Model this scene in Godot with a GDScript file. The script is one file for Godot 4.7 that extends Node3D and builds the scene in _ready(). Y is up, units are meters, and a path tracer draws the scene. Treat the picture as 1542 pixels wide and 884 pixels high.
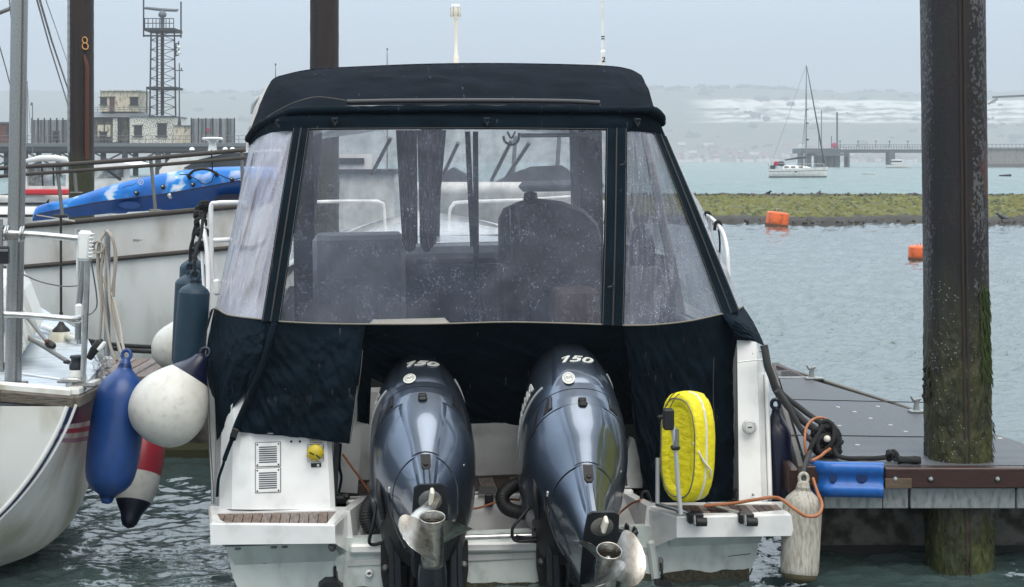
extends Node3D
# A harbour on a wet grey day: the stern of a motor cruiser with two tilted outboards, boats and pontoons round it, mudbank and downs beyond.
const F := 2200.0     # focal length in photograph pixels (1542 wide)
const EYE := 2.12     # eye height above the water
const HZ := 242.0     # the level of the eye in the photograph
var BT := Transform3D()
var BI := Transform3D()
var M := {}
var taken := {}
var rng := RandomNumberGenerator.new()

# ---------- survey: from a sighted pixel and a distance to a place ----------
func P(px: float, py: float, d: float) -> Vector3:
	return Vector3((px - 771.0) * d / F, EYE - (py - HZ) * d / F, -d)
func G(px: float, py: float, h := 0.0) -> Vector3:
	return P(px, py, (EYE - h) * F / (py - HZ))
func ray_local() -> Vector3:
	return BI * Vector3(0, EYE, 0)
func B(px: float, py: float, z: float) -> Vector3:          # on the boat, at the station z (stern 0, bow negative)
	var o := ray_local()
	var r := BI.basis * Vector3((px - 771.0) / F, -(py - HZ) / F, -1)
	return o + r * ((z - o.z) / r.z)
func BY(px: float, py: float, y: float) -> Vector3:
	var o := ray_local()
	var r := BI.basis * Vector3((px - 771.0) / F, -(py - HZ) / F, -1)
	return o + r * ((y - o.y) / r.y)

# ---------- names and nodes ----------
func numbered(parent: Node, called: String) -> String:
	var k := str(parent.get_instance_id()) + "/" + called
	if not taken.has(k):
		taken[k] = 0
		return called
	taken[k] += 1
	return called + "_%03d" % taken[k]
func tag(o: Node, label: String, category: String, group := "") -> void:
	o.set_meta("label", label)
	o.set_meta("category", category)
	if group: o.set_meta("group", group)
func thing(called: String, label: String, category: String, at := Vector3.ZERO, group := "") -> Node3D:
	var o := Node3D.new()
	o.name = numbered(self, called)
	add_child(o)
	o.position = at
	tag(o, label, category, group)
	return o
func sub(parent: Node, called: String, at := Vector3.ZERO) -> Node3D:
	var o := Node3D.new()
	o.name = numbered(parent, called)
	parent.add_child(o)
	o.position = at
	return o
func whole(n: Node) -> Transform3D:
	var t := Transform3D()
	while n is Node3D and n != self:
		t = n.transform * t
		n = n.get_parent()
	return t
# one named mesh; world = the vertices are in the world, else in the parent's own space
func put(parent: Node, called: String, st: SurfaceTool, m: Material, world := true) -> MeshInstance3D:
	var o := MeshInstance3D.new()
	o.name = numbered(parent, called)
	if world and parent != self:
		var n := SurfaceTool.new()
		n.begin(Mesh.PRIMITIVE_TRIANGLES)
		n.append_from(st.commit(), 0, whole(parent).affine_inverse())
		o.mesh = n.commit()
	else:
		o.mesh = st.commit()
	o.material_override = m
	parent.add_child(o)
	return o
func use(parent: Node, called: String, mesh: Mesh, m: Material, t: Transform3D) -> MeshInstance3D:
	var o := MeshInstance3D.new()
	o.name = numbered(parent, called)
	o.mesh = mesh
	o.material_override = m
	parent.add_child(o)
	o.transform = t
	return o
func struct(called: String, st: SurfaceTool, m: Material) -> MeshInstance3D:
	var o := put(self, called, st, m)
	o.set_meta("kind", "structure")
	return o

# ---------- shapes ----------
func mb(smooth := true) -> SurfaceTool:
	var st := SurfaceTool.new()
	st.begin(Mesh.PRIMITIVE_TRIANGLES)
	st.set_smooth_group(0 if smooth else -1)
	return st
func fin(st: SurfaceTool) -> SurfaceTool:
	st.generate_normals()
	return st
func tri(st: SurfaceTool, a: Vector3, b: Vector3, c: Vector3) -> void:
	st.add_vertex(a); st.add_vertex(b); st.add_vertex(c)
func quad(st: SurfaceTool, a: Vector3, b: Vector3, c: Vector3, d: Vector3) -> void:
	tri(st, a, b, c); tri(st, a, c, d)
func tri_out(st: SurfaceTool, a: Vector3, b: Vector3, c: Vector3, o: Vector3) -> void:
	if (b - a).cross(c - a).dot((a + b + c) / 3.0 - o) > 0: tri(st, a, c, b)
	else: tri(st, a, b, c)
func bx(st: SurfaceTool, t: Transform3D, s: Vector3, ch := 0.0) -> void:      # a box of size s, chamfered by ch, in the frame t
	st.set_smooth_group(-1)
	var h := s * 0.5
	ch = minf(ch, minf(h.x, minf(h.y, h.z)) * 0.9)
	var o := t.origin
	var v := func(sg: Array, axis: int) -> Vector3:
		var q := Vector3()
		for k in 3: q[k] = sg[k] * (h[k] if k == axis else h[k] - ch)
		return t * q
	for ax in 3:
		var a: int = (ax + 1) % 3
		var b: int = (ax + 2) % 3
		for s0 in [-1, 1]:
			var c := []
			for e in [[-1, -1], [1, -1], [1, 1], [-1, 1]]:
				var sg := [0, 0, 0]
				sg[ax] = s0; sg[a] = e[0]; sg[b] = e[1]
				c.append(v.call(sg, ax))
			tri_out(st, c[0], c[1], c[2], o); tri_out(st, c[0], c[2], c[3], o)
			if ch <= 0.0: continue
			for s1 in [-1, 1]:                                                 # the edge between +-ax and +-a, along b
				var p := [0, 0, 0]; var q := [0, 0, 0]
				p[ax] = s0; p[a] = s1; p[b] = -1
				q[ax] = s0; q[a] = s1; q[b] = 1
				var w := [v.call(p, ax), v.call(q, ax), v.call(q, a), v.call(p, a)]
				tri_out(st, w[0], w[1], w[2], o); tri_out(st, w[0], w[2], w[3], o)
	if ch > 0.0:
		for i in 8:
			var sg := [1 if i & 1 else -1, 1 if i & 2 else -1, 1 if i & 4 else -1]
			tri_out(st, v.call(sg, 0), v.call(sg, 1), v.call(sg, 2), o)
func box(c: Vector3, s: Vector3, ch := 0.0, b := Basis()) -> SurfaceTool:
	var st := mb(false)
	bx(st, Transform3D(b, c), s, ch)
	return fin(st)
# a bar of rectangular section from a to b
func bar(st: SurfaceTool, a: Vector3, b: Vector3, w: float, h: float, ch := 0.0, up := Vector3.UP) -> void:
	var z := (b - a).normalized()
	if absf(z.dot(up)) > 0.99: up = Vector3.RIGHT
	var x := up.cross(z).normalized()
	bx(st, Transform3D(Basis(x, z.cross(x), z), (a + b) * 0.5), Vector3(w, h, a.distance_to(b)), ch)
func spline(pts: Array, n: int) -> Array:                                       # a Catmull-Rom line through the points
	var out := []
	for i in pts.size() - 1:
		var p0 = pts[maxi(i - 1, 0)]; var p1 = pts[i]; var p2 = pts[i + 1]; var p3 = pts[mini(i + 2, pts.size() - 1)]
		for k in n:
			var t := float(k) / n
			out.append(0.5 * (2.0 * p1 + (p2 - p0) * t + (2.0 * p0 - 5.0 * p1 + 4.0 * p2 - p3) * t * t + (3.0 * p1 - p0 - 3.0 * p2 + p3) * t * t * t))
	out.append(pts[-1])
	return out
# a tube along the points; r is one radius or one per point
func tube(st: SurfaceTool, pts: Array, r, seg := 8, caps := true, twist := 0.0, lobes := 0.0, nlobe := 3) -> void:
	st.set_smooth_group(0)
	var rings := []
	var x := Vector3.ZERO
	for i in pts.size():
		var z: Vector3 = (pts[mini(i + 1, pts.size() - 1)] - pts[maxi(i - 1, 0)]).normalized()
		if i == 0:
			x = (Vector3.UP if absf(z.y) < 0.9 else Vector3.RIGHT).cross(z).normalized()
		else:
			x = (x - z * x.dot(z)).normalized()
		var y := z.cross(x)
		var rr: float = r[i] if r is Array else r
		var ring := []
		for k in seg:
			var a := TAU * k / seg
			var q := rr * (1.0 + lobes * cos(nlobe * a + twist * i))
			ring.append(pts[i] + (x * cos(a) + y * sin(a)) * q)
		rings.append(ring)
	loft(st, rings, true, caps)
func loft(st: SurfaceTool, rings: Array, closed := true, caps := false) -> void:
	var n: int = rings[0].size()
	for i in rings.size() - 1:
		for k in (n if closed else n - 1):
			var k2: int = (k + 1) % n
			quad(st, rings[i][k], rings[i + 1][k], rings[i + 1][k2], rings[i][k2])
	if caps:
		for e in [0, rings.size() - 1]:
			var c := Vector3.ZERO
			for p in rings[e]: c += p / n
			st.set_smooth_group(-1)
			for k in n:
				if e == 0: tri(st, c, rings[e][k], rings[e][(k + 1) % n])
				else: tri(st, c, rings[e][(k + 1) % n], rings[e][k])
			st.set_smooth_group(0)
# turned about the y axis of t: profile of (radius, height)
func lathe(st: SurfaceTool, prof: Array, t: Transform3D, seg := 20, caps := true) -> void:
	var rings := []
	st.set_smooth_group(0)
	for q in prof:
		var ring := []
		for k in seg:
			var a := -TAU * k / seg
			ring.append(t * Vector3(cos(a) * q.x, q.y, sin(a) * q.x))
		rings.append(ring)
	loft(st, rings, true, caps)
func aim(at: Vector3, y: Vector3) -> Transform3D:                               # a frame whose y axis points along y
	y = y.normalized()
	var x := (Vector3.FORWARD if absf(y.z) < 0.9 else Vector3.RIGHT).cross(y).normalized()
	return Transform3D(Basis(x, y, x.cross(y)), at)
func rod(st: SurfaceTool, a: Vector3, b: Vector3, r: float, seg := 8) -> void:
	tube(st, [a, b], r, seg)
func sheet(st: SurfaceTool, f: Callable, nu: int, nv: int) -> void:             # f(u, v), u and v from 0 to 1
	st.set_smooth_group(0)
	var g := []
	for i in nu + 1:
		var row := []
		for j in nv + 1: row.append(f.call(float(i) / nu, float(j) / nv))
		g.append(row)
	loft(st, g, false)
# a flat outline given thickness along the vector t
func slab(st: SurfaceTool, pts: Array, t: Vector3, smooth_side := false) -> void:
	var n := Vector3.ZERO
	for i in pts.size(): n += pts[i].cross(pts[(i + 1) % pts.size()])
	n = n.normalized()
	var x: Vector3 = (pts[1] - pts[0]).normalized()
	var y := n.cross(x)
	var flat := PackedVector2Array()
	for p in pts: flat.append(Vector2((p - pts[0]).dot(x), (p - pts[0]).dot(y)))
	var idx := Geometry2D.triangulate_polygon(flat)
	st.set_smooth_group(-1)
	var away := n.dot(t) > 0
	for i in range(0, idx.size(), 3):
		var a: Vector3 = pts[idx[i]]; var b: Vector3 = pts[idx[i + 1]]; var c: Vector3 = pts[idx[i + 2]]
		if ((b - a).cross(c - a).dot(t) > 0) == true:
			tri(st, a, b, c); tri(st, a + t, c + t, b + t)
		else:
			tri(st, a, c, b); tri(st, a + t, b + t, c + t)
	if smooth_side: st.set_smooth_group(1)
	for i in pts.size():
		var j := (i + 1) % pts.size()
		if away: quad(st, pts[i], pts[j], pts[j] + t, pts[i] + t)
		else: quad(st, pts[i], pts[i] + t, pts[j] + t, pts[j])
func plate(pts: Array, t: Vector3) -> SurfaceTool:
	var st := mb(false)
	slab(st, pts, t)
	return fin(st)
func tubes(lines: Array, r: float, seg := 8) -> SurfaceTool:
	var st := mb()
	for l in lines: tube(st, l, r, seg)
	return fin(st)
# letters as thin solids; baseline frame t (x along the line, y up), height h, thickness
func letters(text: String, h: float, t: Transform3D, thick := 0.004, bold := true, serif := false) -> SurfaceTool:
	var tm := TextMesh.new()
	var f := SystemFont.new()
	f.font_names = PackedStringArray(["Droid Serif" if serif else "Droid Sans"])
	f.font_weight = 700 if bold else 400
	tm.font = f
	tm.text = text
	tm.font_size = 64
	tm.pixel_size = h / 46.0
	tm.depth = thick
	tm.curve_step = 2.0
	var st := mb(false)
	st.append_from(tm, 0, t)
	return st

# ---------- materials ----------
func lin(r: float, g: float, b: float, a := 1.0) -> Color:
	var c := Color(r, g, b).linear_to_srgb()
	c.a = a
	return c
func noise(sd: int, freq: float, oct := 4, type := FastNoiseLite.TYPE_SIMPLEX_SMOOTH) -> FastNoiseLite:
	var n := FastNoiseLite.new()
	n.seed = sd
	n.frequency = freq
	n.noise_type = type
	n.fractal_octaves = oct
	if oct <= 1: n.fractal_type = FastNoiseLite.FRACTAL_NONE
	return n
func ramp(stops: Array) -> Gradient:
	var g := Gradient.new()
	var o := PackedFloat32Array(); var c := PackedColorArray()
	for s in stops: o.append(s[0]); c.append(s[1])
	g.offsets = o; g.colors = c
	return g
func ntex(sd: int, freq: float, stops: Array, oct := 4, size := 512, type := FastNoiseLite.TYPE_SIMPLEX_SMOOTH) -> NoiseTexture2D:
	var t := NoiseTexture2D.new()
	t.width = size; t.height = size
	t.seamless = true
	t.generate_mipmaps = false
	t.noise = noise(sd, freq, oct, type)
	t.color_ramp = ramp(stops)
	return t
func bump(sd: int, freq: float, strength: float, oct := 4, size := 512, type := FastNoiseLite.TYPE_SIMPLEX_SMOOTH) -> NoiseTexture2D:
	var t := NoiseTexture2D.new()
	t.width = size; t.height = size
	t.seamless = true
	t.generate_mipmaps = false
	t.as_normal_map = true
	t.bump_strength = strength
	t.noise = noise(sd, freq, oct, type)
	return t
func mat(called: String, c: Color, rough: float, tex: Texture2D = null, sc := Vector3.ONE, opt := {}) -> StandardMaterial3D:
	var m := StandardMaterial3D.new()
	m.resource_name = called
	m.albedo_color = c
	m.roughness = rough
	m.metallic = opt.get("metal", 0.0)
	m.metallic_specular = opt.get("spec", 0.5)
	m.uv1_triplanar = true
	m.uv1_world_triplanar = opt.get("world", false)
	m.uv1_scale = sc
	if tex: m.albedo_texture = tex
	if opt.has("rtex"):
		m.roughness_texture = opt.rtex
		m.roughness_texture_channel = BaseMaterial3D.TEXTURE_CHANNEL_RED
	if opt.has("normal"):
		m.normal_enabled = true
		m.normal_texture = opt.normal
		m.normal_scale = opt.get("nscale", 1.0)
	if opt.has("coat"):
		m.clearcoat_enabled = true
		m.clearcoat = opt.coat
		m.clearcoat_roughness = opt.get("coat_rough", 0.05)
	if opt.has("rim"):
		m.rim_enabled = true
		m.rim = opt.rim
		m.rim_tint = 0.5
	if opt.get("alpha", false): m.transparency = BaseMaterial3D.TRANSPARENCY_ALPHA
	if opt.get("vc", false): m.vertex_color_use_as_albedo = true
	if opt.get("both", false): m.cull_mode = BaseMaterial3D.CULL_DISABLED
	if opt.has("emit"):
		m.emission_enabled = true
		m.emission = opt.emit
		m.emission_energy_multiplier = opt.get("energy", 1.0)
	M[called] = m
	return m
func grey(v: float) -> Color: return Color(v, v, v)
func make_materials() -> void:
	# shared textures: they only carry colour, grain and wear
	var blotch := ntex(3, 0.008, [[0.0, grey(0.80)], [0.45, grey(0.95)], [1.0, grey(1.0)]], 5)
	var speck := ntex(4, 0.06, [[0.0, grey(0.72)], [0.4, grey(0.96)], [1.0, grey(1.0)]], 4)
	var dirt := ntex(5, 0.010, [[0.0, Color(0.62, 0.58, 0.5)], [0.34, Color(0.86, 0.85, 0.81)], [0.55, grey(0.98)], [1.0, grey(1.0)]], 6)
	var fine := bump(8, 0.05, 2.0, 3)
	var soft := bump(9, 0.012, 6.0, 4)
	var weave := bump(10, 0.25, 3.0, 2)
	var streak := ntex(12, 0.016, [[0.0, grey(0.66)], [0.4, grey(0.93)], [1.0, grey(1.0)]], 5)
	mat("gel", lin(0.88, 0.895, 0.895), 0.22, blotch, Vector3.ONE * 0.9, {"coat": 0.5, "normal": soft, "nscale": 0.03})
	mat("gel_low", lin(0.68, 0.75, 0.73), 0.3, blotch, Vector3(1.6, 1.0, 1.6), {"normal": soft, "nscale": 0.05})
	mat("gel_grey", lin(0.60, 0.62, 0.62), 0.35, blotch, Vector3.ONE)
	mat("gel_old", lin(0.80, 0.815, 0.80), 0.4, dirt, Vector3(0.5, 0.25, 0.5), {"normal": soft, "nscale": 0.06})
	mat("scum", lin(0.10, 0.09, 0.055), 0.7, ntex(14, 0.03, [[0.0, grey(0.5)], [1.0, grey(1.0)]], 5), Vector3.ONE * 2.0, {"normal": fine, "nscale": 1.0})
	mat("antifoul", lin(0.012, 0.014, 0.016), 0.6, speck, Vector3.ONE * 2.0)
	mat("canvas", Color(1, 1, 1), 0.82, flecked(15, 11, 25, 35), Vector3.ONE * 0.6, {"normal": weave, "nscale": 0.3, "spec": 0.22})
	mat("canvas_hood", Color(1, 1, 1), 0.8, flecked(19, 14, 22, 31), Vector3.ONE * 0.6, {"normal": weave, "nscale": 0.3, "spec": 0.15})
	mat("piping", lin(0.24, 0.22, 0.18), 0.7, speck, Vector3.ONE * 3.0)
	mat("stitch", lin(0.09, 0.09, 0.085), 0.8)
	mat("bird_mark", lin(0.45, 0.46, 0.45), 0.8)
	mat("black_plastic", lin(0.012, 0.013, 0.015), 0.45, speck, Vector3.ONE * 3.0)
	mat("rubber", lin(0.010, 0.011, 0.013), 0.55, speck, Vector3.ONE * 6.0)
	mat("dark_metal", lin(0.022, 0.027, 0.035), 0.38, speck, Vector3.ONE * 4.0, {"metal": 0.3})
	mat("cowl", lin(0.112, 0.145, 0.200), 0.34, ntex(16, 0.012, [[0.0, grey(0.86)], [0.5, grey(0.97)], [1.0, grey(1.0)]], 4), Vector3.ONE * 1.2, {"metal": 0.85, "coat": 1.0, "coat_rough": 0.06, "normal": soft, "nscale": 0.02})
	mat("cowl_dark", lin(0.016, 0.021, 0.030), 0.35, speck, Vector3.ONE * 2.0, {"metal": 0.3, "coat": 0.4, "coat_rough": 0.15})
	mat("track", lin(0.032, 0.036, 0.043), 0.5)
	mat("seam", lin(0.004, 0.004, 0.005), 0.6)
	mat("badge", lin(0.72, 0.74, 0.70), 0.4, speck, Vector3.ONE * 8.0)
	mat("silver_badge", lin(0.42, 0.44, 0.45), 0.4)
	mat("steel", lin(0.72, 0.73, 0.73), 0.34, ntex(17, 0.01, [[0.0, grey(0.78)], [1.0, grey(1.0)]], 4), Vector3.ONE * 3.0, {"metal": 1.0})
	mat("post_steel", lin(0.62, 0.64, 0.66), 0.3, null, Vector3.ONE, {"metal": 0.35})
	mat("steel_dull", lin(0.40, 0.41, 0.41), 0.38, speck, Vector3.ONE * 3.0, {"metal": 0.9})
	mat("steel_grey", lin(0.20, 0.20, 0.195), 0.5, speck, Vector3.ONE * 2.0, {"metal": 0.5})
	mat("prop", lin(0.54, 0.525, 0.49), 1.0, ntex(18, 0.02, [[0.0, Color(0.72, 0.66, 0.58)], [0.4, grey(0.92)], [1.0, grey(1.0)]], 4), Vector3.ONE * 3.0, {"metal": 1.0, "rtex": ntex(19, 0.012, [[0.0, grey(0.42)], [0.5, grey(0.30)], [1.0, grey(0.22)]], 3)})
	mat("prop_inside", lin(0.07, 0.06, 0.05), 0.6, speck, Vector3.ONE * 5.0, {"metal": 0.4})
	mat("teak", lin(0.20, 0.15, 0.125), 0.6, ntex(20, 0.012, [[0.0, Color(0.70, 0.62, 0.56)], [0.5, grey(0.92)], [1.0, grey(1.0)]], 5), Vector3(9, 3, 1.4), {"normal": fine, "nscale": 0.3})
	mat("teak_grey", lin(0.24, 0.20, 0.185), 0.6, ntex(21, 0.012, [[0.0, Color(0.66, 0.6, 0.55)], [0.5, grey(0.92)], [1.0, grey(1.0)]], 5), Vector3(9, 3, 1.4), {"normal": fine, "nscale": 0.3})
	mat("teak_dark", lin(0.085, 0.06, 0.052), 0.6, ntex(21, 0.012, [[0.0, Color(0.6, 0.5, 0.46)], [1.0, grey(1.0)]], 5), Vector3(9, 3, 1.4))
	mat("caulk", lin(0.006, 0.006, 0.006), 0.6)
	mat("yellow", lin(0.88, 0.76, 0.012), 0.55, ntex(22, 0.015, [[0.0, Color(0.86, 0.84, 0.72)], [0.5, grey(0.97)], [1.0, grey(1.0)]], 4), Vector3.ONE * 3.0, {"normal": ntexn(23), "nscale": 0.9})
	mat("yellow_old", lin(0.55, 0.43, 0.02), 0.4, speck, Vector3.ONE * 5.0)
	mat("tape", lin(0.72, 0.72, 0.66), 0.5)
	mat("bone", lin(0.70, 0.66, 0.56), 0.4)
	mat("orange_cable", lin(0.42, 0.16, 0.07), 0.5, speck, Vector3.ONE * 6.0)
	mat("rope_black", lin(0.016, 0.017, 0.018), 0.85, speck, Vector3.ONE * 14.0, {"normal": fine, "nscale": 1.0})
	mat("rope_grey", lin(0.055, 0.058, 0.060), 0.9, speck, Vector3.ONE * 14.0, {"normal": fine, "nscale": 1.0})
	mat("rope_pale", lin(0.36, 0.33, 0.29), 0.9, speck, Vector3.ONE * 14.0, {"normal": fine, "nscale": 1.0})
	# fenders and plastics
	mat("fender_white", lin(0.66, 0.66, 0.63), 0.42, ntex(25, 0.014, [[0.0, Color(0.78, 0.77, 0.74)], [0.33, Color(0.94, 0.94, 0.93)], [1.0, grey(1.0)]], 6), Vector3.ONE * 2.2, {"normal": fine, "nscale": 0.12})
	mat("fender_dirty", lin(0.46, 0.45, 0.41), 0.6, ntex(26, 0.02, [[0.0, Color(0.55, 0.52, 0.46)], [0.35, Color(0.84, 0.82, 0.78)], [0.6, grey(0.96)], [1.0, grey(1.0)]], 6), Vector3(5, 1.0, 5), {"normal": fine, "nscale": 0.4})
	mat("fender_slime", lin(0.10, 0.085, 0.045), 0.8, speck, Vector3.ONE * 6.0, {"normal": fine, "nscale": 1.0})
	mat("fender_blue", lin(0.010, 0.055, 0.22), 0.34, blotch, Vector3.ONE * 2.5, {"normal": soft, "nscale": 0.06})
	mat("fender_teal", lin(0.006, 0.032, 0.058), 0.55, blotch, Vector3.ONE * 2.5, {"rim": 0.1, "normal": fine, "nscale": 0.15})
	mat("fender_navy", lin(0.006, 0.009, 0.032), 0.32, blotch, Vector3.ONE * 2.5)
	mat("fender_red", lin(0.33, 0.012, 0.03), 0.4, blotch, Vector3.ONE * 2.5)
	mat("bumper_blue", lin(0.012, 0.13, 0.48), 0.36, blotch, Vector3.ONE * 4.0, {"normal": fine, "nscale": 0.12})
	mat("bumper_hole", lin(0.006, 0.03, 0.12), 0.6)
	mat("buoy_orange", lin(0.80, 0.15, 0.035), 0.5, dirt, Vector3.ONE * 0.9)
	mat("buoy_weed", lin(0.10, 0.045, 0.02), 0.8)
	# kayak: blue and white plastic moulded together in swirls
	mat("kayak", Color(1, 1, 1), 0.32, ntex(31, 0.0065, [[0.0, Color(0.01, 0.28, 0.58)], [0.50, Color(0.02, 0.43, 0.78)], [0.615, Color(0.04, 0.50, 0.85)], [0.68, Color(0.04, 0.50, 0.85)], [0.735, Color(0.72, 0.82, 0.92)], [0.82, Color(0.93, 0.95, 0.97)], [1.0, Color(0.95, 0.97, 0.98)]], 4), Vector3(0.62, 1.0, 0.9))
	mat("kayak_low", Color(0.01, 0.27, 0.54), 0.35, blotch, Vector3.ONE)
	# wood, steel and concrete of the harbour
	mat("plank_wet", lin(0.050, 0.022, 0.019), 0.42, ntex(33, 0.02, [[0.0, Color(0.6, 0.55, 0.52)], [0.5, grey(0.92)], [1.0, grey(1.0)]], 5), Vector3(0.7, 12, 12), {"normal": fine, "nscale": 0.25})
	mat("plank_pale", lin(0.15, 0.105, 0.07), 0.6, ntex(34, 0.02, [[0.0, Color(0.35, 0.28, 0.25)], [0.5, grey(0.9)], [1.0, grey(1.0)]], 5), Vector3(0.7, 26, 12))
	mat("galv", lin(0.36, 0.39, 0.40), 0.5, ntex(35, 0.02, [[0.0, grey(0.66)], [0.4, grey(0.88)], [1.0, grey(1.0)]], 6), Vector3(3, 1.0, 3), {"metal": 0.35, "normal": fine, "nscale": 0.12})
	mat("concrete", lin(0.155, 0.15, 0.14), 0.85, ntex(36, 0.010, [[0.0, Color(0.30, 0.30, 0.27)], [0.4, Color(0.62, 0.61, 0.58)], [0.7, grey(0.93)], [1.0, grey(1.0)]], 6), Vector3.ONE * 1.3, {"normal": fine, "nscale": 0.6})
	mat("concrete_weed", lin(0.045, 0.050, 0.02), 0.85, speck, Vector3.ONE * 3.0, {"normal": fine, "nscale": 1.0})
	mat("grate", lin(0.125, 0.135, 0.15), 0.45, speck, Vector3.ONE * 2.0)
	mat("grate_under", lin(0.012, 0.012, 0.013), 0.8)
	mat("weld", lin(0.030, 0.020, 0.018), 0.7, speck, Vector3.ONE * 4.0)
	mat("pile_steel", lin(0.030, 0.026, 0.026), 0.55, ntex(37, 0.010, [[0.0, Color(0.42, 0.40, 0.42)], [0.45, grey(0.72)], [0.66, Color(0.86, 0.82, 0.8)], [1.0, Color(1.0, 0.8, 0.72)]], 6), Vector3(1.4, 0.7, 1.4), {"normal": fine, "nscale": 0.5})
	mat("pile_far", lin(0.030, 0.020, 0.018), 0.65, ntex(37, 0.010, [[0.0, Color(0.5, 0.45, 0.45)], [1.0, grey(1.0)]], 6), Vector3(1.0, 0.3, 1.0))
	mat("rust", lin(0.10, 0.032, 0.020), 0.8, speck, Vector3.ONE * 3.0, {"normal": fine, "nscale": 0.8})
	mat("flake", lin(0.16, 0.165, 0.175), 0.6, speck, Vector3.ONE * 4.0)
	mat("weed", lin(0.050, 0.068, 0.010), 0.7, ntex(38, 0.03, [[0.0, Color(0.34, 0.3, 0.25)], [0.5, grey(0.8)], [1.0, grey(1.0)]], 5), Vector3(4, 1.2, 4), {"normal": fine, "nscale": 1.0})
	mat("weed_green", lin(0.036, 0.060, 0.008), 0.6, speck, Vector3.ONE * 4.0)
	mat("weed_dark", lin(0.020, 0.022, 0.010), 0.7, speck, Vector3.ONE * 4.0, {"normal": fine, "nscale": 1.0})
	mat("barnacle", lin(0.26, 0.26, 0.23), 0.8)
	mat("paint_number", lin(0.62, 0.32, 0.10), 0.6, speck, Vector3.ONE * 5.0)
	mat("hull_cream", lin(0.76, 0.76, 0.74), 0.38, ntex(39, 0.010, [[0.0, Color(0.72, 0.70, 0.66)], [0.45, grey(0.93)], [1.0, grey(1.0)]], 6), Vector3(0.5, 0.25, 0.5))
	mat("hull_grey", lin(0.68, 0.71, 0.71), 0.38, ntex(39, 0.010, [[0.0, Color(0.80, 0.80, 0.78)], [0.45, grey(0.95)], [1.0, grey(1.0)]], 6), Vector3(0.5, 0.2, 0.5))
	mat("rub_wood", lin(0.055, 0.047, 0.042), 0.7, speck, Vector3(1.0, 8, 8), {"normal": fine, "nscale": 0.4})
	mat("rub_wood_pale", lin(0.17, 0.15, 0.125), 0.75, ntex(40, 0.02, [[0.0, Color(0.42, 0.38, 0.34)], [0.5, grey(0.85)], [1.0, grey(1.0)]], 5), Vector3(1.2, 9, 9), {"normal": fine, "nscale": 0.5})
	mat("deck_paint", lin(0.58, 0.65, 0.71), 0.35, ntex(41, 0.012, [[0.0, Color(0.74, 0.74, 0.72)], [0.4, grey(0.93)], [1.0, grey(1.0)]], 6), Vector3(0.7, 1, 3.0), {"normal": soft, "nscale": 0.1})
	mat("stripe_navy", lin(0.010, 0.022, 0.085), 0.3)
	mat("stripe_red", lin(0.40, 0.03, 0.07), 0.4)
	mat("stripe_mauve", lin(0.36, 0.20, 0.28), 0.4)
	mat("white_far", lin(0.82, 0.83, 0.83), 0.4, blotch, Vector3.ONE * 0.4)
	mat("red_far", lin(0.55, 0.03, 0.045), 0.4)
	mat("dark_far", lin(0.02, 0.024, 0.03), 0.5)
	mat("cover_grey", lin(0.055, 0.065, 0.08), 0.8)
	mat("iron_far", lin(0.022, 0.027, 0.034), 0.7)
	mat("wall_peeling", lin(0.80, 0.79, 0.74), 0.9, ntex(42, 0.035, [[0.0, Color(0.2, 0.19, 0.18)], [0.30, Color(0.42, 0.40, 0.38)], [0.38, Color(0.86, 0.86, 0.84)], [0.7, grey(1.0)], [1.0, grey(1.0)]], 6), Vector3(0.30, 0.22, 0.30))
	mat("wall_stained", lin(0.68, 0.64, 0.55), 0.9, ntex(43, 0.012, [[0.0, Color(0.5, 0.46, 0.42)], [0.40, Color(0.92, 0.90, 0.86)], [1.0, grey(1.0)]], 6), Vector3(0.35, 0.12, 0.35))
	mat("wall_grey", lin(0.15, 0.15, 0.145), 0.9, ntex(43, 0.012, [[0.0, Color(0.5, 0.48, 0.46)], [1.0, grey(1.0)]], 6), Vector3(0.2, 0.1, 0.2))
	mat("brick_far", lin(0.15, 0.065, 0.05), 0.9, speck, Vector3.ONE * 0.5)
	mat("door_far", lin(0.10, 0.05, 0.045), 0.8)
	mat("void", lin(0.02, 0.024, 0.03), 0.5)
	mat("sheeting", lin(0.30, 0.33, 0.36), 0.6, streak, Vector3(0.5, 0.06, 0.5))
	mat("sheeting_dark", lin(0.14, 0.155, 0.17), 0.6, streak, Vector3(0.5, 0.06, 0.5))
	mat("shed_grey", lin(0.13, 0.15, 0.17), 0.6)
	mat("pier_far", lin(0.085, 0.10, 0.115), 0.8)
	mat("caisson", lin(0.26, 0.25, 0.235), 0.9, streak, Vector3(0.12, 0.05, 0.12))
	mat("caisson_low", lin(0.10, 0.10, 0.085), 0.9)
	mat("cabin_dark", lin(0.045, 0.052, 0.062), 0.7, blotch, Vector3.ONE)
	mat("galley", lin(0.30, 0.325, 0.37), 0.6, blotch, Vector3.ONE)
	mat("cabin_grey", lin(0.20, 0.22, 0.245), 0.6, blotch, Vector3.ONE)
	mat("curtain", lin(0.016, 0.020, 0.027), 0.9, speck, Vector3(8, 0.4, 8))
	mat("seat_dark", lin(0.022, 0.026, 0.033), 0.6, speck, Vector3.ONE * 2.0)
	mat("locker_brown", lin(0.12, 0.07, 0.05), 0.5, speck, Vector3.ONE * 2.0)
	mat("glow_bulb", lin(0.9, 0.88, 0.8), 0.2)
	# rain-spattered clear vinyl: a thin grey film with beads and runs of water on it
	vinyl("vinyl", 0.22, 0.36, 11, Vector3(0.85, 0.85, 0.85), lin(0.60, 0.70, 0.90), 0.12, 16000, 40)
	vinyl("vinyl_milky", 0.68, 0.97, 12, Vector3(1.9, 0.6, 1.9), lin(0.86, 0.88, 1.0), 0.16, 9000, 110, 176.0)
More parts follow.
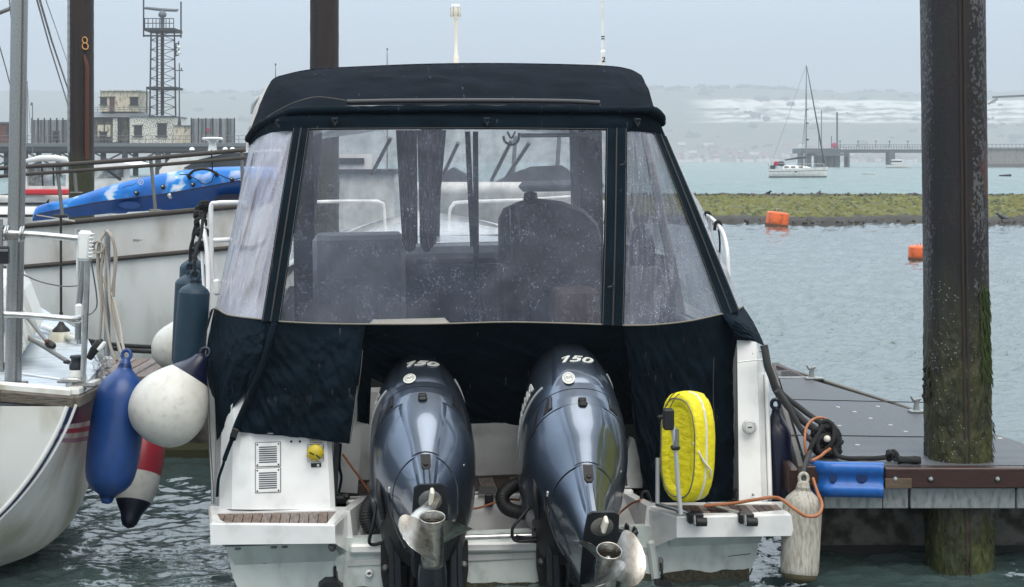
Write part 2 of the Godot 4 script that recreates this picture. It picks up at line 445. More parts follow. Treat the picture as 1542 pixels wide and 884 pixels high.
	vinyl("vinyl_side", 0.70, 0.92, 13, Vector3(1.0, 0.7, 1.0), lin(0.62, 0.70, 0.88), 0.14, 12000, 70, 112.0)
	vinyl("screen_glass", 0.10, 0.45, 14, Vector3(1.6, 1.6, 1.6), lin(0.42, 0.47, 0.48), 0.05)
# cloth faded in patches, with the pale dashes that droppings and rain leave on it
func flecked(sd: int, red: int, green: int, blue: int) -> ImageTexture:
	var size := 512
	var im := noise(sd, 0.010, 5).get_seamless_image(size, size)
	im.convert(Image.FORMAT_L8)
	var a := im.get_data()
	var buf := PackedByteArray()
	buf.resize(size * size * 3)
	for i in size * size:
		var t := 1.0 + (a[i] - 128) * 0.0022
		buf[i * 3] = int(red * t + 1.5 * (t - 1.0) * 10.0); buf[i * 3 + 1] = int(green * t); buf[i * 3 + 2] = int(blue * t)
	var q := RandomNumberGenerator.new()
	q.seed = sd
	for k in 46:
		var x := q.randi_range(2, size - 4)
		var y := q.randi_range(2, size - 24)
		var l := q.randi_range(3, 13)
		var b := q.randi_range(120, 215)
		for j in l:
			for w in 2:
				var at := ((y + j) * size + x + w) * 3
				var v := int(b * 0.55 * (1.0 - 0.5 * j / l))
				buf[at] = v; buf[at + 1] = v; buf[at + 2] = v
	return ImageTexture.create_from_image(Image.create_from_data(size, size, false, Image.FORMAT_RGB8, buf))
func ntexn(sd: int) -> NoiseTexture2D: return bump(sd, 0.018, 9.0, 3)
# colour plain, alpha from the film, from scattered drops and from runs of water
func vinyl(called: String, thin: float, most: float, sd: int, sc: Vector3, c: Color, rough: float, drops := 9000, runs := 26, base := 142.0) -> void:
	var size := 512
	var a := noise(sd, 0.007, 4).get_seamless_image(size, size)
	var w := noise(sd + 80, 0.012, 3).get_seamless_image(size, size)
	a.convert(Image.FORMAT_L8); w.convert(Image.FORMAT_L8)
	var aa := a.get_data(); var wa := w.get_data()
	var wet := PackedFloat32Array()
	wet.resize(size * size)
	var q := RandomNumberGenerator.new()
	q.seed = sd
	for k in drops:
		var x := q.randi() % size
		var y := q.randi() % size
		if wa[y * size + x] < q.randi_range(70, 175): continue
		var v := q.randf_range(0.25, 1.0)
		var r := 1 if q.randf() < 0.75 else 2
		for dy in r:
			for dx in r: wet[((y + dy) % size) * size + (x + dx) % size] = v
	for k in runs:
		var x := q.randf() * size
		var y := q.randi() % size
		var l := q.randi_range(50, 230)
		var v := q.randf_range(-0.5, 0.45)
		for j in l:
			x += q.randf_range(-0.45, 0.45)
			var e := v * (1.0 - absf(2.0 * j / l - 1.0))
			for dx in 3:
				var i := ((y + j) % size) * size + posmod(int(x) + dx, size)
				wet[i] = clampf(wet[i] + e, -0.6, 1.0)
	var buf := PackedByteArray()
	buf.resize(size * size * 4)
	for i in size * size:
		var film := clampf(thin + (most - thin) * (aa[i] / 255.0 - 0.35) * 1.6, 0.02, 1.0)
		var al := clampf(film + wet[i] * 0.27, 0.0, 0.985)
		var tone := int(clampf(base + maxf(wet[i], 0.0) * (255.0 - base), 0, 252))
		buf[i * 4] = tone; buf[i * 4 + 1] = tone; buf[i * 4 + 2] = mini(255, tone + 3); buf[i * 4 + 3] = int(al * 255)
	var im := Image.create_from_data(size, size, false, Image.FORMAT_RGBA8, buf)
	mat(called, c, rough, ImageTexture.create_from_image(im), sc, {"alpha": true, "both": true, "spec": 0.28})
func _ready() -> void:
	rng.seed = 7
	# ---- camera: level, the lens shifted down
	var cam := Camera3D.new()
	cam.name = "camera"
	add_child(cam)
	cam.position = Vector3(0, EYE, 0)
	cam.projection = Camera3D.PROJECTION_FRUSTUM
	cam.near = 0.1
	cam.far = 8000.0
	cam.size = 0.1 * 884.0 / F
	cam.frustum_offset = Vector2(0, -0.1 * (442.0 - HZ) / F)
	cam.current = true
	# ---- an even grey sky, brighter overhead, and a weak, very soft sun behind the cloud
	var env := Environment.new()
	var sky := Sky.new()
	var sm := ProceduralSkyMaterial.new()
	sm.sky_top_color = lin(1.66, 1.86, 2.06)
	sm.sky_horizon_color = lin(0.19, 0.245, 0.30)
	sm.sky_curve = 0.5
	sm.ground_bottom_color = lin(0.10, 0.13, 0.14)
	sm.ground_horizon_color = lin(0.48, 0.56, 0.60)
	sm.sun_angle_max = 0.0
	sky.sky_material = sm
	env.background_mode = Environment.BG_SKY
	env.sky = sky
	env.tonemap_mode = Environment.TONE_MAPPER_LINEAR
	env.tonemap_exposure = 1.74
	env.sdfgi_enabled = true
	env.ssao_enabled = true
	env.ssil_enabled = true
	env.fog_enabled = true
	env.fog_density = 0.00060
	env.fog_light_color = lin(0.86, 0.93, 1.0)
	var we := WorldEnvironment.new()
	we.name = "world_environment"
	we.environment = env
	add_child(we)
	var sun := DirectionalLight3D.new()
	sun.name = "sun"
	sun.light_energy = 0.5
	sun.light_color = Color(1.0, 0.985, 0.96)
	sun.light_angular_distance = 50.0
	sun.shadow_enabled = true
	add_child(sun)
	sun.rotation_degrees = Vector3(-60, 24, 0)
	BT = Transform3D(Basis.from_euler(Vector3(0, deg_to_rad(6.0), deg_to_rad(0.8))), Vector3(-0.06, 0, -7.28))
	BI = BT.affine_inverse()
	make_materials()
	setting()
	far_things()
	left_pontoon_and_piles()
	cream_boat()
	moored_beyond()
	white_yacht()
	motor_boat()
	right_pontoon()
	fenders()
	small_things()

# ---------------------------------------------------------------- the setting
func setting() -> void:
	# water of the harbour, with its ripples: finer where it is near
	var n1 := noise(51, 1.0, 3)
	var n2 := noise(52, 1.0, 2)
	var amp := func(d: float) -> float: return clampf((d - 6.0) / 14.0, 0.30, 1.0)
	var rows := []
	var vr := 760
	var vc := 400
	for i in vr + 1:
		var inv := lerpf(1.0 / 5.2, 1.0 / 80.0, pow(float(i) / vr, 0.92))
		var d := 1.0 / inv
		var row := []
		var half := 0.46 * d + 1.5
		for j in vc + 1:
			var x := lerpf(-half, half, float(j) / vc)
			var a: float = amp.call(d)
			var h := a * (0.060 * n1.get_noise_2d(x * 0.62 + d * 0.10, d * 1.15) + 0.062 * n2.get_noise_2d(x * 2.6 - d * 0.6, d * 4.2) + 0.034 * n2.get_noise_2d(x * 7.0 + d * 1.5 + 60.0, d * 10.0))
			row.append(Vector3(x, h, -d))
		rows.append(row)
	var st := mb()
	loft(st, rows, false)
	mat("water", lin(0.046, 0.076, 0.076), 0.07, null, Vector3.ONE, {"spec": 0.72, "normal": bump(53, 0.02, 5.0, 4), "nscale": 0.55})
	M["water"].uv1_scale = Vector3(0.9, 0.9, 1.7)
	struct("water", fin(st), M.water)
	# the open harbour beyond the bank: shallow and green over sand
	rows = []
	for i in 261:
		var d := 1.0 / lerpf(1.0 / 79.0, 1.0 / 2150.0, float(i) / 260.0)
		var row := []
		var half := 0.6 * d + 60.0
		for j in 201:
			var x := lerpf(-half, half, j / 200.0)
			var fade := clampf(1.0 - d / 600.0, 0.0, 1.0)
			var h := fade * (0.16 * n1.get_noise_2d(x * 0.10 + d * 0.02, d * 0.24) + 0.06 * n2.get_noise_2d(x * 0.5, d * 1.1))
			row.append(Vector3(x, h - 0.03, -d))
		rows.append(row)
	st = mb()
	loft(st, rows, false)
	mat("sea", lin(0.08, 0.175, 0.15), 0.22, ntex(54, 0.012, [[0.0, grey(0.78)], [0.5, grey(0.92)], [1.0, grey(1.0)]], 5), Vector3(0.012, 0.012, 0.05), {"normal": bump(55, 0.03, 6.0, 4), "nscale": 0.5})
	struct("sea", fin(st), M.sea)
	# the bed under the harbour
	struct("seabed", box(Vector3(0, -3.0, -1000), Vector3(2600, 0.5, 2400)), mat("bed", lin(0.05, 0.06, 0.05), 0.9))
	mudbank()
	downs()

func mudbank() -> void:
	var n := noise(61, 1.0, 4)
	var rowsC := []
	var nx := 420
	var nz := 60
	var st := mb()
	var pts := []
	var cols := []
	for i in nz + 1:
		var v := float(i) / nz
		var row := []
		var cr := []
		for j in nx + 1:
			var x := lerpf(-30.0, 46.0, float(j) / nx)
			var edge := n.get_noise_2d(x * 0.25, 3.0) * 2.6
			var d := lerpf(48.2, 66.0, v) + edge * (1.0 - v)
			var up: float = 0.0
			if v < 0.06: up = lerpf(-0.15, 0.16, v / 0.06)
			elif v < 0.84: up = lerpf(0.16, 0.58, pow((v - 0.06) / 0.78, 0.8))
			elif v < 0.93: up = lerpf(0.58, 0.66, (v - 0.84) / 0.09)
			else: up = lerpf(0.66, -0.5, (v - 0.93) / 0.07)
			up += 0.09 * n.get_noise_2d(x * 1.3, d * 1.1) + 0.05 * n.get_noise_2d(x * 4.0 + 40.0, d * 3.0)
			row.append(Vector3(x, up, -d))
			var g := 0.5 + 0.5 * n.get_noise_2d(x * 0.5 + 9.0, d * 0.9)
			var g2 := 0.5 + 0.5 * n.get_noise_2d(x * 2.6, d * 2.2 + 50.0)
			var weed := Color(0.085, 0.100, 0.014).lerp(Color(0.155, 0.150, 0.028), g).lerp(Color(0.030, 0.030, 0.014), clampf((g2 - 0.46) * 3.6, 0, 0.95))
			var wrack := Color(0.014, 0.012, 0.010).lerp(Color(0.045, 0.040, 0.030), g2)
			var t := clampf((v - 0.10 - 0.12 * (g2 - 0.4)) / 0.07, 0, 1) * clampf((0.86 + 0.05 * (g - 0.5) - v) / 0.04, 0, 1)
			cr.append(wrack.lerp(weed, t))
		pts.append(row); cols.append(cr)
	for i in nz:
		for j in nx:
			for q in [[0, 0], [1, 0], [1, 1], [0, 0], [1, 1], [0, 1]]:
				st.set_color(cols[i + q[0]][j + q[1]])
				st.add_vertex(pts[i + q[0]][j + q[1]])
	mat("mud", Color(1, 1, 1), 0.85, null, Vector3.ONE, {"vc": true, "normal": bump(62, 0.04, 5.0, 4), "nscale": 0.8})
	struct("mudbank", fin(st), M.mud)
	# loose stones and wrack along both edges of the bank
	st = mb(false)
	for i in 900:
		var x := rng.randf_range(4.0, 30.0)
		var far := rng.randf() < 0.55
		var d := rng.randf_range(63.0, 65.4) if far else rng.randf_range(48.6, 50.2) + n.get_noise_2d(x * 0.25, 3.0) * 2.6
		var s := rng.randf_range(0.03, 0.10)
		var y := 0.62 if far else 0.1
		bx(st, Transform3D(Basis.from_euler(Vector3(rng.randf() * 3, rng.randf() * 3, rng.randf() * 3)), Vector3(x, y, -d)), Vector3(s * rng.randf_range(1, 2.2), s * 0.7, s), s * 0.2)
	var o := put(self, "shore_stones", fin(st), mat("stone", lin(0.045, 0.042, 0.038), 0.85))
	o.set_meta("kind", "stuff")
	tag(o, "dark stones and wrack along the edges of the green mudbank", "stones")
	# tufts of weed all over the slope
	for k in 2:
		st = mb(false)
		for i in (2600 if k == 0 else 1100):
			var x := rng.randf_range(2.0, 30.0)
			var v := rng.randf_range(0.12, 0.88)
			var d := lerpf(48.2, 66.0, v) + n.get_noise_2d(x * 0.25, 3.0) * 2.6 * (1.0 - v)
			var y: float = lerpf(0.16, 0.58, pow(clampf((v - 0.06) / 0.78, 0, 1), 0.8)) + 0.09 * n.get_noise_2d(x * 1.3, d * 1.1)
			var s := rng.randf_range(0.05, 0.16)
			var c := Vector3(x, y, -d)
			var top := c + Vector3(rng.randf_range(-0.5, 0.5) * s, s * rng.randf_range(0.5, 0.9), 0)
			var ring := []
			for a in 5: ring.append(c + Vector3(cos(TAU * a / 5) * s * rng.randf_range(0.7, 1.5), -0.02, sin(TAU * a / 5) * s))
			for a in 5: tri(st, top, ring[(a + 1) % 5], ring[a])
		var wo := put(self, "seaweed", fin(st), mat("tuft%d" % k, [lin(0.125, 0.125, 0.027), lin(0.062, 0.073, 0.022)][k], 0.8))
		wo.set_meta("kind", "stuff")
		tag(wo, ["yellow-green weed tufts covering the mudbank", "dark weed tufts scattered over the mudbank"][k], "seaweed")

func hill_top(x: float) -> float:                  # height of the crest of the downs
	var n := noise(71, 1.0, 3)
	return 131.0 + 9.0 * n.get_noise_1d(x * 0.0016) + 2.0 * n.get_noise_1d(x * 0.009 + 30.0) + 4.0 * exp(-pow((x - 330.0) / 190.0, 2.0))
func hill_up(v: float) -> float:                   # share of the crest's height from the shore (0) to the crest (1)
	return 0.10 * v + 0.90 * pow(smoothstep(0.0, 1.0, v), 1.25)
func downs() -> void:
	var n := noise(72, 1.0, 4)
	var st := mb()
	var nx := 460
	var nz := 110
	var pts := []
	var cols := []
	for i in nz + 2:
		var v := float(mini(i, nz)) / nz
		var row := []
		var cr := []
		for j in nx + 1:
			var x := lerpf(-1500.0, 1500.0, float(j) / nx)
			var top := hill_top(x)
			var d := lerpf(2020.0, 2750.0, v) if i <= nz else 2790.0
			var up := top * hill_up(v) + 2.0 * n.get_noise_2d(x * 0.012, d * 0.012) * v
			if i > nz: up = top * 0.9
			# the old chalk quarry: benches cut across the slope
			var qx := clampf((x - 300.0 + 40.0 * n.get_noise_2d(3.0, up * 0.05)) / 60.0, 0, 1) * clampf((1150.0 - x) / 100.0, 0, 1)
			var band := up + 5.0 * n.get_noise_2d(x * 0.006, 7.0) - 0.012 * (x - 300.0) * (1.0 if x > 300.0 else 0.0) * 0.5
			var inq := qx * clampf((band - 60.0) / 6.0, 0, 1) * clampf((108.0 - band) / 3.0, 0, 1)
			var ridge := fposmod(band, 9.5) / 9.5
			var chalk := inq * clampf(n.get_noise_2d(x * 0.02, band * 0.12) * 1.9 + 0.38 + (0.75 if band > 92.0 else (0.55 if ridge > 0.5 else -0.35)), 0, 1)
			row.append(Vector3(x, up, -d))
			var g := 0.5 + 0.5 * n.get_noise_2d(x * 0.010, up * 0.05 + 4.0)
			var g2 := 0.5 + 0.5 * n.get_noise_2d(x * 0.03 + 8.0, up * 0.2)
			var field := Color(0.060, 0.085, 0.045).lerp(Color(0.13, 0.15, 0.085), g).lerp(Color(0.035, 0.055, 0.033), clampf((g2 - 0.52) * 4.0, 0, 0.9))
			if up < 34.0: field = field.lerp(Color(0.14, 0.14, 0.125), 0.35 * g2)
			cr.append(field.lerp(Color(0.74, 0.75, 0.72), chalk * 1.0))
		pts.append(row); cols.append(cr)
	for i in nz + 1:
		for j in nx:
			for q in [[0, 0], [1, 0], [1, 1], [0, 0], [1, 1], [0, 1]]:
				st.set_color(cols[i + q[0]][j + q[1]])
				st.add_vertex(pts[i + q[0]][j + q[1]])
	mat("down", Color(1, 1, 1), 0.95, null, Vector3.ONE, {"vc": true})
	struct("hills", fin(st), M.down)
	# woods on the crest and hedges on the slope: uneven clumps of leaf-mass
	var tm := mb()
	for i in 420:
		var x := rng.randf_range(-760.0, 900.0)
		var crest := i < 250
		var v := 1.0 if crest else rng.randf_range(0.25, 0.95)
		var big := 1.0 if n.get_noise_1d(x * 0.02) > 0.0 else 0.5
		var s := rng.randf_range(3.0, 7.0) * big
		var c := Vector3(x, hill_top(x) * hill_up(v) + s * 0.3, -lerpf(2020.0, 2750.0, v))
		for k in 5:
			var o := Vector3(rng.randf_range(-1, 1) * s * 1.6, rng.randf_range(-0.3, 0.5) * s, rng.randf_range(-1, 1) * s)
			var q := []
			for a in 4:
				var ring := []
				for b in 6:
					var e := PI * (a + 0.5) / 4.0
					ring.append(c + o + Vector3(cos(TAU * b / 6) * sin(e), cos(e) * 0.8, sin(TAU * b / 6) * sin(e)) * s * rng.randf_range(0.6, 1.05))
				q.append(ring)
			loft(tm, q, true, true)
	var w := put(self, "distant_woods", fin(tm), mat("wood_far", lin(0.035, 0.055, 0.03), 0.95))
	w.set_meta("kind", "stuff")
	tag(w, "distant woods and hedges on the hazy downs", "trees")
	# houses of the town below the downs
	var hs := mb(false)
	bx(hs, Transform3D(Basis(), Vector3(0, 2.6, 0)), Vector3(9, 5.2, 7))
	fin(hs)
	var rf := mb(false)
	slab(rf, [Vector3(-4.8, 5.2, 3.8), Vector3(4.8, 5.2, 3.8), Vector3(4.8, 8.0, 0), Vector3(-4.8, 8.0, 0)], Vector3(0, 0.3, 0))
	slab(rf, [Vector3(-4.8, 5.2, -3.8), Vector3(4.8, 5.2, -3.8), Vector3(4.8, 8.0, 0.05), Vector3(-4.8, 8.0, 0.05)], Vector3(0, 0.3, 0))
	fin(rf)
	var hm := hs.commit()
	var rm := rf.commit()
	var wm := [mat("house_white", lin(0.75, 0.74, 0.71), 0.9), mat("house_buff", lin(0.42, 0.36, 0.30), 0.9), mat("house_brick", lin(0.26, 0.15, 0.12), 0.9)]
	var rms := [mat("roof_red", lin(0.19, 0.09, 0.07), 0.9), mat("roof_grey", lin(0.13, 0.13, 0.14), 0.9)]
	var looks := ["tiny white house in the hazy town below the downs", "tiny buff house in the hazy town below the downs", "tiny brick house in the hazy town below the downs"]
	for i in 170:
		var x := rng.randf_range(230.0, 560.0) if i < 120 else rng.randf_range(-720.0, -250.0)
		var v := pow(rng.randf(), 1.6) * 0.34
		var k := 0 if rng.randf() < 0.55 else rng.randi_range(1, 2)
		var h := thing("house", looks[k], "house", Vector3(x, hill_top(x) * hill_up(v) - 0.8, -lerpf(2020.0, 2750.0, v)), "houses of the town below the downs")
		h.rotation.y = rng.randf_range(-0.7, 0.7)
		h.scale = Vector3(rng.randf_range(0.8, 1.5), rng.randf_range(0.85, 1.25), 1)
		use(h, "wall", hm, wm[k], Transform3D())
		use(h, "roof", rm, rms[rng.randi_range(0, 1)], Transform3D())
	# masts of the yachts laid up along the far shore
	var ms := mb()
	for i in 90:
		var x := rng.randf_range(130.0, 480.0)
		var y := rng.randf_range(9.0, 17.0)
		rod(ms, Vector3(x, 0.4, -1900.0 - rng.randf() * 80.0), Vector3(x, y, -1950.0), 0.16, 4)
	var mo := put(self, "marina_masts", fin(ms), M.white_far)
	mo.set_meta("kind", "stuff")
	tag(mo, "thicket of thin pale masts along the far shore", "masts")
# ---------------------------------------------------------------- far things
# a boat's hull, bow towards +x: shell and deck as two meshes
func hull_rings(L: float, W: float, fa: float, ff: float, draft: float, n := 18) -> Array:
	var rings := []
	for i in n + 1:
		var u := float(i) / n
		var x := lerpf(-L * 0.5, L * 0.5, u)
		var w := W * 0.5 * (0.80 + 0.20 * sin(PI * minf(u / 0.5, 1.0) * 0.5)) if u < 0.45 else W * 0.5 * pow(maxf(0.0, 1.0 - pow((u - 0.45) / 0.55, 2.2)), 0.85)
		w = maxf(w, 0.015)
		var f := lerpf(fa, ff, u * u * 0.8 + 0.2 * u)
		var k := -draft * (1.0 - pow(u, 4.0))
		var ring := []
		for q in [[1.0, 1.0], [0.97, 0.55], [0.90, 0.18], [0.72, -0.25], [0.35, -0.75], [0.0, -1.0]]:
			ring.append(Vector3(x + (0.10 * L * 0.25 * u * q[1] if u > 0.6 else 0.0), f * q[1] if q[1] > 0 else -k * q[1], w * q[0]))
		for q in 5:
			var p: Vector3 = ring[4 - q]
			ring.append(Vector3(p.x, p.y, -p.z))
		rings.append(ring)
	return rings
func hull_into(o: Node3D, rings: Array, shell: Material, deck: Material) -> void:
	var st := mb()
	loft(st, rings, false)
	st.set_smooth_group(-1)
	var r0: Array = rings[0]
	for k in range(1, r0.size() - 1): tri(st, r0[0], r0[k], r0[k + 1])
	put(o, "hull", fin(st), shell, false)
	st = mb()
	for i in rings.size() - 1:
		var a: Array = rings[i]; var b: Array = rings[i + 1]
		quad(st, a[0] - Vector3(0, 0.03, 0), b[0] - Vector3(0, 0.03, 0), b[-1] - Vector3(0, 0.03, 0), a[-1] - Vector3(0, 0.03, 0))
	put(o, "deck", fin(st), deck, false)

func far_things() -> void:
	fort()
	pier()
	far_sailboat()
	# mooring buoys
	for k in 2:
		var c := G(1169.5, 341, 0.0) if k == 0 else G(1384, 390, 0.0)
		var s := 1.0
		var o := thing("mooring_buoy", ["faded orange drum mooring buoy with a weed-stained foot, farther out below the mudbank", "orange drum mooring buoy half hidden behind the thick weedy pile"][k], "buoy", c, "orange mooring buoys")
		o.scale = Vector3.ONE * (1.0 if k == 0 else 0.62)
		o.rotation = Vector3(0.05, 0.4, -0.10 if k == 0 else 0.05)
		var st := mb()
		var r := 0.355 * s
		lathe(st, [Vector2(r * 0.8, -0.25), Vector2(r, -0.15), Vector2(r * 1.02, 0.10), Vector2(r, 0.40 * s), Vector2(r * 0.95, 0.455 * s), Vector2(r * 0.8, 0.47 * s), Vector2(0.02, 0.475 * s)], Transform3D(), 28)
		put(o, "drum", fin(st), M.buoy_orange, false)
		st = mb()
		lathe(st, [Vector2(r * 0.9, -0.2), Vector2(r * 1.035, -0.1), Vector2(r * 1.045, 0.07), Vector2(r * 1.0, 0.10)], Transform3D(), 28, false)
		put(o, "weed_band", fin(st), M.buoy_weed, false)
		st = mb()
		tube(st, spline([Vector3(-0.07, 0.46 * s, 0), Vector3(-0.06, 0.56 * s, 0), Vector3(0.06, 0.56 * s, 0), Vector3(0.07, 0.46 * s, 0)], 5), 0.014, 6)
		put(o, "mooring_eye", fin(st), M.steel_dull, false)
	bird("black crow standing on the mudbank's lower edge at the right", G(1508, 336, 0.12), 1.0, 2.4)
	bird("tiny dark bird standing on the mudbank's far edge above the orange buoy", P(1157, 297, 64.5), 0.9, -0.6)
	bird("tiny dark bird on the mudbank's far edge, midway between orange buoy and thick pile", P(1233, 297, 64.5), 0.9, 0.8)

func bird(label: String, at: Vector3, s: float, turn: float) -> void:
	var o := thing("crow", label, "bird", at, "")
	o.rotation.y = turn
	o.scale = Vector3.ONE * s
	var m: Material = M.dark_far
	var st := mb()      # one body: tail, trunk, neck, head, bill
	var line := [Vector3(-0.24, 0.14, 0), Vector3(-0.15, 0.165, 0), Vector3(-0.06, 0.19, 0), Vector3(0.03, 0.225, 0), Vector3(0.085, 0.265, 0), Vector3(0.115, 0.30, 0), Vector3(0.145, 0.305, 0), Vector3(0.17, 0.298, 0), Vector3(0.215, 0.285, 0)]
	tube(st, line, [0.018, 0.03, 0.062, 0.07, 0.05, 0.04, 0.036, 0.018, 0.004], 10)
	put(o, "body", fin(st), m, false)
	for sg in [-1, 1]:
		st = mb()
		tube(st, [Vector3(0.03, 0.25, 0.05 * sg), Vector3(-0.06, 0.205, 0.07 * sg), Vector3(-0.16, 0.16, 0.045 * sg), Vector3(-0.235, 0.135, 0.012 * sg)], [0.02, 0.032, 0.022, 0.006], 6)
		put(o, "wing", fin(st), m, false)
		st = mb()
		tube(st, [Vector3(-0.01, 0.15, 0.03 * sg), Vector3(-0.02, 0.09, 0.03 * sg), Vector3(0.0, 0.004, 0.03 * sg), Vector3(0.045, 0.003, 0.035 * sg)], [0.018, 0.008, 0.005, 0.004], 5)
		put(o, "leg", fin(st), m, false)

func wall_box(o: Node3D, called: String, m: Material, x0: float, y0: float, x1: float, y1: float, d: float, deep: float) -> void:
	var a := P(x0, y0, d)
	var b := P(x1, y1, d)
	put(o, called, box(Vector3((a.x + b.x) * 0.5, (a.y + b.y) * 0.5, -d - deep * 0.5), Vector3(absf(b.x - a.x), absf(a.y - b.y), deep)), m)

func opening(o: Node3D, called: String, x0: float, y0: float, x1: float, y1: float, d: float, m: Material) -> void:
	var a := P(x0, y0, d)
	var b := P(x1, y1, d)
	var c := Vector3((a.x + b.x) * 0.5, (a.y + b.y) * 0.5, -d)
	var w := put(o, called, box(c, Vector3(absf(b.x - a.x), absf(a.y - b.y), 0.16)), m)
	var st := mb(false)
	var t := 0.12
	bx(st, Transform3D(Basis(), Vector3(c.x, a.y + 0.06, c.z + 0.1)), Vector3(absf(b.x - a.x) + 0.3, t, 0.2))
	bx(st, Transform3D(Basis(), Vector3(c.x, b.y - 0.06, c.z + 0.12)), Vector3(absf(b.x - a.x) + 0.3, t, 0.3))
	var f := put(o, called + "_frame", fin(st), M.wall_grey)

func fort() -> void:
	var d := 210.0
	var s := d / F
	# the jetty that carries it all
	var o := thing("old_jetty", "long dark iron jetty on piles carrying the derelict signal station", "jetty", P(150, 265, d))
	var top: float = P(0, 215.5, d).y
	put(o, "deck", box(Vector3(P(60, 0, d).x, top - 0.25, -d - 6.0), Vector3(70.0, 0.5, 13.0)), M.shed_grey)
	put(o, "edge_beam", box(Vector3(P(60, 0, d).x, top - 0.85, -d + 0.25), Vector3(70.0, 0.7, 0.3)), M.iron_far)
	put(o, "under_beam", box(Vector3(P(60, 0, d).x, top - 0.95, -d - 6.0), Vector3(70.0, 0.9, 12.0)), M.iron_far)
	for k in 15:
		var x: float = P(-262.0 + 50.0 * k, 0, d).x
		for z in [0.0, -6.0]:
			var st := mb()
			rod(st, Vector3(x, -2, -d + z), Vector3(x, top - 0.4, -d + z), 0.42, 8)
			put(o, "pile", fin(st), M.iron_far)
		if k > 0:
			var st := mb()
			var xl: float = P(-262.0 + 50.0 * (k - 1), 0, d).x
			bar(st, Vector3(x, 1.0, -d), Vector3(xl, top - 1.2, -d), 0.22, 0.22)
			bar(st, Vector3(xl, 1.0, -d), Vector3(x, top - 1.2, -d), 0.22, 0.22)
			put(o, "cross_brace", fin(st), M.iron_far)
	var st := mb()
	for k in 68:
		var x: float = P(-250.0 + 10.0 * k, 0, d).x
		rod(st, Vector3(x, top, -d + 0.2), Vector3(x, top + 1.05, -d + 0.2), 0.035, 4)
	for h in [0.55, 1.05]:
		rod(st, Vector3(P(-260, 0, d).x, top + h, -d + 0.2), Vector3(P(430, 0, d).x, top + h, -d + 0.2), 0.035, 4)
	var r := put(o, "railing", fin(st), M.steel_grey)
	r.set_meta("kind", "stuff")
	# the brick hut at the far left
	o = thing("brick_hut", "low brick hut with a dark doorway at the jetty's left end", "hut", Vector3(P(4, 0, d + 3).x, top, -d - 3))
	wall_box(o, "wall", M.brick_far, -30, 186, 18, 215.4, d + 3, 5)
	wall_box(o, "roof", M.shed_grey, -32, 183.5, 19.5, 186, d + 2.8, 5.5)
	opening(o, "doorway", 10.5, 191, 17, 203, d + 2.98, M.void)
	# the signal station
	o = thing("signal_station", "derelict white signal station with peeling walls, dark windows and an upper watch room", "building", Vector3(P(205, 0, d + 4).x, top, -d - 4))
	wall_box(o, "wall", M.wall_grey, 141, 176, 195, 215.4, d + 3.4, 8)
	wall_box(o, "wall", M.wall_peeling, 195, 176, 262, 215.4, d + 3, 8)
	wall_box(o, "wall", M.wall_stained, 262, 190, 290, 215.4, d + 2.6, 6)
	wall_box(o, "coping", M.shed_grey, 194, 174.6, 263, 176.2, d + 2.8, 8.3)
	wall_box(o, "coping", M.shed_grey, 261, 188.6, 291, 190, d + 2.4, 6.3)
	opening(o, "window", 202, 189.5, 214, 205, d + 3, M.void)
	opening(o, "window", 237, 186.5, 251, 205, d + 3, M.void)
	wall_box(o, "patch", M.wall_stained, 147, 188, 166, 206, d + 3.3, 0.2)
	wall_box(o, "patch", M.wall_peeling, 170, 178, 177, 214, d + 3.3, 0.15)
	opening(o, "doorway", 150, 199, 161, 214, d + 3.28, M.void)
	wall_box(o, "upper_wall", M.wall_stained, 150.8, 137, 208.5, 168, d + 5, 6)
	wall_box(o, "upper_roof", M.wall_peeling, 150, 135.4, 209.4, 137, d + 4.7, 6.6)
	opening(o, "window", 150.9, 147, 161, 157.6, d + 5, M.void)
	opening(o, "window", 196, 147, 208, 157.6, d + 5, M.void)
	opening(o, "door", 165, 146.5, 172.5, 167.5, d + 5, M.door_far)
	st = mb(false)      # the sagging flat roof in front of the watch room
	slab(st, [P(134, 176.5, d + 3), P(226, 176.5, d + 3), P(216, 170, d + 5), P(194, 167.6, d + 6), P(142, 168, d + 6)], Vector3(0, 0, -5))
	put(o, "roof", fin(st), M.shed_grey)
	st = mb()
	for k in 12:
		rod(st, P(139.0 + 8.0 * k, 169, d + 3.2), P(139.0 + 8.0 * k, 161.5, d + 3.2), 0.035, 4)
	for y in [161.5, 165.0]: rod(st, P(139, y, d + 3.2), P(227, y, d + 3.2), 0.035, 4)
	r = put(o, "roof_railing", fin(st), M.steel_grey)
	r.set_meta("kind", "stuff")
	for x in [157.0, 178.0, 181.0, 194.0]:
		st = mb()
		rod(st, P(x, 177, d + 2.9), P(x, 215, d + 2.9), 0.09, 4)
		put(o, "downpipe", fin(st), M.iron_far)
	# the screens either side
	for e in [[48, 104, "corrugated screen fence with a small hatch, left of the number pile"], [288, 353, "corrugated screen fence at the right end of the signal station"]]:
		o = thing("screen_fence", e[2], "fence", P((e[0] + e[1]) * 0.5, 215.4, d + 1.5), "screens on the old jetty")
		var w: float = (e[1] - e[0]) / 14.0
		for k in 14:
			var x: float = e[0] + w * k
			wall_box(o, "sheet", M.sheeting if (k * 5) % 3 else M.sheeting_dark, x, 180.5 if e[0] < 100 else 178.5, x + w, 215.2, d + 1.5 + 0.1 * (k % 2), 0.1)
		for k in 7:
			var x: float = lerpf(e[0], e[1], k / 6.0)
			st = mb(false)
			bar(st, P(x, 216, d + 1.3), P(x, 177.5, d + 1.3), 0.16, 0.16)
			put(o, "post", fin(st), M.iron_far)
		if e[0] < 100: opening(o, "hatch", 80, 198.5, 88.5, 210, d + 1.4, M.void)
		else: wall_box(o, "notice", M.stripe_red, 309, 193, 315, 199, d + 1.35, 0.05)
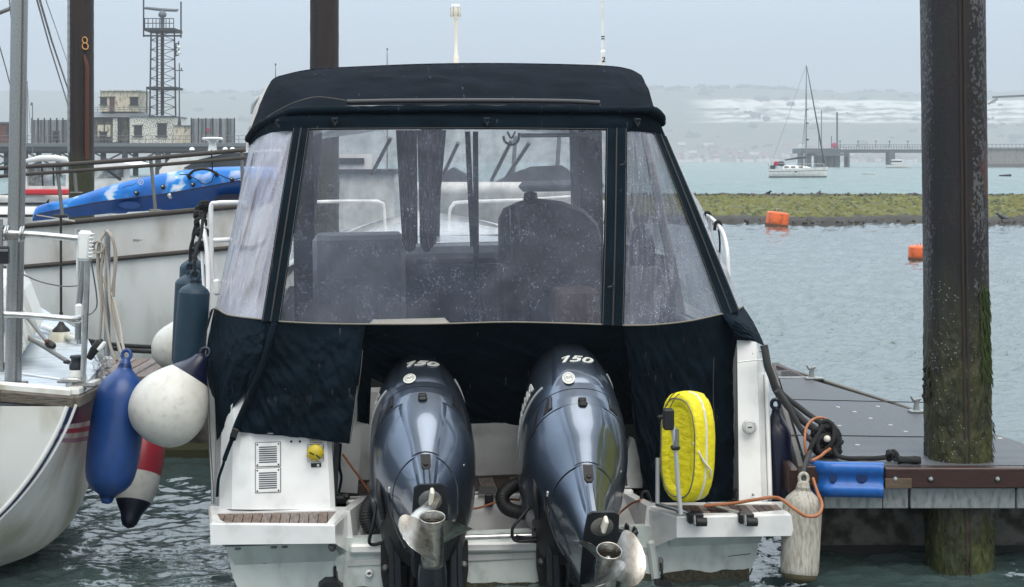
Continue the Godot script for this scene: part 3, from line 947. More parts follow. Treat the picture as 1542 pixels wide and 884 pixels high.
	# the radar tower
	o = thing("radar_tower", "grey lattice radar tower with a railed platform and a bar-shaped rotating aerial", "tower", P(245, 176, d + 4))
	var z0 := d + 2.2
	var z1 := d + 5.6
	var leg := func(k: int, y: float) -> Vector3:
		var t := (y - 46.0) / 130.0
		var xs := [lerpf(227.5, 225.5, t), lerpf(262.5, 264.5, t)]
		return P(xs[k % 2], y, z0 if k < 2 else z1)
	for k in 4:
		st = mb(false)
		bar(st, leg.call(k, 176), leg.call(k, 44), 0.20, 0.20)
		put(o, "leg", fin(st), M.iron_far)
	st = mb(false)
	for i in 9:
		var ya := 46.0 + 14.4 * i
		var yb := ya + 14.4
		for f in [[0, 1], [2, 3], [0, 2], [1, 3]]:
			bar(st, leg.call(f[0], ya), leg.call(f[1], yb), 0.085, 0.085)
			bar(st, leg.call(f[1], ya), leg.call(f[0], yb), 0.085, 0.085)
			bar(st, leg.call(f[0], yb), leg.call(f[1], yb), 0.085, 0.085)
	r = put(o, "lattice", fin(st), M.iron_far)
	r.set_meta("kind", "stuff")
	for e in [[236.5, 0.16], [244.5, 0.26]]:
		st = mb()
		rod(st, P(e[0], 174, d + 4), P(e[0], 44, d + 4), e[1], 8)
		put(o, "riser", fin(st), M.iron_far)
	wall_box(o, "platform", M.iron_far, 216.5, 42, 263, 46, d + 1.6, 5)
	wall_box(o, "lower_frame", M.iron_far, 216.5, 52.5, 273, 55, d + 1.6, 0.3)
	wall_box(o, "bracket", M.iron_far, 262, 45, 273, 46.6, d + 1.6, 0.3)
	wall_box(o, "landing", M.iron_far, 220, 130.5, 265, 134, d + 1.6, 4.5)
	st = mb()
	rod(st, P(216.3, 55.5, d + 1.6), P(216.3, -4, d + 1.6), 0.12, 5)
	rod(st, P(272.6, 57, d + 1.6), P(272.6, 2.5, d + 1.6), 0.12, 5)
	rod(st, P(221, 134, d + 1.6), P(221, 171, d + 1.6), 0.09, 5)
	put(o, "whip_aerial", fin(st), M.iron_far)
	st = mb()
	for x in [218.0, 223.0, 230.0, 235.0, 240.0, 250.0, 255.0, 261.5]: rod(st, P(x, 42, d + 1.6), P(x, 27.5, d + 1.6), 0.06, 4)
	for y in [27.8, 35.0]: rod(st, P(217, y, d + 1.6), P(262, y, d + 1.6), 0.06, 4)
	r = put(o, "platform_railing", fin(st), M.iron_far)
	r.set_meta("kind", "stuff")
	st = mb()
	lathe(st, [Vector2(0.30, 0), Vector2(0.30, 1.55), Vector2(0.55, 1.65), Vector2(0.62, 1.95), Vector2(0.5, 2.3), Vector2(0.25, 2.4), Vector2(0.2, 2.75)], Transform3D(Basis(), P(244.5, 42, d + 3.5)), 12)
	put(o, "scanner_mast", fin(st), M.shed_grey)
	st = mb()
	tube(st, [P(217, 12.8, d + 3.2), P(220, 12.0, d + 3.2), P(243, 14.5, d + 3.5), P(266, 15.6, d + 3.8), P(268.5, 14.0, d + 3.8)], [0.14, 0.22, 0.24, 0.22, 0.12], 8)
	put(o, "radar_aerial", fin(st), M.shed_grey)
	st = mb()
	for y in [66.0, 72.0, 78.0, 84.0]: rod(st, P(263, y, d + 2), P(269, y - 1, d + 2), 0.08, 4)
	rod(st, P(265, 65, d + 2), P(265, 85, d + 2), 0.09, 5)
	rod(st, P(269, 62, d + 2), P(269, 82, d + 2), 0.09, 5)
	put(o, "bracket_arm", fin(st), M.iron_far)
	for y in [71.0, 79.5]:
		st = mb()
		lathe(st, [Vector2(0.1, -0.12), Vector2(0.27, 0.0), Vector2(0.26, 0.08), Vector2(0.02, 0.12)], aim(P(269.5, y, d + 1.8), Vector3(0.5, 0, 1)), 12)
		put(o, "dish", fin(st), M.white_far)
	o = thing("aerial_mast", "thin aerial mast with a crossbar beside the radar tower", "mast", P(270, 190, d + 2.6))
	st = mb()
	tube(st, [P(270, 189, d + 2.6), P(270.2, 183, d + 2.6), P(270, 176, d + 2.6), P(270, 95, d + 2.6)], [0.3, 0.24, 0.10, 0.07], 6)
	put(o, "pole", fin(st), M.iron_far)
	st = mb()
	rod(st, P(264, 106, d + 2.6), P(276, 106.5, d + 2.6), 0.06, 4)
	rod(st, P(273, 102, d + 2.6), P(273, 107, d + 2.6), 0.09, 4)
	put(o, "crossbar", fin(st), M.iron_far)
	for e in [[41, 122, 200, "slender yacht mast standing just right of the grey backstay pole"], [49, 156, 216, "short jetty lamp post with a curved top beside the screen fence"]]:
		o = thing("mast", e[3], "mast", P(e[0], e[2], d - 10))
		st = mb()
		rod(st, P(e[0], e[2] + 20, d - 10), P(e[0], e[1], d - 10), 0.07, 5)
		put(o, "pole", fin(st), M.steel_grey)
		st = mb()
		if e[0] < 45:
			rod(st, P(e[0], e[1] + 1, d - 10), P(e[0] - 6, e[2], d - 10), 0.03, 4)
			rod(st, P(e[0], e[1] + 1, d - 10), P(e[0] + 5, e[2], d - 10), 0.03, 4)
			put(o, "shroud", fin(st), M.steel_grey)
		else:
			tube(st, spline([P(e[0], e[1] + 1, d - 10), P(e[0] - 1.5, e[1] - 1.5, d - 10), P(e[0] - 2.4, e[1] + 3, d - 10)], 4), 0.1, 5)
			put(o, "lamp_head", fin(st), M.steel_grey)

func pier() -> void:
	var d := 500.0
	var o := thing("concrete_pier", "long low concrete pier on dark legs across the harbour mouth", "pier", P(1300, 252, d))
	wall_box(o, "deck", M.pier_far, 1262, 225, 1460, 230, d, 9)
	wall_box(o, "head_deck", M.pier_far, 1207, 223.5, 1266, 231, d - 6, 16)
	wall_box(o, "head_deck", M.pier_far, 1228, 231, 1275, 234.5, d - 7, 14)
	for e in [[1206, 1210, 1.0], [1217, 1222, 1.0], [1231, 1237.5, 1.0], [1240, 1246, 1.0], [1249, 1255.5, 1.0], [1258, 1265, 1.0], [1277, 1279.5, 1.0], [1340.5, 1348, 1.0], [1424, 1431, 1.0]]:
		wall_box(o, "leg", M.pier_far, e[0], 229, e[1], 254, d - 4, 6)
	var st := mb()
	for k in 49:
		var x := 1262.0 + 4.0 * k
		rod(st, P(x, 225.5, d - 0.5), P(x, 218, d - 0.5), 0.07, 4)
	for y in [218.0, 221.5]: rod(st, P(1262, y, d - 0.5), P(1460, y, d - 0.5), 0.07, 4)
	var r := put(o, "railing", fin(st), M.pier_far)
	r.set_meta("kind", "stuff")
	for x in [1265.0, 1292.0, 1319.0, 1339.5, 1367.0]:
		st = mb()
		rod(st, P(x, 222, d + 1), P(x, 212.5, d + 1), 0.12, 5)
		bar(st, P(x - 1.6, 212.6, d + 1), P(x + 1.6, 212.6, d + 1), 0.3, 0.3)
		put(o, "lamp_post", fin(st), M.pier_far)
	for e in [[1237, 165, 1], [1260.5, 169, 2], [1233, 200, 1], [1252, 205, 1]]:
		st = mb()
		rod(st, P(e[0], 224, d - 2), P(e[0], e[1], d - 2), 0.16 * e[2], 5)
		put(o, "mooring_post", fin(st), M.pier_far)
	st = mb()
	lathe(st, [Vector2(0.2, -0.1), Vector2(0.8, -0.2), Vector2(1.0, 0), Vector2(0.8, 0.2), Vector2(0.2, 0.1)], aim(P(1256.5, 219, d - 8), Vector3(0, 0, 1)), 12)
	put(o, "lifebuoy_board", fin(st), M.stripe_red)
	o = thing("concrete_quay", "pale stained concrete quay wall seen right of the thick pile", "quay", P(1520, 252, d - 20))
	wall_box(o, "wall", M.caisson, 1462, 224, 1640, 247, d - 20, 30)
	wall_box(o, "foot", M.caisson_low, 1461, 246.8, 1641, 254, d - 20.4, 30)
	wall_box(o, "coping", M.caisson, 1461, 222, 1641, 224.2, d - 20.6, 31)
	st = mb()
	for k in 30: rod(st, P(1464.0 + 6.0 * k, 222.5, d - 18), P(1464.0 + 6.0 * k, 217, d - 18), 0.07, 4)
	rod(st, P(1462, 217.2, d - 18), P(1640, 217.2, d - 18), 0.07, 4)
	r = put(o, "railing", fin(st), M.pier_far)
	r.set_meta("kind", "stuff")
	o = thing("loading_arm", "slim grey jib reaching in from the right over the quay", "crane", P(1590, 222, d))
	st = mb(false)
	bar(st, P(1600, 141, d), P(1495, 146.5, d), 0.9, 0.7)
	put(o, "jib", fin(st), M.pier_far)
	st = mb(false)
	bar(st, P(1502, 149, d), P(1488, 156.5, d), 0.8, 0.7)
	put(o, "jib_end", fin(st), M.caisson)
	st = mb(false)
	bar(st, P(1592, 224, d), P(1592, 141, d), 1.4, 1.4)
	put(o, "post", fin(st), M.pier_far)
	# little craft under the pier
	for e in [[1352, 244.6, 7.5, "small pale launch passing under the pier", 420.0], [1308, 262.5, 2.0, "tiny white dinghy on the open water right of the yacht", 225.0], [1514, 268, 1.6, "small dark dinghy on the open water at the right edge", 200.0]]:
		o = thing("small_boat", e[3], "boat", Vector3(P(e[0], 0, e[4]).x, 0, -e[4]), "small craft on the far water")
		hull_into(o, hull_rings(e[2], e[2] * 0.35, e[2] * 0.12, e[2] * 0.17, 0.2, 10), M.dark_far if e[0] > 1500 else M.white_far, M.cover_grey)
		if e[0] > 1340 and e[0] < 1400:
			put(o, "wheelhouse", box(Vector3(-0.4, 1.7, 0), Vector3(2.6, 1.5, 1.6), 0.1), M.white_far, false)
			put(o, "stripe", box(Vector3(-0.4, 1.9, 0), Vector3(2.66, 0.4, 1.66), 0.02), M.dark_far, false)

func far_sailboat() -> void:
	var d := 186.0
	var o := thing("sailing_yacht", "white sailing yacht with a tall bare mast at anchor beyond the mudbank", "sailing boat", Vector3(P(1201, 0, d).x, 0, -d))
	o.rotation.y = -0.12
	var rings := hull_rings(7.3, 2.5, 1.05, 1.35, 0.4, 18)
	hull_into(o, rings, M.white_far, M.gel_grey)
	var st := mb()
	var line := []
	for r in rings: line.append(r[2] + Vector3(0, -0.10, 0.015))
	tube(st, line, 0.035, 5)
	line = []
	for r in rings: line.append(r[1] + Vector3(0, 0.18, 0.012))
	tube(st, line, 0.03, 5)
	put(o, "stripe", fin(st), M.stripe_navy, false)
	st = mb()
	var cab := []
	for q in [[-2.0, 0.62, 0.45], [-1.5, 0.72, 0.5], [0.0, 0.72, 0.45], [1.2, 0.55, 0.36], [2.0, 0.3, 0.06]]:
		var ring := []
		for k in 9:
			var a := PI * k / 8.0
			ring.append(Vector3(q[0], 1.05 + pow(sin(a), 0.45) * q[2], cos(a) * q[1]))
		cab.append(ring)
	loft(st, cab, false, true)
	put(o, "coachroof", fin(st), M.white_far, false)
	for x in [-1.4, -0.6, 0.35]:
		put(o, "cabin_window", box(Vector3(x, 1.32, 0.70 if x < 0 else 0.65), Vector3(0.55, 0.16, 0.06), 0.02), M.dark_far, false)
	put(o, "hull_window", box(Vector3(-0.3, 0.72, 1.20), Vector3(0.30, 0.14, 0.08), 0.02), M.dark_far, false)
	st = mb()
	tube(st, [Vector3(1.1, 1.3, 0), Vector3(1.1, 9.0, 0), Vector3(1.1, 14.3, 0)], [0.075, 0.075, 0.05], 8)
	put(o, "mast", fin(st), M.steel_dull, false)
	for h in [5.2, 7.6]:
		st = mb()
		rod(st, Vector3(1.1, h, -0.75), Vector3(1.1, h, 0.75), 0.03, 5)
		put(o, "spreader", fin(st), M.steel_dull, false)
	for e in [[4.8, 0.2], [6.9, 0.14], [8.6, 0.1]]:
		put(o, "mast_fitting", box(Vector3(1.22, e[0], 0.05), Vector3(0.35, e[1], 0.3), 0.03), M.cover_grey, false)
	st = mb()
	tube(st, [Vector3(1.15, 14.1, 0), Vector3(2.2, 8.3, 0), Vector3(3.35, 1.75, 0)], [0.04, 0.085, 0.10], 7)
	put(o, "furled_sail", fin(st), M.cover_grey, false)
	st = mb()
	tube(st, [Vector3(1.1, 2.55, 0), Vector3(0.2, 2.5, 0), Vector3(-1.6, 2.2, 0)], [0.12, 0.15, 0.08], 7)
	put(o, "boom_cover", fin(st), M.cover_grey, false)
	st = mb()
	for sg in [-1, 1]:
		rod(st, Vector3(1.1, 14.2, 0), Vector3(0.9, 1.1, 1.15 * sg), 0.016, 4)
		rod(st, Vector3(1.1, 9.4, 0), Vector3(0.4, 1.1, 1.15 * sg), 0.016, 4)
	rod(st, Vector3(1.05, 14.2, 0), Vector3(-3.5, 1.1, 0), 0.016, 4)
	put(o, "rigging", fin(st), M.steel_grey, false)
	for e in [-2.6, -1.6, 2.2, 3.3]:
		st = mb()
		for sg in [-1, 1]: rod(st, Vector3(e, 1.0, 1.0 * sg * (0.5 if e > 3 else 1.0)), Vector3(e, 1.75, 1.0 * sg * (0.5 if e > 3 else 1.0)), 0.025, 4)
		put(o, "stanchion", fin(st), M.steel, false)
	st = mb()
	tube(st, spline([Vector3(-3.5, 1.1, 0.9), Vector3(-3.55, 1.75, 0.85), Vector3(-3.6, 1.75, -0.85), Vector3(-3.5, 1.1, -0.9)], 6), 0.03, 5)
	for sg in [-1, 1]: rod(st, Vector3(-3.5, 1.72, 0.9 * sg), Vector3(3.3, 1.75, 0.5 * sg), 0.014, 4)
	put(o, "guard_rail", fin(st), M.steel, false)
	put(o, "spray_hood", box(Vector3(-2.1, 1.75, 0), Vector3(0.9, 0.6, 1.4), 0.2), M.cover_grey, false)
	st = mb()
	lathe(st, [Vector2(0.12, -0.06), Vector2(0.26, -0.07), Vector2(0.33, 0), Vector2(0.26, 0.07), Vector2(0.12, 0.06)], aim(Vector3(-2.75, 1.75, 1.0), Vector3(0, 0, 1)), 14)
	put(o, "lifebuoy_cover", fin(st), M.stripe_red, false)
	put(o, "cockpit_locker", box(Vector3(-3.1, 1.3, 0), Vector3(0.6, 0.5, 1.6), 0.1), M.cover_grey, false)
# ---------------------------------------------------------------- the motor cruiser
var boat: Node3D
func BL(list: Array) -> Array:                        # [px, py, z] triples to boat points
	var out := []
	for q in list: out.append(B(q[0], q[1], q[2]))
	return out
func along(line: Array, u: float) -> Vector3:          # a point on a polyline by its share of the points
	var t := clampf(u, 0, 1) * (line.size() - 1)
	var i := mini(int(t), line.size() - 2)
	return (line[i] as Vector3).lerp(line[i + 1], t - i)
# cloth between an upper and a lower edge, with folds and creases
func cloth(top: Array, bot: Array, nu: int, nv: int, rough_: float, sd: int, belly := 0.0, thick := 0.0) -> SurfaceTool:
	var n := noise(sd, 1.0, 3)
	var a := spline(top, 8)
	var b := spline(bot, 8)
	var st := mb()
	var f := func(u: float, v: float, off: float) -> Vector3:
		var p := along(a, u).lerp(along(b, u), v)
		var w := rough_ * (n.get_noise_2d(u * 3.0 + v * 1.2, v * 2.2) + 0.7 * n.get_noise_2d(u * 9.0 - v * 5.0, v * 4.0 + 9.0) + 0.35 * n.get_noise_2d(u * 22.0 + v * 8.0, v * 9.0))
		return p + Vector3(0, 0, w * minf(1.0, 4.0 * v + 0.1) + belly * sin(PI * v) + off)
	sheet(st, f.bind(0.0), nu, nv)
	if thick > 0.0:
		sheet(st, f.bind(-thick), nu, nv)
	return fin(st)
func pane(top: Array, bot: Array, nu: int, nv: int, rough_: float, sd: int, belly := 0.0, runs := 0.0) -> SurfaceTool:
	var n := noise(sd, 1.0, 3)
	var a := spline(top, 8)
	var b := spline(bot, 8)
	var st := mb()
	var f := func(u: float, v: float) -> Vector3:
		var p := along(a, u).lerp(along(b, u), v)
		var edge := minf(1.0, 6.0 * minf(minf(u, 1.0 - u), minf(v, 1.0 - v)))
		return p + Vector3(0, 0, edge * rough_ * (n.get_noise_2d(u * 2.2 + v * 0.8, v * 1.1) + 0.5 * n.get_noise_2d(u * 8.0 + v * 2.5, v * 1.6)) + edge * runs * n.get_noise_2d(u * 13.0 + v * 4.0, v * 2.6 + 30.0) + belly * sin(PI * v) * sin(PI * u))
	sheet(st, f, nu, nv)
	return fin(st)
func band(a: Array, b: Array, called: String, m: Material, par: Node3D, thick := 0.006) -> MeshInstance3D:
	var st := mb(false)
	var o := Vector3(0, 0, thick)
	for i in a.size() - 1:
		quad(st, a[i] + o, a[i + 1] + o, b[i + 1] + o, b[i] + o)
		quad(st, a[i], b[i], b[i + 1], a[i + 1])
		quad(st, a[i], a[i + 1], a[i + 1] + o, a[i] + o)
		quad(st, b[i], b[i] + o, b[i + 1] + o, b[i + 1])
	return put(par, called, fin(st), m, false)

func motor_boat() -> void:
	boat = thing("motor_cruiser", "white motor cruiser seen from astern under a black canvas cockpit canopy with two tilted outboards", "motorboat")
	boat.transform = BT
	boat_hull()
	boat_stern()
	boat_cabin()
	canopy()
	outboard("outboard_motor", Vector3(-0.375, 0.36, 0.07), 75.0, 0.0, 0)
	outboard("outboard_motor", Vector3(0.375, 0.34, 0.07), 65.0, 2.6, 1)
	for x in [-0.375, 0.375]: bracket(x)
	rigging()

func boat_hull() -> void:
	var sections := [[0.0, 1.0, 0.0], [-0.4, 1.004, 0.0], [-0.62, 1.005, 0.0], [-1.5, 1.01, 0.0], [-3.0, 1.0, 0.03], [-4.4, 0.93, 0.10], [-5.6, 0.74, 0.20], [-6.6, 0.44, 0.28], [-7.3, 0.15, 0.33], [-7.55, 0.02, 0.35]]
	var prof := [[0.0, -0.45], [0.5, -0.28], [1.20, -0.04], [1.27, 0.0], [1.31, 0.10], [1.345, 0.27]]
	var up := [[1.345, 0.27], [1.40, 0.62], [1.445, 0.98], [1.455, 1.03]]
	var up2 := [[1.455, 1.03], [1.445, 1.12], [1.40, 1.175], [1.26, 1.18]]
	var low := [[0.0, -0.46], [0.5, -0.29], [1.205, -0.05], [1.275, 0.0], [1.288, 0.03]]
	for e in [["hull_bottom", prof, "gel_low", 0], ["hull_side", up, "gel", 1], ["gunwale", up2, "gel", 2], ["quarter_side", [[1.345, 0.27], [1.36, 0.36]], "gel", 4], ["antifouling", low, "antifoul", 3]]:
		var st := mb()
		for sg in [-1.0, 1.0]:
			var rings := []
			for s in sections:
				if (e[3] == 1 or e[3] == 2) and s[0] > -0.5: continue
				var t: float = clampf(-s[0] / 7.5, 0, 1)
				var ring := []
				for q in e[1]:
					var y: float = q[1]
					if y < 0: y = lerpf(y, y * 0.4 + 0.2 * t * t, t)
					else: y += s[2] * y
					var k := 0.004 if e[3] == 3 else 0.0
					ring.append(Vector3(sg * (q[0] * s[1] + k), y, s[0] - (0.55 * t * y if t > 0.7 else 0.0) - (0.004 if e[3] == 3 else 0.0)))
				rings.append(ring)
			loft(st, rings, false)
		put(boat, e[0], fin(st), M[e[1][0] if e[2] is int else e[2]], false)
	# transom face, its lower edge a shallow vee
	var tr := [Vector3(-1.345, 0.27, 0), Vector3(-1.31, 0.10, 0), Vector3(-1.27, 0.0, 0), Vector3(-1.20, -0.04, 0), Vector3(-0.5, -0.28, 0), Vector3(0, -0.45, 0), Vector3(0.5, -0.28, 0), Vector3(1.20, -0.04, 0), Vector3(1.27, 0.0, 0), Vector3(1.31, 0.10, 0), Vector3(1.345, 0.27, 0)]
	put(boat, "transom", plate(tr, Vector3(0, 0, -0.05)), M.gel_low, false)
	# the grimy line just above the water
	var st := mb(false)
	var n := noise(88, 1.0, 3)
	var nn := 90
	for i in nn:
		var x0 := lerpf(-1.27, 1.27, float(i) / nn)
		var x1 := lerpf(-1.27, 1.27, float(i + 1) / nn)
		var h0 := 0.018 + 0.022 * n.get_noise_1d(x0 * 6.0) + 0.018 * clampf(x0, 0, 1)
		var h1 := 0.018 + 0.022 * n.get_noise_1d(x1 * 6.0) + 0.018 * clampf(x1, 0, 1)
		quad(st, Vector3(x0, -0.04, 0.004), Vector3(x0, h0, 0.004), Vector3(x1, h1, 0.004), Vector3(x1, -0.04, 0.004))
	put(boat, "waterline_scum", fin(st), M.scum, false)
	# two hull strakes each side of the motors, drain, trim tabs
	for e in [[549, 848], [993, 850]]:
		var c := B(e[0], 849.0, 0.0) if e[0] < 700 else B(990, 852, 0.0)
		if e[0] < 700:
			c = B(556, 862, 0.0)
			st = mb()
			lathe(st, [Vector2(0.012, 0.0), Vector2(0.020, 0.0), Vector2(0.019, 0.02), Vector2(0.014, 0.03), Vector2(0.010, 0.03), Vector2(0.009, 0.0)], aim(c, Vector3(0, 0, 1)), 16)
			put(boat, "drain", fin(st), M.gel, false)
	for e in [[506, 862], [995, 850]]:
		var c := B(e[0], e[1], 0.012)
		put(boat, "anode", box(c, Vector3(0.026, 0.07, 0.02), 0.008), M.steel_dull if e[0] > 700 else M.black_plastic, false)
		st = mb()
		tube(st, spline(BL([[e[0], e[1] - 2, 0.03], [e[0] + 2, e[1] + 14, 0.05], [e[0] + 4, e[1] + 30, 0.03]]), 6), 0.006, 6)
		put(boat, "tab_ram", fin(st), M.rubber, false)
	for px in [498.0, 1000.0]:
		var c := B(px, 888, 0.10)
		st = mb(false)
		slab(st, [c + Vector3(-0.06, 0.012, 0.0), c + Vector3(-0.03, 0.035, 0.0), c + Vector3(0.03, 0.035, 0.0), c + Vector3(0.06, 0.0, 0.0), c + Vector3(0.05, -0.04, 0.0), c + Vector3(-0.06, -0.04, 0.0)], Vector3(0, 0, -0.1))
		put(boat, "trim_tab", fin(st), M.antifoul, false)
	for sg in [-1.0, 1.0]:
		st = mb(false)      # spray strake steps cut in the transom edge
		var x0: float = -0.80 if sg < 0 else 0.78
		bx(st, Transform3D(Basis(Vector3(0, 0, 1), 0.12 * sg), Vector3(x0, 0.07, 0.010)), Vector3(0.045, 0.26, 0.03), 0.012)
		put(boat, "hull_pad", fin(st), M.gel_low, false)
	for e in [[[375, 846.5], [402, 848.5]], [[1096, 838], [1130, 834]]]:
		st = mb()
		rod(st, B(e[0][0], e[0][1], 0.003), B(e[1][0], e[1][1], 0.003), 0.0016, 5)
		put(boat, "hairline_crack", fin(st), M.caulk, false)

func on_plane(px: float, py: float, a: Vector3, b: Vector3, c: Vector3) -> Vector3:
	var n := (b - a).cross(c - a)
	var o := ray_local()
	var r := BI.basis * Vector3((px - 771.0) / F, -(py - HZ) / F, -1)
	return o + r * ((a - o).dot(n) / r.dot(n))
func teak(par: Node3D, outline: Array, count: int, m: Array, y: float) -> void:      # planks laid fore and aft, cut to the outline (x, z)
	var lo := 1e9; var hi := -1e9
	for p in outline: lo = minf(lo, p.x); hi = maxf(hi, p.x)
	var poly := PackedVector2Array(outline)
	for i in count:
		var a := lerpf(lo, hi, float(i) / count) + 0.0022
		var b := lerpf(lo, hi, float(i + 1) / count) - 0.0022
		var strip := PackedVector2Array([Vector2(a, -5), Vector2(b, -5), Vector2(b, 5), Vector2(a, 5)])
		for q in Geometry2D.intersect_polygons(poly, strip):
			var pts := []
			for v in q: pts.append(Vector3(v.x, y, v.y))
			var st := mb(false)
			slab(st, pts, Vector3(0, -0.010, 0))
			put(par, "plank", fin(st), m[(i * 7 + i / 3) % m.size()], false)

func boat_stern() -> void:
	# ---- the two platforms either side of the motors
	var zt := 0.20
	for side in 2:
		var o := sub(boat, "swim_platform")
		var a: Array      # outline of the top seen from above, from pixels on the plane of the platform
		if side == 0: a = [[313, 761.5], [316, 787], [504.5, 790], [523, 769], [526, 763]]
		else: a = [[970, 757], [975, 762], [1019, 777.5], [1191.5, 773.5], [1181, 755]]
		var top := []
		for q in a: top.append(BY(q[0], q[1], 0.40 if side == 0 else 0.362))
		var bot := []
		if side == 0: bot = [Vector3(), B(317, 820.5, top[1].z), B(505, 818.5, top[2].z), Vector3(), Vector3(top[4].x + 0.01, 0.2, top[4].z)]
		else: bot = [Vector3(top[0].x, 0.2, top[0].z), Vector3(), B(1019, 809.5, top[2].z), B(1196, 807, top[3].z), Vector3()]
		if side == 0: bot[0] = Vector3(bot[1].x - 0.015, bot[1].y, top[0].z)
		else: bot[4] = Vector3(bot[3].x, bot[3].y, top[4].z)
		# the slanting inner face is one plane: its lower corner lies on it
		if side == 0: bot[3] = on_plane(528, 834, top[2], top[3], bot[2])
		else: bot[1] = on_plane(974, 828.5, top[1], top[2], bot[2])
		var st := mb(false)
		# a chamfered upper edge all round
		var cen := Vector3.ZERO
		for p in top: cen += p / 5.0
		var inn := []
		for i in 5: inn.append(top[i].lerp(cen, 0.028))
		var shoulder := []
		for i in 5: shoulder.append(top[i] + (bot[i] - top[i]) * 0.06 - Vector3(0, 0.003, 0))
		for i in 5:
			var j := (i + 1) % 5
			quad(st, inn[i] , shoulder[i], shoulder[j], inn[j])
			quad(st, shoulder[i], bot[i], bot[j], shoulder[j])
		# top and under surface
		var ring := inn
		# the rim round the sunken teak
		var tk: Array
		if side == 0: tk = [[326, 772], [332, 783.5], [341, 787.2], [492, 788], [508, 768.3]]
		else: tk = [[1000, 758.8], [1021, 773.4], [1133, 771.8], [1179, 768], [1168, 758.6]]
		var well := []
		for q in tk: well.append(BY(q[0], q[1], ring[0].y))
		var outer := [ring[0], ring[1], ring[1], ring[2], ring[3], ring[4]] if side == 0 else ring
		if side == 0:
			tri(st, ring[0], ring[1], well[1]); tri(st, ring[0], well[1], well[0])
			tri(st, ring[1], well[2], well[1]); tri(st, ring[1], ring[2], well[3]); tri(st, ring[1], well[3], well[2])
			tri(st, ring[2], ring[3], well[4]); tri(st, ring[2], well[4], well[3])
			tri(st, ring[3], ring[4], well[4]); tri(st, ring[4], ring[0], well[0]); tri(st, ring[4], well[0], well[4])
		else:
			tri(st, ring[0], ring[1], well[0]); tri(st, ring[1], ring[2], well[1]); tri(st, ring[1], well[1], well[0])
			tri(st, ring[2], ring[3], well[2]); tri(st, ring[2], well[2], well[1]); tri(st, ring[3], well[3], well[2])
			tri(st, ring[3], ring[4], well[4]); tri(st, ring[3], well[4], well[3])
			tri(st, ring[4], ring[0], well[0]); tri(st, ring[4], well[0], well[4])
		for i in 5:
			var j := (i + 1) % 5
			quad(st, well[i], well[j], well[j] - Vector3(0, 0.02, 0), well[i] - Vector3(0, 0.02, 0))
		put(o, "rim", fin(st), M.gel, false)
		st = mb(false)
		var b2 := []
		for p in bot: b2.append(p + Vector3(0, 0.001, 0))
		tri(st, b2[0], b2[2], b2[1]); tri(st, b2[0], b2[3], b2[2]); tri(st, b2[0], b2[4], b2[3])
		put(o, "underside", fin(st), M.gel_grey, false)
		var dn := []
		for p in well: dn.append(p - Vector3(0, 0.017, 0))
		put(o, "caulking", plate(dn, Vector3(0, -0.004, 0)), M.caulk, false)
		var fl := []
		for p in well: fl.append(Vector2(p.x, p.z))
		if side == 0: teak(o, fl, 13, [M.teak, M.teak_grey, M.teak, M.teak_grey, M.teak], well[0].y - 0.006)
		else: teak(o, fl, 14, [M.teak_dark, M.teak_grey, M.teak_dark, M.teak], well[0].y - 0.006)
		# the knees that carry it from the transom
		st = mb(false)
		var xs := [-1.34, -0.82] if side == 0 else [0.86, 1.33]
		slab(st, [Vector3(xs[0], 0.274, 0.0), Vector3(xs[0], 0.274, 0.09), Vector3(xs[0] * (0.97 if side == 0 else 1.0), 0.16, 0.0)], Vector3(xs[1] - xs[0], 0, 0))
		put(o, "knee", fin(st), M.gel_low, false)
		for x in ([0.12, 0.45, 0.55] if side == 0 else [0.1, 0.32, 0.6]):
			var c := Vector3(lerpf(xs[0], xs[1], x), 0.262, 0.075)
			put(o, "bolt", box(c, Vector3(0.03, 0.012, 0.03), 0.004), M.steel_grey, false)
	# stern light disc under the left platform
	var st := mb()
	lathe(st, [Vector2(0.0, 0.02), Vector2(0.016, 0.018), Vector2(0.021, 0.0)], aim(B(500.5, 823.5, 0.16), Vector3(0, -0.3, 1)), 14)
	put(boat, "lamp", fin(st), M.steel_grey, false)
	# ladder rollers on the right platform
	for e in [[1041, 1058], [1117, 1134]]:
		var o := sub(boat, "ladder_bracket")
		var p := B(e[0], 783, 0.222)
		var q := B(e[1], 784, 0.222)
		put(o, "slot", box((p + q) * 0.5 + Vector3(-0.008, 0.012, -0.015), Vector3(p.distance_to(q) + 0.02, 0.05, 0.07), 0.006), M.black_plastic, false)
		st = mb()
		rod(st, (p + q) * 0.5 + Vector3(-0.012, 0, 0.03), q + Vector3(0.012, 0, 0.03), 0.021, 14)
		put(o, "roller", fin(st), M.rubber, false)
		st = mb(false)
		bx(st, Transform3D(Basis(Vector3(1, 0, 0), -0.3), p + Vector3(0.006, 0.004, 0.03)), Vector3(0.012, 0.05, 0.05), 0.005)
		put(o, "cheek", fin(st), M.steel, false)
		st = mb()
		rod(st, p + Vector3(-0.005, 0.03, -0.02), p + Vector3(-0.14, 0.045, -0.16), 0.011, 8)
		put(o, "rail", fin(st), M.steel, false)
	# ---- motor well: lip, sides, floor and riser
	st = mb(false)
	var la := BL([[527, 819.5, 0.02], [960, 813, 0.02]])
	bar(st, la[0] + Vector3(0, -0.022, -0.02), la[1] + Vector3(0, -0.022, -0.02), 0.075, 0.046, 0.01)
	put(boat, "transom_lip", fin(st), M.gel, false)
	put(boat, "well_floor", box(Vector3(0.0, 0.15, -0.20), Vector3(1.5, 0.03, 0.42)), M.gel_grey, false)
	put(boat, "well_riser", box(Vector3(0.0, 0.25, -0.43), Vector3(1.52, 0.22, 0.03), 0.01), M.gel, false)
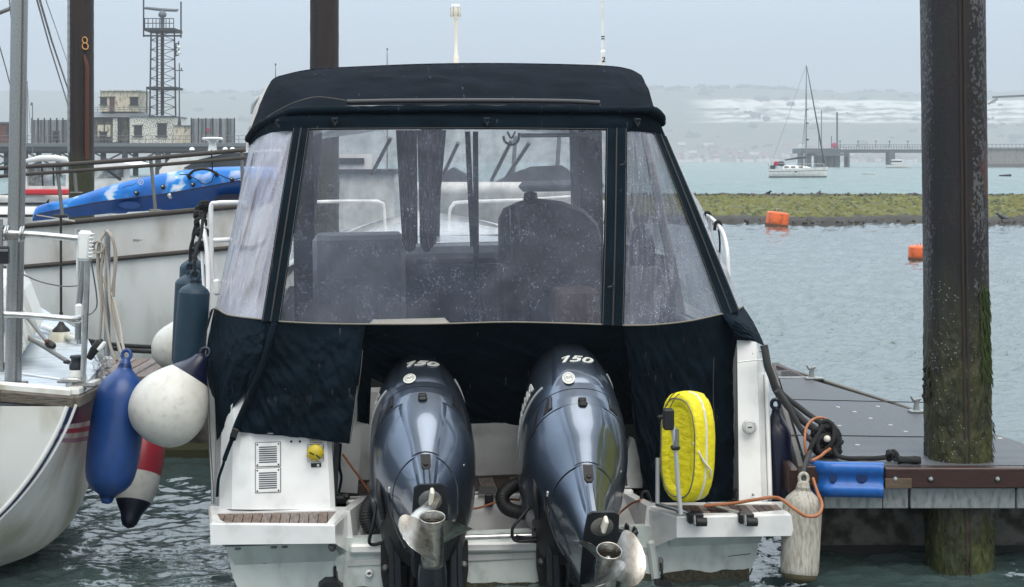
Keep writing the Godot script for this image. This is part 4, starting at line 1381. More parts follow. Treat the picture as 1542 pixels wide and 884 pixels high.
	for e in [[[527, 769, -0.02], [557, 746.5, -0.42], [563, 760, -0.42], [582, 821, -0.20], [533, 824, -0.02]], [[974, 762, -0.02], [936, 741, -0.42], [930, 760, -0.42], [915, 815, -0.20], [968, 818, -0.02]]]:
		st = mb(false)
		slab(st, BL(e), Vector3(-0.05 if e[0][0] < 700 else 0.05, 0, 0.0))
		put(boat, "well_side", fin(st), M.gel, false)
	# the step of dark teak forward of the motors and the wall behind it
	put(boat, "step", box(Vector3(0.0, 0.345, -0.63), Vector3(1.5, 0.03, 0.36)), M.caulk, false)
	var so := sub(boat, "step_teak")
	teak(so, [Vector2(-0.74, -0.80), Vector2(0.74, -0.80), Vector2(0.74, -0.46), Vector2(-0.74, -0.46)], 17, [M.teak_dark, M.teak_grey, M.teak_dark], 0.368)
	put(boat, "step_edge", box(Vector3(0, 0.366, -0.452), Vector3(1.5, 0.012, 0.014), 0.003), M.gel_grey, false)
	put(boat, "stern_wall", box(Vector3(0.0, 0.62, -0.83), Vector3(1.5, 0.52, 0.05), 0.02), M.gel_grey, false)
	st = mb()
	rod(st, B(690, 733, -0.7), B(800, 731, -0.7), 0.012, 8)
	put(boat, "toe_rail", fin(st), M.black_plastic, false)
	var h := sub(boat, "gate_hinge")
	put(h, "hinge_plate", plate(BL([[722, 732, -0.46], [745, 732, -0.46], [752, 745, -0.40], [720, 744, -0.40]]), Vector3(0, -0.012, 0)), M.steel_dull, false)
	put(h, "hinge_foot", box(B(736.5, 753, -0.40), Vector3(0.045, 0.07, 0.03), 0.008), M.black_plastic, false)
	# pillars of the stern gate
	put(boat, "gate_pillar", plate(BL([[541, 563, -0.46], [550, 566, -0.46], [546, 640, -0.46], [538, 743, -0.46], [506, 741, -0.46], [511, 668, -0.46], [528, 640, -0.46]]), Vector3(0, 0, -0.06)), M.gel_grey, false)
	put(boat, "gate_pillar", plate(BL([[950, 660, -0.46], [956, 662, -0.46], [969, 720, -0.46], [967, 735, -0.46], [945, 735, -0.46], [943, 690, -0.46]]), Vector3(0, 0, -0.06)), M.gel_grey, false)
	st = mb(false)
	bar(st, B(508, 668, -0.22), B(502, 763, -0.22), 0.035, 0.03, 0.004)
	put(boat, "gate_post", fin(st), M.dark_metal, false)
	st = mb(false)
	bx(st, Transform3D(Basis(), B(511, 752, -0.3)), Vector3(0.06, 0.04, 0.05), 0.01)
	bx(st, Transform3D(Basis(), B(521, 748, -0.34)), Vector3(0.04, 0.03, 0.05), 0.01)
	put(boat, "latch", fin(st), M.black_plastic, false)
	# ---- left locker with its vents and shore power socket
	st = mb()
	var lw := [[321.5, 766, -0.42], [330, 766.5, -0.20], [349, 767, -0.115], [378, 767.5, -0.085], [498, 767, -0.085], [505, 767, -0.11], [507, 764, -0.60]]
	var ups := [[326, 560, -0.50], [336, 562, -0.32], [352, 564, -0.24], [376, 566, -0.20], [487, 570, -0.20], [494, 570, -0.225], [500, 572, -0.64]]
	var lo := BL(lw); var hi := BL(ups)
	st.set_smooth_group(-1)
	for i in lw.size() - 1:
		quad(st, lo[i], hi[i], hi[i + 1], lo[i + 1])
	tri(st, hi[0], hi[3], hi[6])
	put(boat, "locker", fin(st), M.gel, false)
	var face := func(px: float, py: float) -> Vector3:          # on the locker's raked face
		var v := (767.0 - py) / 199.0
		return B(px, py, lerpf(-0.085, -0.20, v) + 0.003)
	var tilt := Basis(Vector3(1, 0, 0), -0.16)
	for py in [684.5, 723.5]:
		var o := sub(boat, "vent_grille")
		var c: Vector3 = face.call(403.5, py)
		put(o, "frame", box(c, Vector3(0.122, 0.117, 0.008), 0.004, tilt), M.gel, false)
		put(o, "shadow_gap", box(c - Vector3(0, 0, 0.002), Vector3(0.128, 0.123, 0.006), 0.003, tilt), M.steel_grey, false)
		for k in 8:
			put(o, "slot", box(c + tilt * Vector3(0, 0.037 - 0.0105 * k, 0.0035), Vector3(0.088, 0.0052, 0.004), 0.0, tilt), M.void, false)
		for sx in [-0.052, 0.052]:
			for sy in [-0.050, 0.050]:
				put(o, "screw", box(c + tilt * Vector3(sx, sy, 0.004), Vector3(0.008, 0.008, 0.004), 0.003, tilt), M.black_plastic, false)
	var o := sub(boat, "shore_power_inlet")
	var c: Vector3 = face.call(475.0, 682.0)
	put(o, "plate", box(c, Vector3(0.082, 0.088, 0.010), 0.004, tilt), M.steel, false)
	st = mb()
	lathe(st, [Vector2(0.040, -0.005), Vector2(0.040, 0.028), Vector2(0.036, 0.036), Vector2(0.0, 0.038)], aim(c + Vector3(0, 0.004, 0.005), tilt * Vector3(0, 0, 1)), 26)
	put(o, "plug", fin(st), M.yellow_old, false)
	st = mb()
	for k in 9:
		var a := TAU * k / 9.0
		rod(st, c + Vector3(cos(a) * 0.0405, 0.004 + sin(a) * 0.0405, 0.01), c + Vector3(cos(a) * 0.0405, 0.004 + sin(a) * 0.0405, 0.035), 0.004, 6)
	put(o, "grip", fin(st), M.yellow_old, false)
	for e in [[-0.016, 0.006, 0.5], [0.014, -0.01, 0.7]]:
		put(o, "pin_slot", box(c + Vector3(e[0], e[1], 0.045), Vector3(0.026, 0.006, 0.004), 0.0, tilt * Basis(Vector3(0, 0, 1), -e[2])), M.caulk, false)
	st = mb()
	for k in 5: rod(st, face.call(465.0 + 4.4 * k, 664) + Vector3(0, 0, 0.004), face.call(468.0 + 4.4 * k, 664) + Vector3(0, 0, 0.004), 0.009, 8)
	put(o, "cap", fin(st), M.steel, false)
	put(boat, "socket_label", box(face.call(476, 700.5), Vector3(0.050, 0.020, 0.004), 0.001, tilt), M.black_plastic, false)
	put(boat, "socket_label_mark", box(face.call(479, 700.5) + Vector3(0, 0, 0.003), Vector3(0.012, 0.011, 0.003), 0.0, tilt), M.badge, false)
	for px in [438.5, 451.5]:
		st = mb()
		lathe(st, [Vector2(0.0, 0.002), Vector2(0.0055, 0.002), Vector2(0.006, -0.002)], aim(face.call(px, 665), Vector3(0, 0, 1)), 10)
		put(boat, "screw_hole", fin(st), M.caulk, false)
	# left side deck end: the white edge beside the canopy
	put(boat, "coaming", plate(BL([[312, 534, -0.66], [314, 516, -0.68], [328, 538, -0.66], [329, 640, -0.54], [332, 764, -0.40], [319, 764, -0.40]]), Vector3(0, 0, -0.3)), M.gel, false)
	st = mb()
	tube(st, BL([[311.5, 562, -0.62], [314, 640, -0.53], [319.5, 735, -0.42], [320, 758, -0.39]]), 0.008, 6)
	put(boat, "edge_trim", fin(st), M.steel_dull, false)
	# right pillar
	st = mb()
	st.set_smooth_group(-1)
	var rl := BL([[1103, 758, -0.44], [1113, 757.5, -0.10], [1147, 756, -0.07], [1159, 755, -0.14], [1164, 752, -0.5]])
	var rh := BL([[1101, 560, -0.46], [1110, 512, -0.36], [1139, 515, -0.33], [1151, 560, -0.36], [1156, 562, -0.6]])
	for i in 4: quad(st, rl[i], rh[i], rh[i + 1], rl[i + 1])
	tri(st, rh[1], rh[3], rh[2]); tri(st, rh[1], rh[0], rh[3]); tri(st, rh[0], rh[4], rh[3])
	put(boat, "quarter_pillar", fin(st), M.gel, false)
	st = mb(false)
	bar(st, B(1154, 561, -0.34), B(1160, 754, -0.12), 0.022, 0.03, 0.006)
	put(boat, "rubbing_strake", fin(st), M.gel, false)
	st = mb()
	rod(st, B(1112, 545, -0.25), B(1150, 541, -0.25), 0.004, 6)
	put(boat, "moulding_line", fin(st), M.gel, false)
	o = sub(boat, "filler_cap")
	var fc := B(1128.5, 643, -0.165)
	st = mb()
	lathe(st, [Vector2(0.0, 0.008), Vector2(0.030, 0.008), Vector2(0.0375, 0.004), Vector2(0.038, -0.004)], aim(fc, Vector3(0, 0.16, 1)), 28)
	put(o, "cap", fin(st), M.gel_grey, false)
	st = mb()
	var ring := []
	for k in 25: ring.append(fc + Vector3(cos(TAU * k / 24.0) * 0.026, sin(TAU * k / 24.0) * 0.026, 0.0085 - 0.16 * sin(TAU * k / 24.0) * 0.026))
	tube(st, ring, 0.0012, 5, false)
	put(o, "cap_line", fin(st), M.steel_dull, false)
	put(o, "key_slot", box(fc + Vector3(0, 0, 0.009), Vector3(0.022, 0.005, 0.003)), M.caulk, false)
	for a in [0.6, 2.4, 4.7]: put(o, "cap_screw", box(fc + Vector3(cos(a) * 0.032, sin(a) * 0.032, 0.0065 - 0.16 * sin(a) * 0.032), Vector3(0.006, 0.006, 0.004), 0.002), M.steel_grey, false)
	for e in [[1134, 745, -0.085], [1134, 533, -0.33], [1146, 529, -0.35]]:
		st = mb()
		lathe(st, [Vector2(0.0, 0.006), Vector2(0.006, 0.004), Vector2(0.007, -0.004)], aim(B(e[0], e[1], e[2] + 0.01), Vector3(0, 0, 1)), 10)
		put(boat, "screw", fin(st), M.steel_dull, false)

func boat_cabin() -> void:
	# decks, cockpit sole and linings
	put(boat, "side_deck", box(Vector3(-1.30, 1.155, -2.2), Vector3(0.22, 0.04, 3.4), 0.01), M.gel, false)
	put(boat, "side_deck", box(Vector3(1.30, 1.155, -2.2), Vector3(0.22, 0.04, 3.4), 0.01), M.gel, false)
	put(boat, "cockpit_sole", box(Vector3(0, 0.36, -2.6), Vector3(2.5, 0.04, 3.5)), M.teak_dark, false)
	for sg in [-1, 1]: put(boat, "cockpit_lining", box(Vector3(1.19 * sg, 0.78, -2.4), Vector3(0.04, 0.8, 3.2)), M.cabin_grey, false)
	# foredeck
	var st := mb()
	var rings := []
	for q in [[-3.9, 1.38, 1.25, 1.50], [-4.6, 1.28, 1.28, 1.54], [-5.4, 1.05, 1.34, 1.54], [-6.3, 0.66, 1.42, 1.55], [-7.2, 0.2, 1.50, 1.56], [-7.5, 0.02, 1.54, 1.56]]:
		var ring := []
		for k in 9:
			var t := k / 4.0 - 1.0
			ring.append(Vector3(q[1] * t, lerpf(q[3], q[2], t * t * t * t), q[0]))
		rings.append(ring)
	loft(st, rings, false)
	put(boat, "foredeck", fin(st), M.gel, false)
	# hard top
	st = mb()
	rings = []
	for q in [[-1.35, 0.99, 2.52, 2.60], [-1.5, 1.06, 2.53, 2.64], [-2.5, 1.12, 2.50, 2.67], [-3.5, 1.10, 2.42, 2.60], [-3.85, 1.02, 2.36, 2.50]]:
		var ring := []
		for k in 13:
			var t := k / 6.0 - 1.0
			ring.append(Vector3(q[1] * t, lerpf(q[3], q[2], pow(absf(t), 3.0)), q[0]))
		for k in 13:
			var t := 1.0 - k / 6.0
			ring.append(Vector3(q[1] * t * 0.99, lerpf(q[3], q[2], pow(absf(t), 3.0)) - 0.07, q[0]))
		rings.append(ring)
	loft(st, rings, true, true)
	put(boat, "hard_top", fin(st), M.gel, false)
	# cabin sides: a lower wall, slim posts and tinted panes
	for sg in [-1.0, 1.0]:
		st = mb(false)
		slab(st, [Vector3(1.30 * sg, 1.16, -1.5), Vector3(1.30 * sg, 1.16, -4.4), Vector3(1.24 * sg, 1.52, -4.4), Vector3(1.24 * sg, 1.52, -1.5)], Vector3(-0.05 * sg, 0, 0))
		put(boat, "cabin_side", fin(st), M.gel, false)
		for z in [[-1.55, -1.6], [-2.7, -2.75], [-4.35, -3.75]]:
			st = mb(false)
			bar(st, Vector3(1.22 * sg, 1.5, z[0]), Vector3(1.04 * sg, 2.5, z[1]), 0.10, 0.05, 0.01)
			put(boat, "cabin_post", fin(st), M.gel, false)
		st = mb(false)
		quad(st, Vector3(1.215 * sg, 1.51, -1.6), Vector3(1.215 * sg, 1.51, -4.35), Vector3(1.045 * sg, 2.46, -3.75), Vector3(1.045 * sg, 2.46, -1.6))
		put(boat, "side_window", fin(st), M.screen_glass, false)
	# white aft wing of the cabin, seen past the canopy on the left
	put(boat, "cabin_wing", plate(BL([[411, 121, -1.62], [401, 128, -1.62], [384, 160, -1.62], [372, 196, -1.62], [370, 226, -1.62], [386, 226, -1.62], [400, 170, -1.62]]), Vector3(0, 0, -0.4)), M.gel, false)
	put(boat, "wing_window", plate(BL([[375, 193, -1.60], [385, 182, -1.60], [383, 224, -1.60], [373, 222, -1.60]]), Vector3(0, 0, -0.01)), M.screen_glass, false)
	st = mb()
	tube(st, spline(BL([[395, 146, -2.2], [388, 150, -2.2], [383, 158, -2.2], [381, 172, -2.2]]), 5), 0.018, 8)
	put(boat, "grab_rail", fin(st), M.steel_dull, false)
	# windscreen: two panes, frame and centre post
	var w := [Vector3(-1.08, 1.50, -4.35), Vector3(1.08, 1.50, -4.35), Vector3(0.98, 2.42, -3.72), Vector3(-0.98, 2.42, -3.72)]
	var lw := [w[0], (w[0] + w[1]) * 0.5, w[1]]
	var hw := [w[3], (w[3] + w[2]) * 0.5, w[2]]
	for k in 2:
		st = mb(false)
		quad(st, lw[k], hw[k], hw[k + 1], lw[k + 1])
		put(boat, "windscreen", fin(st), M.screen_glass, false)
	for e in [[w[0], w[1], 0.07], [w[3], w[2], 0.09], [w[0], w[3], 0.10], [w[1], w[2], 0.12], [(w[0] + w[1]) * 0.5 + Vector3(-0.12, 0, 0), (w[2] + w[3]) * 0.5 + Vector3(-0.12, 0, 0), 0.16]]:
		st = mb(false)
		bar(st, e[0], e[1], e[2], 0.05, 0.01)
		put(boat, "windscreen_frame", fin(st), M.cabin_dark, false)
	# wipers leaning on the glass
	for e in [[[560, 262], [588, 208]], [[740, 272], [770, 212]], [[762, 268], [797, 215]], [[668, 262], [690, 215]]]:
		st = mb()
		rod(st, B(e[0][0], e[0][1], -4.2), B(e[1][0], e[1][1], -3.95), 0.016, 6)
		put(boat, "wiper", fin(st), M.steel_grey, false)
	# the pulpit seen through the screen
	for e in [[[470, 352], [472, 309], [480, 304], [560, 303], [572, 305], [578, 312], [580, 354]], [[676, 352], [677, 320], [682, 309], [694, 304.5], [780, 301.5], [900, 298], [905, 340]]]:
		st = mb()
		var l := []
		for q in e: l.append(B(q[0], q[1], -6.4))
		tube(st, spline(l, 5), 0.016, 8)
		put(boat, "pulpit", fin(st), M.gel, false)
	put(boat, "bow_fender_rack", box(B(845, 280, -6.5), Vector3(0.8, 0.10, 0.2), 0.04), M.cover_grey, false)
	# inside: dash, galley unit, curtains, helm seat, locker
	put(boat, "dash", box(Vector3(0, 1.42, -3.75), Vector3(2.2, 0.14, 0.55), 0.05), M.cabin_grey, false)
	put(boat, "dash_front", box(Vector3(0, 1.0, -3.5), Vector3(2.3, 0.72, 0.1), 0.03), M.cabin_dark, false)
	var a := B(470, 356, -2.3); var b := B(612, 486, -2.3)
	put(boat, "galley_unit", box(Vector3((a.x + b.x) * 0.5, (a.y + b.y) * 0.5 - 0.2, -2.55), Vector3(b.x - a.x, a.y - b.y + 0.4, 0.5), 0.03), M.galley, false)
	for e in [[596, 628, 606, 633, 330], [628, 672, 633, 657, 345]]:
		var t := []; var l := []
		for k in 13:
			var u := k / 12.0
			t.append(B(lerpf(e[0], e[1], u), 196, -2.1 + 0.03 * sin(u * 22.0)))
			l.append(B(lerpf(e[2], e[3], u) - (4.0 if e[0] < 610 and u > 0.8 else 0.0), 372 + 8 * sin(u * 4.0), -2.1 + 0.025 * sin(u * 24.0)))
		st = mb()
		var f := func(u: float, v: float) -> Vector3: return along(t, u).lerp(along(l, u), v)
		sheet(st, f, 40, 14)
		put(boat, "curtain", fin(st), M.curtain, false)
	put(boat, "side_curtain", box(Vector3(B(890, 300, -2.6).x, 1.9, -2.6), Vector3(0.16, 1.15, 0.05), 0.02), M.curtain, false)
	put(boat, "side_curtain", box(Vector3(B(457, 300, -2.6).x, 1.9, -2.6), Vector3(0.14, 1.15, 0.05), 0.02), M.curtain, false)
	# helm seat: a rounded back with a headrest
	st = mb()
	rings = []
	for z in [-1.62, -1.66, -1.78, -1.84]:
		var ring := []
		var k := 0.94 if z == -1.62 or z == -1.84 else 1.0
		var cx := B(828, 400, -1.7)
		for q in [[752, 490], [752, 330], [760, 314], [785, 303], [812, 299], [846, 303], [878, 315], [898, 335], [908, 370], [910, 490]]:
			var p := B(q[0], q[1], -1.7)
			ring.append(Vector3(cx.x + (p.x - cx.x) * k, cx.y + (p.y - cx.y) * k, z))
		rings.append(ring)
	loft(st, rings, true, true)
	put(boat, "helm_seat", fin(st), M.seat_dark, false)
	st = mb()
	lathe(st, [Vector2(0.035, -0.08), Vector2(0.05, -0.03), Vector2(0.04, 0.04), Vector2(0.0, 0.05)], Transform3D(Basis(), B(799, 300, -1.75)), 12)
	put(boat, "head_rest", fin(st), M.seat_dark, false)
	a = B(838, 438, -1.1); b = B(904, 488, -1.1)
	put(boat, "cockpit_locker", box(Vector3((a.x + b.x) * 0.5, (a.y + b.y) * 0.5 - 0.1, -1.25), Vector3(b.x - a.x, a.y - b.y + 0.2, 0.3), 0.02), M.locker_brown, false)
	a = B(948, 400, -0.9); b = B(990, 500, -0.9)
	put(boat, "white_locker", box(Vector3((a.x + b.x) * 0.5, (a.y + b.y) * 0.5 - 0.1, -1.0), Vector3(b.x - a.x, a.y - b.y + 0.2, 0.25), 0.015), M.gel, false)
	st = mb()
	tube(st, BL([[968, 400, -0.95], [967, 372, -0.95], [966, 345, -0.95], [965, 338, -0.95]]), [0.075, 0.075, 0.045, 0.01], 12)
	put(boat, "grey_bag", fin(st), M.cover_grey, false)
	a = B(554, 489, -0.62); b = B(682, 498, -0.62)
	put(boat, "seat_cushion", box(Vector3((a.x + b.x) * 0.5, a.y - 0.05, -0.75), Vector3(b.x - a.x, 0.10, 0.3), 0.03), M.bone, false)
	put(boat, "seat_base", box(Vector3(0.0, 0.8, -0.95), Vector3(2.2, 0.75, 0.1), 0.03), M.cabin_dark, false)
	for e in [[[704, 198], [712, 372]], [[716, 198], [718, 500]]]:
		st = mb(false)
		bar(st, B(e[0][0], e[0][1], -1.0), B(e[1][0], e[1][1], -1.0), 0.030, 0.006, 0.0, Vector3(0, 0, 1))
		put(boat, "strap", fin(st), M.canvas, false)
	st = mb()
	tube(st, spline(BL([[758, 205, -1.0], [761, 214, -1.0], [772, 218, -1.0], [780, 212, -1.0], [782, 200, -1.0]]), 5), 0.008, 6)
	tube(st, spline(BL([[764, 198, -1.0], [770, 208, -1.0], [776, 198, -1.0]]), 5), 0.006, 6)
	put(boat, "cable_loop", fin(st), M.rubber, false)
	st = mb()
	rod(st, B(784, 204, -1.0), B(905, 203, -1.0), 0.012, 8)
	put(boat, "canopy_tube", fin(st), M.steel_dull, false)
	# navigation light and aerial on the roof
	var o := sub(boat, "masthead_light")
	var base := B(687, 97, -2.2)
	var s := 9.42 / F
	st = mb()
	lathe(st, [Vector2(4.2 * s, -4 * s), Vector2(4.0 * s, 4 * s), Vector2(3.8 * s, 13 * s), Vector2(2.6 * s, 14 * s), Vector2(2.3 * s, 40 * s), Vector2(3.0 * s, 70 * s)], Transform3D(Basis(), base), 12)
	put(o, "stalk", fin(st), M.bone, false)
	st = mb()
	lathe(st, [Vector2(3 * s, 69 * s), Vector2(6.5 * s, 72 * s), Vector2(7.6 * s, 78 * s), Vector2(7.4 * s, 83 * s), Vector2(6.4 * s, 86 * s)], Transform3D(Basis(), base), 16)
	put(o, "lens", fin(st), M.bone, false)
	st = mb()
	lathe(st, [Vector2(6.8 * s, 85.5 * s), Vector2(7.0 * s, 88 * s), Vector2(6.4 * s, 90.5 * s), Vector2(0.1 * s, 91.5 * s)], Transform3D(Basis(), base), 16)
	put(o, "cap", fin(st), M.gel, false)
	for k in 6:
		st = mb()
		var av := TAU * k / 6.0
		rod(st, base + Vector3(cos(av) * 7.2 * s, 72 * s, sin(av) * 7.2 * s), base + Vector3(cos(av) * 7.2 * s, 86 * s, sin(av) * 7.2 * s), 0.5 * s, 5)
		put(o, "lens_guard", fin(st), M.steel_dull, false)
	o = sub(boat, "aerial")
	base = B(908.5, 98, -2.0)
	s = 9.2 / F
	st = mb()
	lathe(st, [Vector2(3.9 * s, -6 * s), Vector2(3.9 * s, 19 * s), Vector2(3.4 * s, 23 * s), Vector2(2.6 * s, 23 * s)], Transform3D(Basis(), base), 12)
	put(o, "mount", fin(st), M.gel, false)
	put(o, "stay", plate([base + Vector3(-12 * s, 0, 0), base + Vector3(-3 * s, 6.5 * s, 0), base + Vector3(-3 * s, 0, 0)], Vector3(0, 0, 0.02)), M.gel, false)
	st = mb()
	lathe(st, [Vector2(2.6 * s, 22 * s), Vector2(2.4 * s, 60 * s), Vector2(1.9 * s, 150 * s), Vector2(1.2 * s, 420 * s)], Transform3D(Basis(), base), 10)
	put(o, "whip", fin(st), M.gel, false)
	for y in [40.0, 43.5]:
		st = mb()
		lathe(st, [Vector2(2.75 * s, (y - 0.8) * s), Vector2(2.75 * s, (y + 0.8) * s)], Transform3D(Basis(), base), 10)
		put(o, "ring", fin(st), M.fender_teal, false)
	put(o, "mark", letters("2", 7.5 * s, Transform3D(Basis(), base + Vector3(0, 8 * s, 4.0 * s)), 0.002), M.caulk, false)

func canopy() -> void:
	var o := sub(boat, "canopy")
	var zt := -0.55
	var zb := -0.12
	# clear panels
	put(o, "rear_window", pane(BL([[464, 196, zt], [560, 194.5, zt], [700, 194, zt], [820, 195, zt], [914, 196, zt]]), BL([[419, 483, zb], [500, 486.5, zb], [640, 487, zb], [770, 484, zb], [906, 487.5, zb]]), 60, 40, 0.018, 101, 0.02), M.vinyl, false)
	put(o, "corner_window", pane(BL([[377, 216, -1.05], [392, 205, -0.88], [412, 199, -0.72], [442, 196, -0.58]]), BL([[326, 462, -0.72], [340, 471, -0.45], [362, 477, -0.28], [396, 480, -0.15]]), 60, 60, 0.06, 102, 0.03, 0.014), M.vinyl_milky, false)
	put(o, "corner_window", pane(BL([[942, 198, zt], [955, 198, -0.57], [970, 199, -0.62], [987, 201, -0.70]]), BL([[937, 489, zb], [985, 488, -0.13], [1040, 482, -0.20], [1090, 471, -0.34]]), 60, 60, 0.05, 103, 0.03, 0.007), M.vinyl_side, false)
	var t0 := BL([[1000, 206, -0.78], [1003, 212, -1.1], [1012, 222, -1.7]])
	var m0 := BL([[1058, 340, -0.55], [1064, 340, -1.1], [1066, 338, -1.8]])
	var b0 := BL([[1110, 466, -0.40], [1116, 463, -0.9], [1119, 458, -1.7]])
	var st := mb()
	var f := func(u: float, v: float) -> Vector3:
		var n := 0.012 * sin(v * 21.0 + u * 6.0) * sin(PI * v)
		var p := along(t0, u) * (1 - v) * (1 - v) + (2.0 * along(m0, u) - 0.5 * along(t0, u) - 0.5 * along(b0, u)) * 2.0 * v * (1 - v) + along(b0, u) * v * v
		return p + Vector3(n, 0, 0)
	sheet(st, f, 24, 40)
	put(o, "side_window", fin(st), M.vinyl_milky, false)
	# the matching flank on the left, out of sight from astern
	t0 = BL([[376, 217, -1.06], [380, 220, -1.7]])
	b0 = BL([[325, 462, -0.74], [352, 455, -1.7]])
	put(o, "side_window", pane(t0, b0, 16, 20, 0.03, 104), M.vinyl_milky, false)
	# dark bands between the panels, each with its seam
	var strips := [[[441, 193, zt], [466, 193, zt], [394, 483, zb], [422, 484, zb]], [[912, 193, zt], [944, 193, zt], [905, 489, zb], [939, 490, zb]], [[984, 199, -0.69], [1003, 205, -0.77], [1087, 474, -0.33], [1113, 468, -0.39]]]
	for e in strips:
		var a := []; var b := []
		for k in 21:
			var v := k / 20.0
			var bow := Vector3(0, 0, 0.018 * sin(PI * v) + 0.006)
			a.append(B(e[0][0], e[0][1], e[0][2]).lerp(B(e[2][0], e[2][1], e[2][2]), v) + bow)
			b.append(B(e[1][0], e[1][1], e[1][2]).lerp(B(e[3][0], e[3][1], e[3][2]), v) + bow)
		band(a, b, "band", M.canvas, o, 0.006)
		var l1 := []; var l2 := []
		for k in 21:
			l1.append(a[k].lerp(b[k], 0.5) + Vector3(0, 0, 0.008))
			l2.append(a[k].lerp(b[k], 0.06) + Vector3(0, 0, 0.007))
		put(o, "zip", tubes([l1], 0.0055, 6), M.rubber, false)
		var l3 := []
		for k in 21: l3.append(a[k].lerp(b[k], 0.94) + Vector3(0, 0, 0.007))
		for l in [l2, l3]: put(o, "stitching", tubes([l], 0.0016, 4), M.stitch, false)
	# the band over the windows, the roll above it and the hood
	var topL := BL([[374, 214, -1.07], [388, 196, -0.90], [410, 180, -0.74], [440, 170, -0.61], [560, 167, -0.59], [730, 166.5, -0.59], [900, 168, -0.59], [950, 169, -0.61], [985, 172, -0.68], [1000, 200, -0.80]])
	var lowL := BL([[376, 222, -1.06], [392, 207, -0.88], [412, 200, -0.72], [442, 197, -0.575], [560, 195.5, -0.56], [730, 195, -0.56], [900, 196.5, -0.56], [945, 199, -0.57], [985, 203, -0.70], [1003, 212, -0.80]])
	put(o, "head_band", cloth(topL, lowL, 110, 6, 0.008, 105, 0.01, 0.006), M.canvas, false)
	put(o, "stitching", tubes([spline(BL([[465, 193.5, -0.548], [560, 193, -0.545], [730, 192.5, -0.545], [912, 194, -0.545]]), 8)], 0.0016, 4), M.stitch, false)
	var roll := spline(BL([[374, 210, -1.06], [383, 196, -0.93], [400, 184, -0.80], [425, 173, -0.66], [445, 167.5, -0.60], [500, 165.5, -0.58], [600, 164.5, -0.575], [730, 164, -0.575], [880, 165.5, -0.575], [950, 166, -0.58], [978, 166, -0.62], [991, 173, -0.70], [997, 186, -0.78]]), 8)
	var rr := []
	var nz := noise(106, 1.0, 3)
	for k in roll.size(): rr.append(0.021 + 0.006 * nz.get_noise_1d(k * 0.35) + (0.008 if k > roll.size() - 18 and k < roll.size() - 3 else 0.0))
	st = mb()
	tube(st, roll, rr, 12)
	put(o, "rolled_curtain", fin(st), M.canvas, false)
	st = mb()
	var track := spline(BL([[522, 153.5, -0.575], [600, 152, -0.575], [730, 151.5, -0.575], [850, 152.5, -0.575], [903, 155, -0.58]]), 8)
	tube(st, track, 0.0125, 8)
	put(o, "track", fin(st), M.track, false)
	var hem := BL([[374, 206, -1.10], [384, 190, -0.97], [402, 180, -0.83], [428, 169, -0.69], [455, 163, -0.61], [530, 159, -0.59], [640, 158, -0.59], [760, 158, -0.59], [900, 161, -0.59], [960, 163, -0.61], [986, 166, -0.68]])
	var crest := BL([[408, 122, -1.40], [411, 119, -1.38], [416, 116, -1.35], [425, 113, -1.32], [470, 104, -1.30], [560, 99, -1.30], [660, 95.5, -1.30], [770, 95, -1.30], [900, 98, -1.30], [945, 103, -1.30], [966, 113, -1.34]])
	st = mb()
	var nh := noise(107, 1.0, 3)
	var ha := spline(crest, 8); var hb := spline(hem, 8)
	f = func(u: float, v: float) -> Vector3:
		var p := along(ha, u).lerp(along(hb, u), v)
		return p + Vector3(0, 0.02 * sin(PI * v) + 0.012 * nh.get_noise_2d(u * 5.0, v * 2.0) * sin(PI * v) + 0.006 * nh.get_noise_2d(u * 20.0, v * 3.0) * sin(PI * v), 0)
	sheet(st, f, 120, 20)
	f = func(u: float, v: float) -> Vector3:
		var p := along(ha, u)
		return p.lerp(Vector3(p.x * 0.98, p.y - 0.02 - 0.04 * v, -1.75), v) + Vector3(0, 0.02 * sin(PI * v), 0)
	sheet(st, f, 60, 8)
	put(o, "hood", fin(st), M.canvas_hood, false)
	put(o, "hem_cord", tubes([spline(BL([[378, 200, -1.02], [400, 178, -0.80], [425, 163, -0.66], [450, 152, -0.60], [480, 146, -0.64], [520, 151, -0.58]]), 6)], 0.003, 5), M.stitch, false)
	# clips under the roll
	for e in [[420, 186, -0.66], [504, 183, -0.56], [733, 183, -0.56], [960, 184, -0.58]]:
		var c := B(e[0], e[1], e[2] + 0.015)
		st = mb(false)
		bx(st, Transform3D(Basis(), c + Vector3(0, 0.015, 0)), Vector3(0.036, 0.012, 0.012), 0.003)
		bx(st, Transform3D(Basis(Vector3(0, 0, 1), 0.5), c + Vector3(-0.006, -0.004, 0)), Vector3(0.010, 0.034, 0.010), 0.003)
		bx(st, Transform3D(Basis(Vector3(0, 0, 1), -0.5), c + Vector3(0.006, -0.010, 0.004)), Vector3(0.010, 0.030, 0.010), 0.003)
		put(o, "clip", fin(st), M.dark_metal, false)
	for e in [[938, 248, -0.40], [920, 432, -0.08]]:
		var c := B(e[0], e[1], e[2])
		st = mb(false)
		bx(st, Transform3D(Basis(Vector3(0, 0, 1), 0.2), c), Vector3(0.035, 0.012, 0.008), 0.003)
		bx(st, Transform3D(Basis(Vector3(0, 0, 1), 0.2), c + Vector3(0.014, 0, 0.004)), Vector3(0.012, 0.03, 0.008), 0.003)
		put(o, "clip", fin(st), M.dark_metal, false)
	# lower skirt: the flaps hang over locker and gunwale, the middle is tucked in behind the motors
	put(o, "skirt", cloth(BL([[396, 482, zb], [420, 484, zb], [500, 487.5, zb], [550, 488, zb]]), BL([[356, 650, -0.145], [395, 654, -0.12], [430, 657, -0.11], [465, 660, -0.105], [526, 669, -0.10]]), 70, 60, 0.020, 111, 0.03, 0.006), M.canvas, false)
